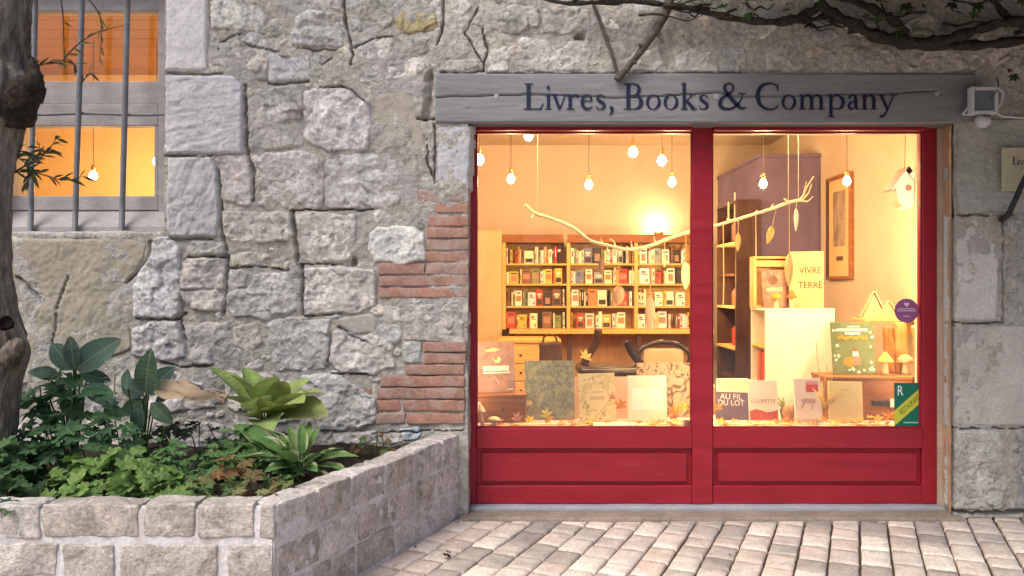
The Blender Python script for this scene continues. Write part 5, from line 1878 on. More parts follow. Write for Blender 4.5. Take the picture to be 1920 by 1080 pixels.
shelf_py = [495, 533, 575]
for p_ in ups:
    part(case, 'upright', OAKV, (bx_(p_) - .02, bx_(p_) + .02, BKY, RYB - .02, bz(618), bz(441)))
part(case, 'cornice', BROWNWOOD, (bx_(943) - .02, bx_(1322) + .02, BKY - .015, RYB - .02, bz(455), bz(440)))
for p_ in shelf_py:
    for a, b in zip(ups[:-1], ups[1:]):
        part(case, 'shelf', OAK, (bx_(a) + .021, bx_(b) - .021, BKY + .004, RYB - .03, bz(p_ + 2.5), bz(p_ - 1.0)))
part(case, 'counter', OAK, (bx_(955), bx_(1322) + .05, BKY - .22, RYB - .03, bz(624), bz(616)))
part(case, 'back_board', OAKV, (bx_(945), bx_(1320), RYB - .028, RYB - .008, bz(617), bz(441)))
part(case, 'lower_panel', ORANGEWOOD, (bx_(955), bx_(1322), RYB - .10, RYB - .06, .01, bz(625)))
for p_ in (960, 1066, 1193, 1316):
    part(case, 'counter_leg', DARKWOOD, (bx_(p_) - .025, bx_(p_) + .025, BKY - .18, BKY - .12, .01, bz(625)))
BOOKPAPER = plain('book_paper', (.62, .55, .42), .85, .1)
BOOKCOVER = plain('book_cover', (.5, .5, .5), .5, .3, objcol=True)
m = MB()
m.bbox(-.5, .5, 0, .12, 0, .04, .004)          # unit spine: x width, z height
bm_ = MB()
bm_.box(-.5, -.42, 0, 1, 0, 1, 0)
bm_.box(.42, .5, 0, 1, 0, 1, 0)
bm_.add([(-.42, .02, .0), (-.2, -.02, 0), (.2, -.02, 0), (.42, .02, 0), (-.42, .02, 1), (-.2, -.02, 1), (.2, -.02, 1), (.42, .02, 1)], [(0, 1, 5, 4), (1, 2, 6, 5), (2, 3, 7, 6)], 0)
bm_.box(-.419, .419, .04, .97, .01, .965, 1)
SPINE = bm_.mesh('spine_book', [BOOKCOVER, BOOKPAPER])
INKD, INKL = plain('spine_ink', (.06, .045, .04), .6), plain('spine_label', (.78, .72, .60), .6)
INKC = plain('cover_picture', (.42, .22, .14), .6)


def book_variant(quads):
    b2 = MB()
    b2.v, b2.f, b2.m = list(bm_.v), list(bm_.f), list(bm_.m)
    for x0, x1, z0, z1, mi in quads:
        b2.add([(x0, -.045, z0), (x1, -.045, z0), (x1, -.045, z1), (x0, -.045, z1), (x0, .01, z0), (x1, .01, z0), (x1, .01, z1), (x0, .01, z1)],
               [(0, 1, 2, 3), (0, 4, 5, 1), (3, 2, 6, 7), (0, 3, 7, 4), (1, 5, 6, 2)], mi)
    return b2.mesh('spine_book', [BOOKCOVER, BOOKPAPER, INKD, INKL, INKC])


SPINES = [SPINE, book_variant([(-.16, .16, .45, .82, 2)]), book_variant([(-.4, .4, .70, .86, 3), (-.15, .15, .25, .6, 2)]), book_variant([(-.14, .14, .38, .85, 3)]), book_variant([(-.4, .4, .12, .20, 2), (-.16, .16, .5, .8, 2)])]
FACES = [book_variant([(-.36, .36, .76, .86, 2), (-.3, .3, .16, .62, 4)]), book_variant([(-.3, .3, .62, .74, 3), (-.2, .2, .5, .56, 3), (-.38, .38, .08, .4, 2)]), book_variant([(-.38, .38, .30, .66, 4), (-.3, .3, .8, .88, 2)]), book_variant([(-.3, .1, .7, .8, 2), (-.3, .3, .58, .64, 2), (.1, .36, .1, .3, 4)])]
CN = [('cream', (.80, .72, .55), 7), ('white', (.84, .82, .76), 6), ('blue', (.16, .20, .30), 1), ('red', (.50, .06, .04), 3), ('orange', (.62, .22, .06), 2), ('black', (.03, .025, .025), 2),
      ('yellow', (.66, .46, .08), 2), ('brown', (.22, .11, .06), 2), ('pink', (.62, .30, .26), 1), ('grey', (.30, .28, .27), 1), ('green', (.20, .26, .08), 1)]
bag = [c for c in CN for _ in range(c[2])]
ordn = ['first', 'second', 'third', 'fourth', 'fifth', 'sixth', 'seventh', 'eighth', 'ninth', 'tenth', 'eleventh', 'twelfth', 'thirteenth', 'fourteenth', 'fifteenth', 'sixteenth']
rown = ['top', 'second', 'third', 'lowest']
bayn = ['left', 'middle', 'right']
rnd = random.Random(99)
for ri, (zf, zc) in enumerate(((bz(494), bz(457)), (bz(532), bz(498)), (bz(574), bz(536)), (bz(616), bz(578)))):
    for bi in range(3):
        x, xe = bx_(ups[bi]) + .026, bx_(ups[bi + 1]) - .026
        if bi == 2:
            xe = min(xe, bx_(1299))
        cnt = {}
        while x < xe - .02:
            face = rnd.random() < (.45 if ri in (1, 3) else .28)
            w = rnd.uniform(.075, .11) if face else rnd.choice([.014, .018, .022, .026, .03, .036])
            h = min((zc - zf) * rnd.uniform(.62, .88), .19)
            if x + w > xe:
                break
            cn, cc, _ = rnd.choice(bag)
            k = cn + (' face-out' if face else '')
            cnt[k] = cnt.get(k, 0) + 1
            nth = cnt[k]
            o = mobj('shelf_book', rnd.choice(FACES if face else SPINES), None, tuple(min(.85, c * rnd.uniform(.85, 1.15)) for c in cc), (x + w / 2, BKY + rnd.uniform(.012, .04) + (.02 if face else 0), zf + .0015), (rnd.uniform(-.12, -.06) if face else 0, 0, 0))
            o.scale = (w - .0015, .02 if face else .13, h)
            tag(o, f"{ordn[nth - 1]} {k.replace(' face-out', '')} book {'facing out ' if face else 'spine '}from left, {rown[ri]} shelf, {bayn[bi]} bay of back bookcase", 'book', 'books on the back bookcase')
            x += w + (rnd.uniform(.004, .02) if face else rnd.choice([0, 0, 0, .001, .004]))
            if not face and rnd.random() < .03:
                x += rnd.uniform(.02, .06)
# wall light hidden on top of the bookcase
ul = thing('wall_washer', 'small uplight on top of the bookcase making a bright patch on the wall', 'lamp', (bx_(1240), BKY + .16, bz(440)))
m = MB()
m.lathe([(.05, .0), (.06, .03), (.045, .045), (.02, .05)], 14)
mobj('bowl', m.mesh('bowl', BRASS, True), ul)
m = MB()
m.lathe([(.03, .05), (.034, .06), (.015, .075)], 12)
mobj('bulb', m.mesh('bulb', BULB, True), ul)
ld = bpy.data.lights.new('bulb_light', 'POINT')
ld.energy, ld.color, ld.shadow_soft_size = 8, (1, .66, .3), .05
lo = link(bpy.data.objects.new('bulb_light', ld), ul)
lo.location = (0, -.02, .13)

# low wall pier left of the bookcase
PIERM = surf('peach_pier', (.66, .47, .28), .10, 2.5, 30, .05, ((20, .2, .006),), .85, .15)
pm_ = MB()
pm_.bbox(bx_(780), bx_(941), BKY - .05, RYB + .001, .005, bz(432), .02)
pm_.bbox(bx_(780), bx_(930), BKY - .075, BKY - .049, .005, bz(500), .015)
struct('wall_pier', pm_.mesh('wall_pier', PIERM))
# plum chimney breast
chim = MB()
chim.bbox(2.385, RX1 + .002, 2.95, RYB, .0, 2.63, .006)
chim.bbox(2.37, RX1 + .002, 2.935, RYB, 2.60, 2.632, .004)
o = mobj('chimney_breast', chim.mesh('chimney_breast', PLUM))
tag(o, 'dark plum painted chimney breast behind the right pane', 'chimney breast')
# dark bookcase on its side
db = thing('dark_bookcase', 'tall dark brown bookcase beside the plum chimney breast', 'bookcase', (0, 0, 0))
X0, X1, Y0, Y1, ZT = 2.13, 2.383, 2.9, 3.60, 2.19
part(db, 'end_panel', DARKWOOD, (X0 + .01, X1, Y0, Y0 + .03, .006, ZT))
part(db, 'end_panel', DARKWOOD, (X0 + .01, X1, Y1 - .03, Y1, .006, ZT))
part(db, 'back_panel', DARKWOOD, (X1 - .02, X1 - .002, Y0 + .031, Y1 - .031, .006, ZT))
for py in (378, 455, 515, 577, 655, 712):
    z = EYE + (540 - py) / 196
    part(db, 'shelf', OAK if py in (455, 577, 655) else DARKWOOD, (X0, X1 - .021, Y0 + .031, Y1 - .031, z - .012, z + .012))
for i, (py, c, cn, h) in enumerate(((652, (.55, .09, .04), 'red', .20), (575, (.40, .12, .06), 'russet', .17), (453, (.30, .12, .07), 'brown', .2))):
    z = EYE + (540 - py) / 196 + .014
    for j in range(4):
        o = mobj('shelf_book', SPINE, None, tuple(x * (1 - .12 * j) for x in c), (X0 + .03, Y0 + .06 + j * .045, z), (0, 0, -PI / 2))
        o.scale = (.04, .15, h - .012 * j)
        tag(o, f"{ordn[j]} {cn} book on a shelf of the dark bookcase, counted from the front", 'book', 'books in the dark bookcase')
# two slim sticks standing on the dark bookcase shelf top
for i, (x, y0, y1) in enumerate(((1366, 380, 412), (1378, 362, 412))):
    a, b = W(x, y1, 3.0), W(x, y0, 3.0)
    t = thing('slim_candle', ('shorter' if i == 0 else 'taller') + ' pale candle stick in the dark bookcase behind the branch', 'candle', a)
    m = MB()
    m.lathe([(.018, 0), (.02, .01), (.009, .02), (.009, (b - a).length), (.002, (b - a).length + .008)], 10)
    mobj('wax', m.mesh('wax', plain('wax' + str(i), (.70, .58, .36), .5), True), t)

# unseen lamp added behind the mullion to brighten the bookcase
fl2 = thing('added_fill_lamp', 'unseen lamp added behind the red mullion to brighten the bookcase', 'lamp', (W(1317, 0, 3.0).x, 3.0, .006))
m = MB()
m.lathe([(.13, 0), (.13, .012), (.02, .03), (.012, .05), (.012, 1.38), (.02, 1.40)], 16)
mobj('stand', m.mesh('stand', BRASS, True), fl2)
m = MB()
m.lathe([(.003, 1.40), (.03, 1.43), (.04, 1.47), (.03, 1.51), (.004, 1.53)], 14)
mobj('bulb', m.mesh('bulb', BULB, True), fl2)
ld = bpy.data.lights.new('bulb_light', 'POINT')
ld.energy, ld.color, ld.shadow_soft_size = 26, (1, .64, .30), .06
lo = link(bpy.data.objects.new('bulb_light', ld), fl2)
lo.location = (0, .06, 1.47)

# framed picture on the right wall
pf = thing('framed_picture', 'tall framed print on the right wall of the shop', 'picture', (0, 0, 0))
py0, py1, pz0, pz1 = 2.22, 2.74, 1.42, 2.36
xw = RX1 - .002
for b in ((xw - .035, xw, py0, py0 + .03, pz0, pz1), (xw - .035, xw, py1 - .03, py1, pz0, pz1), (xw - .034, xw, py0 + .031, py1 - .031, pz0, pz0 + .03), (xw - .034, xw, py0 + .031, py1 - .031, pz1 - .03, pz1)):
    part(pf, 'frame_side', DARKWOOD if b[2] > 2.6 else BROWNWOOD, b)
part(pf, 'mount', surf('mount_card', (.62, .44, .22), .06, 3, 40, .03, (), .8), (xw - .016, xw - .008, py0 + .03, py1 - .03, pz0 + .03, pz1 - .03), bev=.001)
part(pf, 'print', surf('print_ink', (.30, .22, .17), .5, 5, 40, .3, (), .8, stretch=(1, 2, 1)), (xw - .019, xw - .0165, py0 + .13, py1 - .13, pz0 + .3, pz1 - .14), bev=.0005)
part(pf, 'caption', plain('caption_ink', (.12, .07, .05), .8), (xw - .019, xw - .0165, py0 + .18, py1 - .2, pz0 + .17, pz0 + .21), bev=.0005)

# lamp behind the right stile that lights the side wall
sl = thing('clip_lamp', 'small lamp at the right behind the shopfront stile lighting the side wall', 'lamp', (2.82, .56, 1.70))
m = MB()
m.lathe([(.012, .09), (.03, .07), (.055, .0), (.05, -.002), (.026, .06)], 14)
mobj('shade', m.mesh('shade', BRASS, True), sl)
m = MB()
m.lathe([(.004, -.012), (.022, .004), (.018, .035), (.008, .05)], 12)
mobj('bulb', m.mesh('bulb', BULB, True), sl)
m = MB()
m.tube(smooth_path([(0, 0, .09), (.06, 0, .13), (.148, 0, .10)], 5), .006, 6)
mobj('arm', m.mesh('arm', BRASS, True), sl)
ld = bpy.data.lights.new('bulb_light', 'POINT')
ld.energy, ld.color, ld.shadow_soft_size = 55, (1, .66, .30), .03
lo = link(bpy.data.objects.new('bulb_light', ld), sl)
lo.location = (-.02, .05, -.04)

# display spots above the window, inside, out of sight behind the lintel
for i, (x, lab) in enumerate(((.25, 'left display spotlight above the window inside the shop'), (1.05, 'middle display spotlight above the window inside the shop'), (1.85, 'right display spotlight above the window inside the shop'))):
    t = thing('display_spot', lab, 'lamp', (x, .44, 2.55), (R(-24), 0, 0), 'display spotlights')
    m = MB()
    m.lathe([(.045, 0), (.047, .005), (.04, .06), (.02, .10), (.004, .102)], 16)
    mobj('can', m.mesh('can', WHITEM, True), t)
    m = MB()
    m.tube([(0, 0, .10), (0, -.06, .33)], .006, 6)
    mobj('arm', m.mesh('arm', BRASS), t)
    ld = bpy.data.lights.new('spot_light', 'SPOT')
    ld.energy, ld.color, ld.shadow_soft_size, ld.spot_size, ld.spot_blend = 55, (1, .66, .32), .04, R(125), .6
    lo = link(bpy.data.objects.new('spot_light', ld), t)
    lo.location = (0, 0, -.01)
    lo.rotation_euler = (R(48), 0, 0)

# unseen upright tubes added behind mullion and stiles to brighten the display
for i, (x, lab) in enumerate(((sx_(1317), 'unseen tube added behind the red mullion to brighten the display'), (sx_(884), 'unseen tube added behind the left stile to brighten the display'), (sx_(1744), 'unseen tube added behind the right stile to brighten the display'))):
    t = thing('added_fill_tube', lab, 'lamp', (x, FY + .085, .62), group='added fill tubes behind the shopfront')
    m = MB()
    m.bbox(-.012, .012, -.014, .004, 0, 1.55, .003)
    mobj('rail', m.mesh('rail', WHITEM), t)
    m = MB()
    m.tube([(0, .012, .02), (0, .012, 1.53)], .007, 8)
    mobj('tube', m.mesh('tube', emit('fill_tube_glow_%d' % i, (1, .62, .28) if i == 0 else (1, .8, .5), 85 if i == 0 else 3), True), t)
    if i == 0:
        continue            # the bare mullion tube itself gives the light
    ld = bpy.data.lights.new('fill_tube_light', 'AREA')
    ld.shape, ld.size, ld.size_y = 'RECTANGLE', .02, 1.5
    ld.energy, ld.color = (9, 3.5, 4)[i], (1, .74, .44)
    lo = link(bpy.data.objects.new('fill_tube_light', ld), t)
    lo.location = (0, .022, .77)
    lo.rotation_euler = (R(90), 0, 0)

# ------------------------------------------------------------------ left room behind the barred window
YEL = surf('yellow_wall', (.72, .54, .28), .05, 2, 30, .03, ((30, .1, .004),), .85, .15)
BRC = wood('brown_ceiling', (.28, .135, .025), (.23, .11, .02), 3, (1, 6, 1))
LX0, LX1 = -4.4, RX0 - .102
slab('left_room_back_wall', LX0, LX1, 1.9, 2.0, -.02, 3.22, YEL)
slab('left_room_side_wall', LX0 - .1, LX0, .3, 2.0, -.02, 3.22, YEL)
slab('left_room_floor', LX0, LX1, .36, 1.9, -.02, .005, FLOORM)
lc = MB()
lc.box(LX0, LX1, .1, 1.9, 3.14, 3.22)
lco = struct('left_room_ceiling', lc.mesh('left_room_ceiling', BRC))
for i in range(8):
    m = MB()
    m.bbox(LX0, LX1, .36 + i * .19, .36 + i * .19 + .184, 3.10, 3.139, .005)
    mobj('ceiling_plank', m.mesh('ceiling_plank', BRC), lco)
fw = MB()
fw.box(WX1 + .002, LX1, .351, .36, 0, 3.14)
fw.box(LX0, WX0, .351, .36, 0, 3.14)
fw.box(WX0, WX1, .351, .36, 0, WZ0 - .05)
struct('left_inner_wall', fw.mesh('left_inner_wall', YEL))
pendant('glowing bulb seen low through the barred window, nearer the trunk', 175, 330, 1.0, 24, .028, 'bulbs behind the barred window', 3.1)
pendant('glowing bulb at the right edge of the lower barred window pane', 294, 303, 1.0, 24, .028, 'bulbs behind the barred window', 3.1)

# ------------------------------------------------------------------ window display
PZ = .493
PLATM = surf('display_board', (.74, .60, .52), .05, 3, 30, .03, (), .6, .3)
plat = thing('display_platform', 'pale pink display shelf right behind the shop window', 'shelf', (0, 0, 0))
part(plat, 'top_board', PLATM, (SX0 + .02, SX1 - .035, .203, .80, PZ - .025, PZ))
part(plat, 'front_board', WALLM, (SX0 + .02, SX1 - .035, .76, .80, .006, PZ - .026))

_tm = {}


def flat(col, rough=.55):
    k = tuple(round(c, 3) for c in col)
    if k not in _tm:
        _tm[k] = plain('print_%d' % len(_tm), col, rough, .25)
    return _tm[k]


def text_mesh(s, size, mat, align='CENTER'):
    cu = bpy.data.curves.new('text', 'FONT')
    cu.body = s
    cu.size = size
    cu.align_x = align
    cu.align_y = 'CENTER'
    cu.resolution_u = 3
    ob = bpy.data.objects.new('text', cu)
    COL.objects.link(ob)
    bpy.context.view_layer.update()
    me = bpy.data.meshes.new_from_object(ob.evaluated_get(bpy.context.evaluated_depsgraph_get()))
    me.materials.clear()
    me.materials.append(mat)
    bpy.data.objects.remove(ob)
    bpy.data.curves.remove(cu)
    return me


def put_text(par, s, size, col, loc, rot=(PI / 2, 0, 0), name='title', sx=1.0):
    o = mobj(name, text_mesh(s, size, flat(col)), par, None, loc, rot)
    o.scale = (sx, 1, 1)
    return o


def display_book(label, px0, px1, py0, py1, Y, covermat, z=PZ, thick=.02, lean=10, yaw=0, roll=0, name='display_book', group=None):
    """book standing on the shelf, sized from its outline in the photo; local frame: x right, z up, cover at y=0"""
    Y += .06
    k = (D + Y) / D / PXM
    w = (px1 - px0) * k
    x = fx((px0 + px1) / 2) * (D + Y) / D
    ztop = EYE + (540 - py0) * k
    h = (ztop - z) / math.cos(R(lean)) if z is not None else (py1 - py0) * k
    t = thing(name, label, 'book', (x, Y, z + .002), (R(-lean), R(roll), R(yaw)), group)
    m = MB()
    m.bbox(-w / 2, w / 2, 0, .003, 0, h, .001)
    m.bbox(-w / 2, w / 2, thick - .003, thick, 0, h, .001)
    m.box(-w / 2, -w / 2 + .003, .0031, thick - .0031, 0, h)
    mobj('cover', m.mesh('cover', covermat), t)
    m = MB()
    m.box(-w / 2 + .0032, w / 2 - .004, .0032, thick - .0032, .003, h - .003)
    mobj('pages', m.mesh('pages', BOOKPAPER), t)
    return t, w, h


_ly = [0]


def patch(t, x0, x1, z0, z1, col, name='print_block', lay=1):
    m = MB()
    y = -.0006 * lay
    m.add([(x0, y, z0), (x1, y, z0), (x1, y, z1), (x0, y, z1)], [(0, 1, 2, 3)])
    return mobj(name, m.mesh(name, flat(col) if isinstance(col, tuple) else col), t)


def shape(t, pts, col, name='motif', lay=2):
    m = MB()
    y = -.0006 * lay
    m.add([(x, y, z) for x, z in pts], [tuple(range(len(pts)))])
    return mobj(name, m.mesh(name, flat(col)), t)


def disc(cx, cz, r, n=14, sx=1.0):
    return [(cx + r * sx * math.cos(2 * PI * i / n), cz + r * math.sin(2 * PI * i / n)) for i in range(n)]


def pattern(name, a, b, scale, lo, hi, kind='noise', stretch=(1, 1, 1), c3=None):
    m, nt, bs = nodes_of(name)
    vec = coords(nt, False, stretch)
    if kind == 'vor':
        n = N(nt, 'ShaderNodeTexVoronoi', feature='DISTANCE_TO_EDGE')
        n.inputs['Scale'].default_value = scale
        nt.links.new(vec, n.inputs['Vector'])
        fac = n.outputs['Distance']
    elif kind == 'wave':
        n = N(nt, 'ShaderNodeTexWave', wave_type='RINGS')
        n.inputs['Scale'].default_value = scale
        n.inputs['Distortion'].default_value = 9
        n.inputs['Detail Scale'].default_value = 1.6
        nt.links.new(vec, n.inputs['Vector'])
        fac = n.outputs['Fac']
    else:
        fac = noise_node(nt, vec, scale, 3, .6, 2.5)
    c = ramp(nt, fac, [(lo, a), (hi, b)])
    if c3:
        c = mix(nt, c, c3, ramp(nt, noise_node(nt, vec, scale * .6, 2, .5), [(.5, (0, 0, 0)), (.62, (.7,) * 3)]))
    nt.links.new(c, bs.inputs['Base Color'])
    bs.inputs['Roughness'].default_value = .55
    return m


# --- left pane
bx = thing('wooden_box', 'reddish brown wooden box with a keyhole at the left end of the display', 'box', W(938, 800, .36).xy.to_3d() + Vector((0, 0, PZ)))
k36 = (D + .36) / D / PXM
w2 = 97 * k36 / 2
m = MB()
m.bbox(-w2, w2, 0, .16, .002, .158, .004)
mobj('case', m.mesh('case', BROWNWOOD), bx)
m = MB()
m.bbox(-w2 - .004, w2 + .004, -.005, .165, .159, .178, .003)
mobj('lid', m.mesh('lid', BROWNWOOD), bx)
m = MB()
m.tube([(0.02, -.003, .08), (.02, .002, .08)], [.008, .008], 12)
mobj('keyhole', m.mesh('keyhole', BLACKPL), bx)
t, w, h = display_book('pinkish brown book with white title lines standing on the wooden box', 897, 967, 642, 738, .38, pattern('brown_cover', (.50, .28, .20), (.27, .15, .12), 6, .35, .7), z=PZ + .179, lean=8, roll=-2)
patch(t, -w * .36, w * .34, h * .42, h * .52, (.85, .80, .70), 'title_band')
patch(t, -w * .36, w * .37, h * .37, h * .40, (.85, .80, .70), 'title_line')
shape(t, [(-w * .3, h * .84), (-w * .05, h * .88), (w * .12, h * .85), (0, h * .80), (-w * .25, h * .80)], (.75, .62, .30))
shape(t, [(-w * .12, h * .7), (0, h * .62), (w * .08, h * .72), (w * .14, h * .66), (w * .1, h * .58), (-w * .02, h * .58)], (.78, .68, .36))
shape(t, [(-w * .1, h * .34), (w * .08, h * .18), (w * .05, h * .17)], (.75, .55, .5))
patch(t, w * .28, w * .44, h * .04, h * .065, (.8, .7, .6), 'publisher_mark')
display_book('large grey green book with an engraved leafy cover', 984, 1078, 678, 793, .40, pattern('engraved_cover', (.17, .19, .16), (.36, .39, .30), 22, .4, .6, 'noise', c3=(.45, .46, .25)), lean=7)
display_book('plain pink book half hidden behind the cream floral book', 1074, 1182, 708, 790, .46, flat((.72, .50, .40)), lean=8)
t, w, h = display_book('cream book with a floral wreath cover beside the white book', 1087, 1156, 702, 797, .33, pattern('floral_cover', (.42, .33, .14), (.78, .70, .42), 16, .38, .47, 'noise', c3=(.60, .52, .22)), lean=9, roll=-1.5)
shape(t, disc(0, h * .48, w * .30, 18, 1.0), (.80, .71, .44), 'cover_field')
patch(t, -w * .16, w * .18, h * .60, h * .62, (.5, .42, .25), 'title_line', 3)
patch(t, -w * .2, w * .2, h * .45, h * .52, (.62, .52, .30), 'title_line', 3)
t, w, h = display_book('white ribbed book with a blank square label in the left pane', 1178, 1251, 706, 793, .34, flat((.84, .79, .68)), lean=7)
patch(t, -w * .40, w * .38, h * .25, h * .72, (.93, .93, .9), 'square_label')
display_book('brown and grey patterned book leaning behind the white book', 1196, 1296, 682, 793, .50, pattern('damask_cover', (.09, .065, .04), (.50, .34, .23), 13, .42, .5, 'noise', (1.0, 1, .8)), lean=6, thick=.03)
sheet = mobj('open_paper', rough_box(.14, .02, .012, .03, .004, .001, 5, 1)[0] is not None and new_mesh('open_paper', *rough_box(.26, .10, .012, .03, .005, .002, 6, 1), flat((.88, .85, .76)), True), None, None, W(1150, 797, .24), (0, 0, .05))
sheet.location.z = PZ + .008
tag(sheet, 'low pale paper stack lying in front of the cream floral book', 'paper')
blk = mobj('small_block', new_mesh('small_block', *rough_box(.05, .04, .045, .02, .005, .001, 6, 4), flat((.85, .72, .5)), True), None, None, (W(1289, 793, .22).x, .22, PZ + .024))
tag(blk, 'small cream block at the right corner of the left pane display', 'block')

# --- right pane books
t, w, h = display_book('book with yellow sky and violet cover, title Au fil du Lot', 1343, 1405, 713, 787, .40, flat((.15, .12, .19)), lean=9, roll=2)
patch(t, -w / 2 + .001, w / 2 - .001, h * .68, h - .001, (.85, .80, .52), 'sky_band')
put_text(t, 'AU FIL', .050, (.95, .94, .92), (-.01, -.0014, h * .56), sx=1.0)
put_text(t, 'DU LOT', .050, (.95, .94, .92), (-.01, -.0014, h * .41), sx=.95)
t, w, h = display_book('white book with wavy red hills at its foot beside the violet book', 1406, 1460, 715, 791, .38, flat((.82, .74, .68)), lean=8)
put_text(t, 'LOUPETTE', .034, (.30, .25, .24), (0, -.0016, h * .47), sx=.98)
shape(t, [(-w * .49, .002), (w * .49, .002), (w * .49, h * .26), (w * .3, h * .22), (w * .1, h * .20), (-w * .1, h * .25), (-w * .3, h * .28), (-w * .49, h * .22)], (.50, .10, .07))
t, w, h = display_book('white book with a red square and a sketched animal', 1493, 1543, 711, 797, .31, flat((.84, .78, .72)), lean=8, roll=-1)
patch(t, -w * .05, w * .40, h * .68, h * .93, (.70, .07, .08), 'red_square')
patch(t, -w * .05, w * .40, h * .85, h * .93, (.75, .32, .36), 'pale_band', 2)
shape(t, [(-w * .28, h * .50), (-w * .15, h * .54), (w * .25, h * .53), (w * .3, h * .44), (w * .18, h * .42), (w * .16, h * .28), (w * .12, h * .28), (w * .12, h * .42), (-w * .12, h * .43), (-w * .26, h * .30), (-w * .30, h * .31), (-w * .22, h * .44)], (.55, .40, .38), 'animal_sketch')
patch(t, -w * .3, w * .35, h * .02, h * .07, (.6, .5, .42), 'foot_text', 1)
t, w, h = display_book('plain pale yellow book before the wooden chest in the right pane', 1556, 1619, 717, 800, .30, flat((.82, .72, .38)), lean=8, roll=1.5)
patch(t, -w * .16, w * .16, h * .77, h * .80, (.68, .58, .30), 'faint_title')
m = MB()
m.bbox(-.10, .10, 0, .03, 0, .012, .002)
bk = mobj('lying_book', SPINE, None, (.75, .68, .6), W(1366, 706, .7) + Vector((0, 0, 0)), (0, PI / 2, PI / 2))
bk.location = (W(1366, 706, .62).x, .72, .70)
bk.scale = (.025, .17, .2)
bk.rotation_euler = (0, PI / 2, 0)
tag(bk, 'pale book lying flat on a stack behind the violet book', 'book')
sk = mobj('book_stack', rough_box(1, 1, 1)[0] is None or new_mesh('book_stack', *rough_box(.20, .14, .185, .05, .006, .001, 6, 7), flat((.45, .28, .17)), True), None, None, (W(1366, 706, .62).x - .09, .74, PZ + .094))
tag(sk, 'brown storage box behind the violet book carrying a pale flat book', 'box')

# green children's book on the chest
CZ = .772
ch = thing('wooden_chest', 'reddish brown wooden chest with a dark latch at the right end of the display', 'chest', (W(1645, 800, .45).x, .46, PZ))
wch = (1737 - 1555) * (D + .45) / D / PXM / 2
m = MB()
m.bbox(-wch, wch, 0, .28, .002, CZ - PZ - .02, .004)
mobj('case', m.mesh('case', BROWNWOOD), ch)
m = MB()
m.bbox(-wch - .006, wch + .006, -.008, .285, CZ - PZ - .0195, CZ - PZ, .003)
mobj('lid', m.mesh('lid', BROWNWOOD), ch)
m = MB()
m.bbox(-.03, .11, -.018, -.0005, .095, .125, .003)
lt = mobj('strap', m.mesh('strap', BLACKPL), ch)
m = MB()
m.bbox(.075, .105, -.026, -.0185, .085, .14, .003)
mobj('buckle', m.mesh('buckle', flat((.75, .72, .66))), lt)
t, w, h = display_book('green picture book with white flowers and orange leaves on the chest', 1563, 1643, 605, 705, .53, pattern('green_cover', (.13, .19, .07), (.20, .26, .12), 5, .3, .7), z=CZ, lean=8, thick=.015)
r = random.Random(6)
patch(t, -w * .12, w * .18, h * .90, h * .925, (.85, .85, .75), 'author_line')
patch(t, -w * .34, w * .36, h * .825, h * .875, (.9, .9, .82), 'title_line')
patch(t, -w * .18, w * .18, h * .76, h * .805, (.9, .9, .82), 'title_line')
for i in range(10):
    shape(t, disc(-w * .33 + i * w * .072, h * (.70 + .02 * math.sin(i * 2)), w * .04, 8), (.62, .36, .06), 'orange_leaf', 2 + i % 2)
for i in range(22):
    a = r.random()
    x = r.choice([-1, 1]) * w * r.uniform(.36, .47)
    z = h * r.uniform(.05, .95) if i < 14 else h * r.uniform(.03, .14)
    if i >= 14:
        x = w * r.uniform(-.45, .45)
    shape(t, disc(x, z, w * r.uniform(.025, .045), 8), (.82, .80, .66), 'white_flower', 4 + i % 5)
shape(t, disc(-w * .10, h * .24, w * .12, 10, 1.3), (.66, .30, .05), 'orange_patch', 2)
shape(t, [(-w * .02, h * .18), (w * .16, h * .18), (w * .12, h * .40), (0, h * .40)], (.65, .25, .20), 'figure_skirt', 3)
shape(t, [(-w * .04, h * .34), (w * .12, h * .34), (w * .1, h * .44), (-w * .02, h * .44)], (.8, .78, .72), 'figure_top', 4)
shape(t, disc(w * .04, h * .47, w * .05, 10), (.35, .14, .08), 'figure_head', 5)

# stickers on the glass
GY = FY + .0335
st = thing('round_sticker', 'round violet sticker with white print on the right pane', 'sticker', (sx_(1705), GY - .0, sz_(583)))
m = MB()
rr = 23 * KF / PXM
m.add([(x, -.0004, z) for x, z in disc(0, 0, rr, 40)], [tuple(range(40))])
m.add([(x, .0002, z) for x, z in disc(0, 0, rr, 40)], [tuple(reversed(range(40)))])
mobj('disc', m.mesh('disc', flat((.30, .10, .24))), st)
for i, (z, ww, hh) in enumerate(((.012, .052, .0065), (.000, .058, .0065), (-.033, .02, .007))):
    patch(st, -ww, ww, z - hh / 2, z + hh / 2, (.62, .48, .56), 'print_line', 2)
shape(st, disc(-.008, .042, .008), (.8, .6, .7), 'heart_mark', 2)
shape(st, disc(.008, .042, .008), (.8, .6, .7), 'heart_mark', 3)
shape(st, [(-.015, .040), (0, .022), (.015, .040)], (.8, .6, .7), 'heart_mark', 4)
gs = thing('green_sticker', 'green square sticker with yellow diagonal band and white R', 'sticker', (sx_(1711), GY, sz_(760)))
hw, hh = 29.5 * KF / PXM, 41 * KF / PXM
patch(gs, -hw, hw, -hh, hh, (.012, .16, .10), 'green_field', 1)
shape(gs, [(-hw, -hh + .001), (-hw, -hh * .30), (hw, hh * .98), (hw, hh * .28)], (.58, .58, .06), 'yellow_band', 2)
an = math.atan2(hh * 1.28, 2 * hw)
put_text(gs, 'RESTAURANT', .046, (.05, .10, .03), (0.0, -.0020, -hh * .01), (PI / 2, -an, 0), 'band_text', .55)
put_text(gs, 'R', .085, (.85, .88, .85), (-hw * .62, -.0014, hh * .62), name='letter', sx=.75)
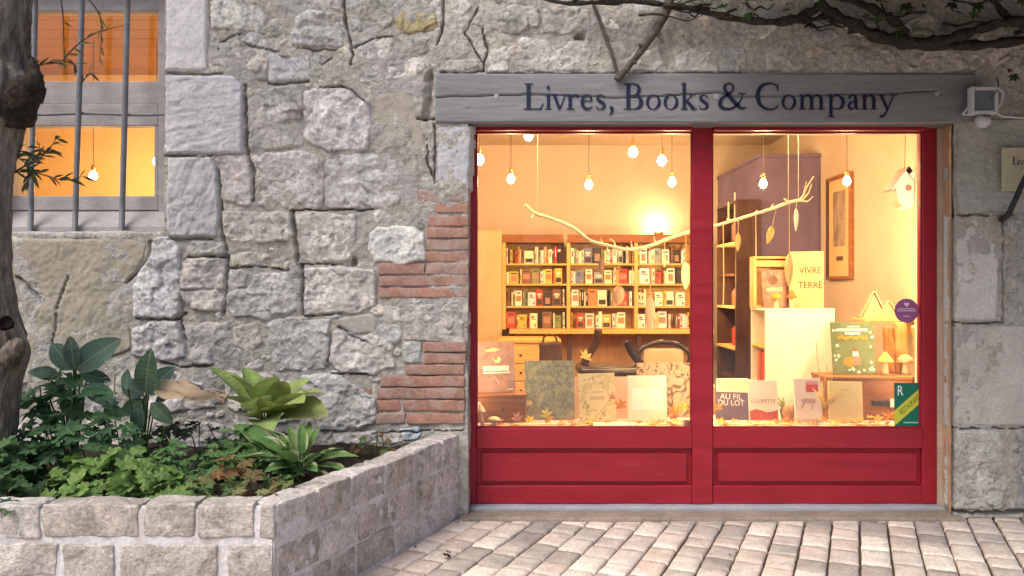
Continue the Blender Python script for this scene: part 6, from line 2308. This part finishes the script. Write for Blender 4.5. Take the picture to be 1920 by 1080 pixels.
patch(gs, -hw * .4, hw * .9, -hh * .86, -hh * .80, (.35, .55, .42), 'small_text', 2)

# white cabinet with open side, things on it
wc = thing('white_cabinet', 'white cabinet with an open left side behind the right pane', 'cabinet', (0, 0, 0))
CY, cZ = 1.6, 1.182
k16 = (D + CY) / D / PXM
X0, X1 = (1435 - 960) * k16, (1565 - 960) * k16
part(wc, 'front_panel', WHITEM, (X0, X1, CY, CY + .02, .006, cZ - .021))
part(wc, 'right_panel', WHITEM, (X1 - .02, X1 - .001, CY + .0205, CY + .36, .006, cZ - .021))
part(wc, 'back_panel', WHITEM, (X0, X1, CY + .361, CY + .38, .006, cZ - .021))
part(wc, 'top', WHITEM, (X0 - .002, X1 + .002, CY - .003, CY + .382, cZ - .02, cZ))
for z in (.55, .86):
    part(wc, 'shelf', OAK, (X0 + .002, X1 - .021, CY + .021, CY + .36, z, z + .02))
for j in range(4):
    o = mobj('cabinet_book', SPINE, None, [(.6, .07, .04), (.55, .10, .05), (.45, .08, .05), (.6, .2, .08)][j], (X0 + .02, CY + .06 + j * .06, .571 if j < 2 else .571), (0, 0, -PI / 2))
    o.scale = (.05, .15, .26)
    tag(o, f"{ordn[j]} red book inside the white cabinet's open side, counted from the front", 'book', 'books in the white cabinet')
# slipcase VIVRE AVEC LA TERRE
t = thing('slipcase_book', 'tall cream slipcase lettered Vivre avec la terre on the white cabinet', 'book', (W(1510, 578, 1.72).x, 1.70, cZ + .001), (0, 0, R(-22)))
w, h = .26, .455
m = MB()
m.bbox(-w / 2, w / 2, 0, .15, 0, h, .003)
mobj('case', m.mesh('case', flat((.55, .41, .22))), t)
put_text(t, 'VIVRE', .076, (.05, .03, .015), (0.03, -.0015, h * .66), sx=.85)
put_text(t, 'AVEC LA', .036, (.50, .34, .16), (.03, -.0015, h * .53), sx=.9)
put_text(t, 'TERRE', .076, (.05, .03, .015), (.03, -.0015, h * .40), sx=.85)
o = put_text(t, 'TERRE', .062, (.16, .10, .05), (w / 2 + .0012, .075, h * .76), (0, PI / 2, 0), 'spine_text', .8)
o.rotation_euler = Matrix(((0, 0, 1), (0, 1, 0), (-1, 0, 0))).to_euler()
o.rotation_euler = (Matrix.Rotation(PI / 2, 3, 'Z') @ Matrix.Rotation(PI / 2, 3, 'X') @ Matrix.Rotation(-PI / 2, 3, 'Z')).to_euler()
o = put_text(t, 'VIVRE', .05, (.45, .30, .14), (w / 2 + .0012, .075, h * .30), (0, PI / 2, 0), 'spine_text', .8)
o.rotation_euler = (Matrix.Rotation(PI / 2, 3, 'Z') @ Matrix.Rotation(PI / 2, 3, 'X') @ Matrix.Rotation(-PI / 2, 3, 'Z')).to_euler()
t, w, h = display_book('brown book with a tree picture titled Arbres on the white cabinet', 1430, 1476, 506, 578, 1.74, pattern('arbres_cover', (.36, .20, .15), (.20, .10, .08), 6, .4, .6), z=cZ + .001, lean=6)
shape(t, disc(-w * .05, h * .72, w * .20, 12), (.14, .07, .05), 'tree_crown')
put_text(t, 'ARBRES', .045, (.85, .74, .5), (0, -.002, h * .47), sx=.9)
wf = thing('wooden_shadow_box', 'upright open oak box behind the brown book on the white cabinet', 'box', (W(1447, 578, 1.86).x, 1.84, cZ + .001))
m = MB()
hw_, hh_ = .155, .42
m.bbox(-hw_, -hw_ + .018, 0, .11, 0, hh_, .002)
m.bbox(hw_ - .018, hw_, 0, .11, 0, hh_, .002)
m.bbox(-hw_ + .0182, hw_ - .0182, 0.001, .11, hh_ - .018, hh_, .002)
m.bbox(-hw_ + .0182, hw_ - .0182, 0.001, .11, 0, .018, .002)
m.bbox(-hw_ + .0182, hw_ - .0182, 0.001, .11, hh_ * .80, hh_ * .80 + .05, .002)
m.box(-hw_ + .018, hw_ - .018, .10, .109, .018, hh_ - .018)
mobj('frame', m.mesh('frame', OAK), wf)


def mushroom(label, p, h, rcap, capcol, stemcol=(.72, .58, .36), tilt=0, cap='dome', group='toy mushrooms in the display'):
    t = thing('toy_mushroom', label, 'mushroom', p, (0, tilt, 0), group)
    m = MB()
    m.lathe([(rcap * .42, 0), (rcap * .40, h * .1), (rcap * .28, h * .5), (rcap * .24, h * .68)], 14)
    mobj('stalk', m.mesh('stalk', flat(stemcol, .8), True), t)
    m = MB()
    if cap == 'dome':
        pr = [(rcap * .2, h * .60), (rcap * .9, h * .58), (rcap, h * .64), (rcap * .85, h * .80), (rcap * .5, h * .94), (rcap * .06, h)]
    else:
        pr = [(rcap * .2, h * .58), (rcap, h * .56), (rcap * .9, h * .62), (rcap * .5, h * .82), (rcap * .22, h * .95), (rcap * .04, h)]
    m.lathe(pr, 18)
    mobj('cap', m.mesh('cap', flat(capcol, .7), True), t)
    return t


mushroom('orange capped toy mushroom before the brown book on the white cabinet', (W(1455, 578, 1.66).x, 1.655, cZ), .125, .045, (.60, .28, .05))
mushroom('red orange pointed toy mushroom beside the cream slipcase', (W(1484, 578, 1.64).x, 1.635, cZ), .15, .04, (.58, .17, .05), cap='cone')
mushroom('yellow capped toy mushroom beside the green picture book', (W(1660, 705, .6).x, .60, CZ), .15, .052, (.70, .52, .12), cap='cone')
mushroom('pale toy mushroom behind the green sticker on the chest', (W(1697, 705, .62).x, .62, CZ), .13, .055, (.66, .36, .18))
mushroom('tall thin felt mushroom with a pointed cap before the brown box', (W(905, 797, .25).x, .25, PZ), .15, .032, (.74, .58, .46), (.72, .50, .40), -.15, 'cone')
mushroom('small flat felt mushroom before the brown box', (W(926, 799, .24).x, .24, PZ), .06, .042, (.76, .66, .44), (.66, .50, .36))
ac = mobj('toy_acorn', new_mesh('toy_acorn', *lathe_geo([(.002, 0), (.03, .01), (.042, .05), (.03, .09), (.004, .11)], 14), flat((.50, .27, .16)), True), None, None, (W(1481, 790, .42).x, .44, PZ))
tag(ac, 'brown egg shaped ornament between the white books in the right pane', 'ornament')

# potted spiky plant
pp = thing('spiky_plant', 'small olive green spiky plant between the two white books', 'plant', (W(1475, 790, .5).x, .50, PZ))
m = MB()
m.lathe([(.03, 0), (.036, .01), (.045, .06), (.042, .065), (.038, .05)], 14)
mobj('pot', m.mesh('pot', flat((.16, .09, .08)), True), pp)
r = random.Random(4)
for i in range(16):
    leaf_at(pp, NARROW[i % 2], pp.location + Vector((r.uniform(-.02, .02), r.uniform(-.02, .02), .06)), r.uniform(0, 6.28), r.uniform(.3, 1.4), r.uniform(.08, .14), 0, jit((.17, .19, .05), r))
# dried grass stems
dg_ = thing('dried_grass', 'dried yellow grass stems standing behind the white book with the red square', 'dried plant', (W(1545, 790, .38).x, .40, PZ))
for i, (tx, ty) in enumerate(((1535, 690), (1550, 685), (1558, 695), (1562, 700), (1546, 700), (1530, 640))):
    st_ = stem(dg_, dg_.location, W(tx, ty, .42), .0022, flat((.55, .42, .12)), .0)
for i in range(9):
    leaf_at(dg_, NARROW[i % 2], dg_.location + Vector((r.uniform(-.02, .02), 0, .05)), r.uniform(0, 6.28), r.uniform(1.25, 1.5), r.uniform(.12, .22), 0, jit((.55, .42, .12), r))
# bark pieces and little houses at right
for i, (x, ty, c, lab) in enumerate(((1668, 612, (.40, .17, .06), 'narrow reddish bark slab standing on the chest behind the mushrooms'), (1690, 602, (.55, .27, .10), 'orange bark slab standing behind the green sticker'), (1722, 610, (.66, .45, .24), 'pale bark slab standing at the right end of the chest'))):
    p = W(x, 705, .70)
    zt = W(x, ty, .70).z
    P, f = rough_box(.07 + .02 * (i % 2), .035, zt - CZ, .02, .012, .008, 14, 40 + i, .012)
    o = mobj('bark_slab', new_mesh('bark_slab', P + np.array([0, 0, (zt - CZ) / 2]), f, surf('bark_slab_%d' % i, c, .35, 10, 60, .25, ((40, .6, .01),), .85, .1, stretch=(3, 3, .5)), True), None, None, (p.x, .685, CZ), (R(-4), 0, .2 * i))
    tag(o, lab, 'bark')
ws = thing('wall_shelf', 'small wooden shelf on the right wall above the green book', 'shelf', (0, 0, 0))
zs = W(1650, 602, 1.1).z
part(ws, 'board', OAK, (W(1612, 600, 1.1).x, RX1 - .001, 1.02, 1.25, zs, zs + .022))
part(ws, 'bracket', OAK, (RX1 - .12, RX1 - .003, 1.12, 1.14, zs - .10, zs - .001))
for i, (x, hgt, wd, lab) in enumerate(((1640, .19, .085, 'taller A shaped wooden house ornament on the small wall shelf'), (1668, .12, .07, 'lower wooden house ornament on the small wall shelf'))):
    b = Vector((W(x, 600, 1.1).x, 1.11, zs + .0225))
    t = thing('house_ornament', lab, 'ornament', b, (0, 0, .15 * i))
    m = MB()
    m.add([(-wd, 0, 0), (wd, 0, 0), (0, 0, hgt * .9), (-wd, .05, 0), (wd, .05, 0), (0, .05, hgt * .9)], [(0, 1, 2), (5, 4, 3), (0, 3, 4, 1)])
    mobj('front', m.mesh('front', flat((.62, .38, .18))), t)
    for s in (-1, 1):
        m = MB()
        v0, v1 = Vector((s * (wd + .012), -.006, -.0)), Vector((0, -.006, hgt))
        n_ = Vector((s * .010, 0, .006))
        m.add([v0, v1, v1 + Vector((0, .062, 0)), v0 + Vector((0, .062, 0)), v0 + n_, v1 + n_, v1 + n_ + Vector((0, .062, 0)), v0 + n_ + Vector((0, .062, 0))],
              [(0, 1, 2, 3), (4, 7, 6, 5), (0, 4, 5, 1), (1, 5, 6, 2), (2, 6, 7, 3), (3, 7, 4, 0)])
        mobj('roof', m.mesh('roof', flat((.50, .26, .18))), t)
# birdhouse hanging by the right stile
bh = thing('birdhouse', 'mauve roofed little birdhouse with a round hole hanging at the upper right', 'birdhouse', W(1702, 352, .42))
k_ = (D + .42) / D / PXM
m = MB()
body = [(26 * k_ * math.cos(a) * .8, 26 * k_ * math.sin(a) * 1.25 - .02) for a in np.linspace(-PI, 0, 12)] + [(26 * k_ * .8, .02), (0, .085), (-26 * k_ * .8, .02)]
nb = len(body)
m.add([(x, 0, z) for x, z in body] + [(x, .09, z) for x, z in body], [tuple(range(nb)), tuple(reversed(range(nb, 2 * nb)))] + [(i, nb + i, nb + (i + 1) % nb, (i + 1) % nb) for i in range(nb)])
mobj('body', m.mesh('body', flat((.66, .48, .34))), bh)
for s in (-1, 1):
    m = MB()
    a, b = Vector((0, -.02, .135)), Vector((s * 33 * k_, -.02, .135 - 42 * k_))
    n_ = Vector((-s * .012, 0, -.012))
    dd_ = Vector((0, .13, 0))
    m.add([a, b, b + dd_, a + dd_, a + n_ * 2.2, b + n_, b + n_ + dd_, a + n_ * 2.2 + dd_], [(0, 1, 2, 3), (4, 7, 6, 5), (0, 4, 5, 1), (1, 5, 6, 2), (2, 6, 7, 3), (3, 7, 4, 0)])
    mobj('roof', m.mesh('roof', flat((.50, .33, .33))), bh)
m = MB()
m.add([(x, -.0012, z) for x, z in disc(.005, .0, .022, 18)], [tuple(range(18))])
mobj('entrance_hole', m.mesh('entrance_hole', flat((.16, .08, .07))), bh)
m = MB()
m.add([(x, -.0014, z) for x, z in [(-.10 * 1, .12), (.0, .12), (.0, .03), (-.05, .03)]], [(0, 1, 2, 3)])
m = MB()
m.tube([(0, .04, .13), (.02, .04, RZ - bh.location.z)], .002, 6)
mobj('cord', m.mesh('cord', CORD), bh)
m = MB()
m.tube([(.045, .02, -.06), (.047, .02, -.26)], .003, 6)
mobj('tail', m.mesh('tail', flat((.45, .38, .15))), bh)

# ------------------------------------------------------------------ hanging birch branch with ornaments
BRY = .60
BIRCH = surf('birch_bark', (.66, .56, .38), .18, 14, 60, .2, ((60, .4, .006),), .8, .2, stain=((.20, .13, .07), 24, .6, .7, .7))
b0 = W(1180, 466, BRY)
br = thing('birch_branch', 'pale bare branch hanging across both panes on strings', 'branch', b0)
P3 = smooth_path([(*(W(x, y, BRY + .02 * math.sin(i)) - b0), r_) for i, (x, y, r_) in enumerate([(984, 384, .012), (1003, 400, .013), (1040, 412, .011), (1075, 428, .012), (1108, 452, .011), (1140, 460, .0105), (1176, 468, .0115), (1215, 462, .0105), (1255, 447, .0115),
                                                                                                 (1298, 433, .010), (1345, 422, .010), (1400, 406, .010), (1445, 392, .010), (1478, 380, .011), (1505, 374, .009)])], 6)
m = MB()
m.tube([p[:3] for p in P3], [float(p[3]) for p in P3], 10, rough=.14, seed=4)
mobj('stem', m.mesh('stem', BIRCH, True), br)
for i, pts in enumerate([[(1505, 374), (1516, 362), (1522, 345)], [(1500, 376), (1514, 378), (1525, 368)], [(1505, 374), (1512, 352), (1526, 330)], [(1478, 380), (1470, 372)], [(1003, 400), (996, 408)], [(1185, 466), (1183, 452)], [(1155, 464), (1150, 452), (1144, 448)], [(1230, 458), (1226, 444)], [(1130, 458), (1126, 446)], [(1445, 392), (1450, 382)], [(1415, 402), (1420, 394)], [(1500, 374), (1506, 366), (1512, 340)]]):
    m = MB()
    n = len(pts)
    m.tube([W(x, y, BRY - .01 * j) - b0 for j, (x, y) in enumerate(pts)], [.006 * (1 - .25 * j) for j in range(n)], 6, rough=.1)
    mobj('twig', m.mesh('twig', BIRCH, True), br)
STRING = plain('string', (.62, .48, .28), .8)
for x, y in ((1008, 401), (1497, 375), (1478, 380)):
    m = MB()
    a = W(x, y, BRY) - b0
    m.tube([a, Vector((a.x, a.y, RZ - b0.z))], .0018, 5)
    mobj('string', m.mesh('string', STRING), br)


def ornament(label, x, ytop, yc, wpx, hpx, col, shape_='leaf', yaw=0, tilt=0):
    top = W(x, ytop, BRY)
    c = W(x, yc - hpx / 2, BRY)
    t = thing('hanging_ornament', label, 'ornament', c, (0, tilt, yaw), 'ornaments hanging from the branch')
    k = (D + BRY) / D / PXM
    w, h = wpx * k / 2 * .85, hpx * k * .9
    m = MB()
    v, f = [], []
    n = 8
    for i in range(n + 1):
        s = i / n
        ww = w * math.sin(PI * min(1, s ** .8 * .985 + .01)) ** (.75 if shape_ == 'leaf' else .5)
        for side in (0, 1):
            for j in (-1, 0, 1):
                v.append((ww * j, (-.0025 if side == 0 else .0025) + (.006 if j == 0 else 0) + .01 * s * s, -h * s))
    for i in range(n):
        for j in (0, 1):
            a = i * 6 + j
            f += [(a, a + 6, a + 7, a + 1), (a + 3, a + 4, a + 10, a + 9)]
        f += [(i * 6, i * 6 + 3, i * 6 + 9, i * 6 + 6), (i * 6 + 2, i * 6 + 8, i * 6 + 11, i * 6 + 5)]
    m.add(v, f)
    mobj('leaf_shape', m.mesh('leaf_shape', flat(col, .7), True), t)
    m = MB()
    L = max(.01, top.z - c.z)
    m.tube([(0, 0, -.003), (.0008, 0, L * .5), (0, 0, L)], .0018, 5)
    mobj('string', m.mesh('string', STRING), t)


for a in [('thin pale leaf ornament high left on the branch', 1060, 424, 450, 9, 34, (.72, .55, .25)),
          ('white willow shaped ornament on the right, highest of those hanging there', 1493, 378, 414, 10, 48, (.85, .80, .68)),
          ('yellow leaf ornament left of the white one before the plum wall', 1448, 392, 443, 17, 38, (.70, .50, .16), 'leaf', .3, .25),
          ('small gold leaf ornament furthest left in the right pane', 1384, 410, 456, 12, 40, (.70, .50, .20)),
          ('large pale yellow leaf ornament hanging before the cream slipcase', 1480, 382, 510, 20, 70, (.74, .58, .26)),
          ('large cream heart shaped leaf ornament beside the mullion in left pane', 1286, 437, 520, 20, 56, (.80, .66, .40), 'wide'),
          ('dusty pink leaf ornament hanging low in the left pane', 1219, 462, 592, 22, 72, (.58, .36, .26), 'wide'),
          ('brown paper leaf ornament hanging left of centre in the left pane', 1128, 458, 500, 14, 36, (.45, .26, .16), 'wide'),
          ('slim cream ornament hanging left of the low pink leaf', 1186, 467, 522, 8, 36, (.76, .64, .38)),
          ('wide tan paper leaf ornament in the middle of the left pane', 1160, 462, 556, 26, 40, (.62, .40, .26), 'wide'),
          ('thin cream tag ornament hanging just right of the low pink leaf', 1246, 450, 492, 7, 30, (.76, .62, .36))]:
    ornament(*a)
for x, y0, y1, lab in ((1356, 420, 575, 'long thin string hanging from the branch before the dark bookcase'), (1417, 402, 578, 'long thin string hanging from the branch before the shadow box')):
    t = thing('hanging_string', lab, 'string', W(x, y1, BRY))
    m = MB()
    m.tube([(0, 0, 0), (.004, 0, .15), (0, 0, W(x, y0, BRY).z - W(x, y1, BRY).z)], .0035, 6)
    mobj('cord', m.mesh('cord', STRING), t)

# ------------------------------------------------------------------ autumn leaves in the display
r = random.Random(14)
OR_, YE_, RD_, PK_ = (.62, .26, .04), (.70, .48, .06), (.50, .08, .04), (.62, .33, .22)
AL = [(965, 785, .24, PK_, 'pinkish oak leaf propped before the brown box', 1.2, .075), (940, 796, .2, RD_, 'red leaf lying at the left end of the display', .2, .06), (1000, 789, .24, YE_, 'deep yellow leaf before the grey green book', .7, .07),
      (1020, 779, .26, (.72, .58, .16), 'pale yellow lobed leaf leaning on the grey green book', 1.1, .08), (1050, 796, .2, YE_, 'flat yellow leaf below the grey green book', .2, .06), (990, 758, .34, (.72, .52, .26), 'cream pink leaf at the edge of the brown box', 1.2, .05),
      (1112, 796, .2, YE_, 'yellow leaf lying left of the paper stack', .2, .08), (1165, 762, .30, OR_, 'bright orange leaf between cream floral and white books', 1.2, .085), (1148, 746, .30, (.60, .27, .2), 'small pink maple leaf touching the cream floral book', 1.3, .05),
      (1215, 798, .2, YE_, 'yellow leaf lying below the white book', .15, .08), (1240, 796, .2, (.66, .40, .1), 'amber leaf lying right of the white book', .3, .07), (1265, 772, .28, OR_, 'orange maple leaf propped right of the white book', 1.2, .085),
      (1285, 765, .30, (.66, .34, .06), 'amber maple leaf propped beside the mullion', 1.1, .08), (1262, 785, .25, RD_, 'red leaf under the propped orange maple leaf', .5, .06), (1275, 790, .22, YE_, 'yellow leaf under the amber maple leaf', .4, .075),
      (1350, 793, .2, YE_, 'golden leaf at the left corner of the right pane', .5, .07), (1347, 765, .36, OR_, 'orange leaf behind the violet book at the mullion', 1.2, .06), (1410, 795, .2, YE_, 'yellow leaf between violet and white wavy books', .3, .07),
      (1435, 797, .2, (.7, .52, .1), 'yellow leaf below the white wavy book', .2, .08), (1475, 794, .24, OR_, 'orange leaf below the spiky plant', .3, .075), (1490, 797, .2, YE_, 'yellow leaf left of the red square book', .2, .07),
      (1548, 788, .28, OR_, 'orange leaf right of the red square book', .8, .06), (1570, 797, .2, (.72, .55, .14), 'pale leaf at the foot of the plain yellow book', .4, .06), (1625, 797, .22, YE_, 'yellow leaf right of the plain yellow book', .3, .07),
      (1650, 792, .26, (.45, .30, .08), 'olive brown leaf before the chest latch', .6, .08), (1672, 786, .28, OR_, 'orange leaf propped left of the green sticker', 1.0, .085), (1690, 795, .24, (.6, .35, .06), 'amber leaf behind the green sticker', .4, .07)]
for i, (x, y, Y, c, lab, pit, s) in enumerate(AL):
    p = W(x, y, Y)
    o = mobj('autumn_leaf', [MAPLE[0], MAPLE[1], MAPLE[2]][i % 3], None, jit(c, r, .08), (p.x, Y, max(PZ + .012, p.z - .5 * s * math.sin(pit))), (pit, r.uniform(-.3, .3), r.uniform(-.6, .6)))
    o.scale = (s * 1.1,) * 3
    tag(o, lab, 'leaf', 'autumn leaves in the window display')
dl2 = mobj('curled_leaf', MAPLE[1], None, (.50, .34, .12), W(1100, 682, .62), (.9, .3, .4))
dl2.scale = (.12,) * 3
tag(dl2, 'curled tan leaf behind the cream floral book', 'leaf', 'autumn leaves in the window display')

# ------------------------------------------------------------------ furniture deeper in the shop
dk = thing('writing_desk', 'golden wooden desk with two drawers behind the grey green book', 'desk', (0, 0, 0))
Y0 = 3.0
zt = W(1000, 637, Y0).z
xl, xr = W(935, 0, Y0).x, W(1052, 0, Y0).x
part(dk, 'top', OAK, (xl, xr, Y0, Y0 + .55, zt - .03, zt))
part(dk, 'pedestal', OAKV, (xl + .03, W(1020, 0, Y0).x, Y0 + .03, Y0 + .5, .006, zt - .031))
for i in range(3):
    d_ = part(dk, 'drawer', OAK, (xl + .05, W(1018, 0, Y0).x - .01, Y0 + .008, Y0 + .0295, zt - .06 - .17 * (i + 1), zt - .07 - .17 * i))
    m = MB()
    m.lathe([(.003, -.018), (.012, -.014), (.010, -.004), (.006, .0)], 10)
    mobj('knob', m.mesh('knob', DARKWOOD), d_, None, ((xl + W(1018, 0, Y0).x) / 2, Y0 + .007, zt - .15 - .17 * i), (-PI / 2, 0, 0))
part(dk, 'leg', OAKV, (xr - .06, xr - .01, Y0 + .02, Y0 + .07, .006, zt - .031))
part(dk, 'leg', OAKV, (xr - .06, xr - .01, Y0 + .46, Y0 + .51, .006, zt - .031))
bg = thing('leather_bag', 'dark brown leather bag standing before the desk', 'bag', (W(1031, 690, 2.2).x, 2.2, .006))
zb = W(1031, 640, 2.2).z
stool = MB()
P, f = rough_box(.20, .12, .30, .03, .03, .006, 9, 21, .01)
m = MB()
m.add(P + np.array([0, 0, zb - .15 - .006]), f)
mobj('body', m.mesh('body', DARKWOOD, True), bg)
m = MB()
m.tube(smooth_path([(-.06, 0, zb - .02), (-.05, 0, zb + .03), (0, 0, zb + .055), (.05, 0, zb + .03), (.06, 0, zb - .02)], 5), .009, 7)
mobj('handle', m.mesh('handle', DARKWOOD, True), bg)
m = MB()
m.bbox(-.11, .11, -.07, .07, zb - .34, zb - .31, .003)
for sx in (-.09, .09):
    for sy in (-.05, .05):
        m.bbox(sx - .012, sx + .012, sy - .012, sy + .012, .001, zb - .341, .002)
st_o = thing('low_stool', 'small dark stool under the leather bag', 'stool', (W(1031, 690, 2.2).x, 2.2, .006))
mobj('seat', m.mesh('seat', DARKWOOD), st_o)
BLACKW = plain('black_lacquer', (.018, .010, .010), .25, .5)
CUSH = surf('beige_cushion', (.55, .40, .24), .08, 8, 60, .06, ((80, .2, .003),), .9, .1)
# bentwood armchair with two swept back posts and dark seat
ac_ = thing('swept_armchair', 'dark lacquered armchair with two splayed swept posts behind the cream book', 'chair', (W(1140, 690, 1.7).x, 1.7, .006))
q = ac_.location
zc_ = W(1140, 690, 1.7).z
for pts in ([(1122, 618), (1118, 640), (1102, 668), (1090, 692)], [(1176, 640), (1186, 662), (1204, 685), (1214, 700)]):
    m = MB()
    P_ = smooth_path([W(x, y, 1.7 + .03 * i) - q for i, (x, y) in enumerate(pts)], 5)
    m.tube(P_, [.030, .032, .034, .034, .034, .034, .034, .034, .032, .032, .032, .032, .032, .032, .03, .03][:len(P_)], 10)
    mobj('back_post', m.mesh('back_post', BLACKW if pts[0][0] > 1150 else DARKWOOD, True), ac_)
P, f = rough_box(.50, .48, .08, .05, .035, .004, 6, 31)
mobj('seat', new_mesh('seat', P + np.array([0, 0, zc_ - .02]), f, BLACKW, True), ac_)
for sx in (-.2, .2):
    for sy in (-.19, .19):
        m = MB()
        m.tube([(sx, sy, zc_ - .05), (sx * 1.12, sy * 1.12, .002)], [.022, .015], 8)
        mobj('leg', m.mesh('leg', BLACKW, True), ac_)
oc = thing('round_back_chair', 'black bentwood chair with oval back and beige cushion beside the mullion', 'chair', (W(1244, 690, 1.9).x, 1.9, .006))
q = oc.location
k19 = (D + 1.9) / D / PXM
cz_ = W(0, 672, 1.9).z
m = MB()
ov = [(50 * k19 * math.cos(a), 0, cz_ + 29 * k19 * math.sin(a)) for a in np.linspace(0, 2 * PI, 33)]
m.tube(ov, .020, 8)
mobj('back_ring', m.mesh('back_ring', BLACKW, True), oc)
P, f = rough_box(.34, .04, .15, .03, .018, .003, 6, 32)
mobj('back_cushion', new_mesh('back_cushion', P + np.array([0, .02, cz_]), f, CUSH, True), oc)
P, f = rough_box(.44, .42, .06, .05, .028, .003, 6, 33)
mobj('seat', new_mesh('seat', P + np.array([0, .22, .45]), f, CUSH, True), oc)
for sx in (-.17, .17):
    m = MB()
    m.tube([(sx, .01, cz_ - .13), (sx * 1.05, .03, .4), (sx * 1.1, .0, .002)], [.018, .018, .014], 8)
    mobj('leg', m.mesh('leg', BLACKW, True), oc)
    m = MB()
    m.tube([(sx, .40, .44), (sx * 1.15, .44, .002)], [.017, .013], 8)
    mobj('leg', m.mesh('leg', BLACKW, True), oc)

# garlands of small autumn leaves along the front of the display shelf
rg = random.Random(63)
for (a, b, lab) in ((905, 1288, 'string of small autumn leaves along the left pane display shelf'), (1345, 1672, 'string of small autumn leaves along the right pane display shelf')):
    g0 = Vector((W(a, 800, .25).x, .25, PZ))
    t = thing('leaf_garland', lab, 'garland', g0, group='leaf garlands in the display')
    m = MB()
    xs_ = [W(a + (b - a) * i / 14, 800, .25).x - g0.x for i in range(15)]
    m.tube([(x, .015 * math.sin(i * 1.7), .006) for i, x in enumerate(xs_)], .002, 5)
    mobj('twine', m.mesh('twine', STRING), t)
    for i in range(44):
        px = a + (b - a) * rg.random()
        p = Vector((W(px, 800, .25).x, .25 + rg.uniform(-.02, .10), PZ + rg.uniform(.008, .03)))
        leaf_at(t, MAPLE[i % 3], p, PI + rg.uniform(-2.6, 2.6), rg.uniform(-.3, .6), rg.uniform(.035, .065), rg.uniform(-.5, .5), jit(rg.choice([OR_, YE_, YE_, (.72, .55, .14), RD_, (.66, .36, .06), PK_]), rg, .1))
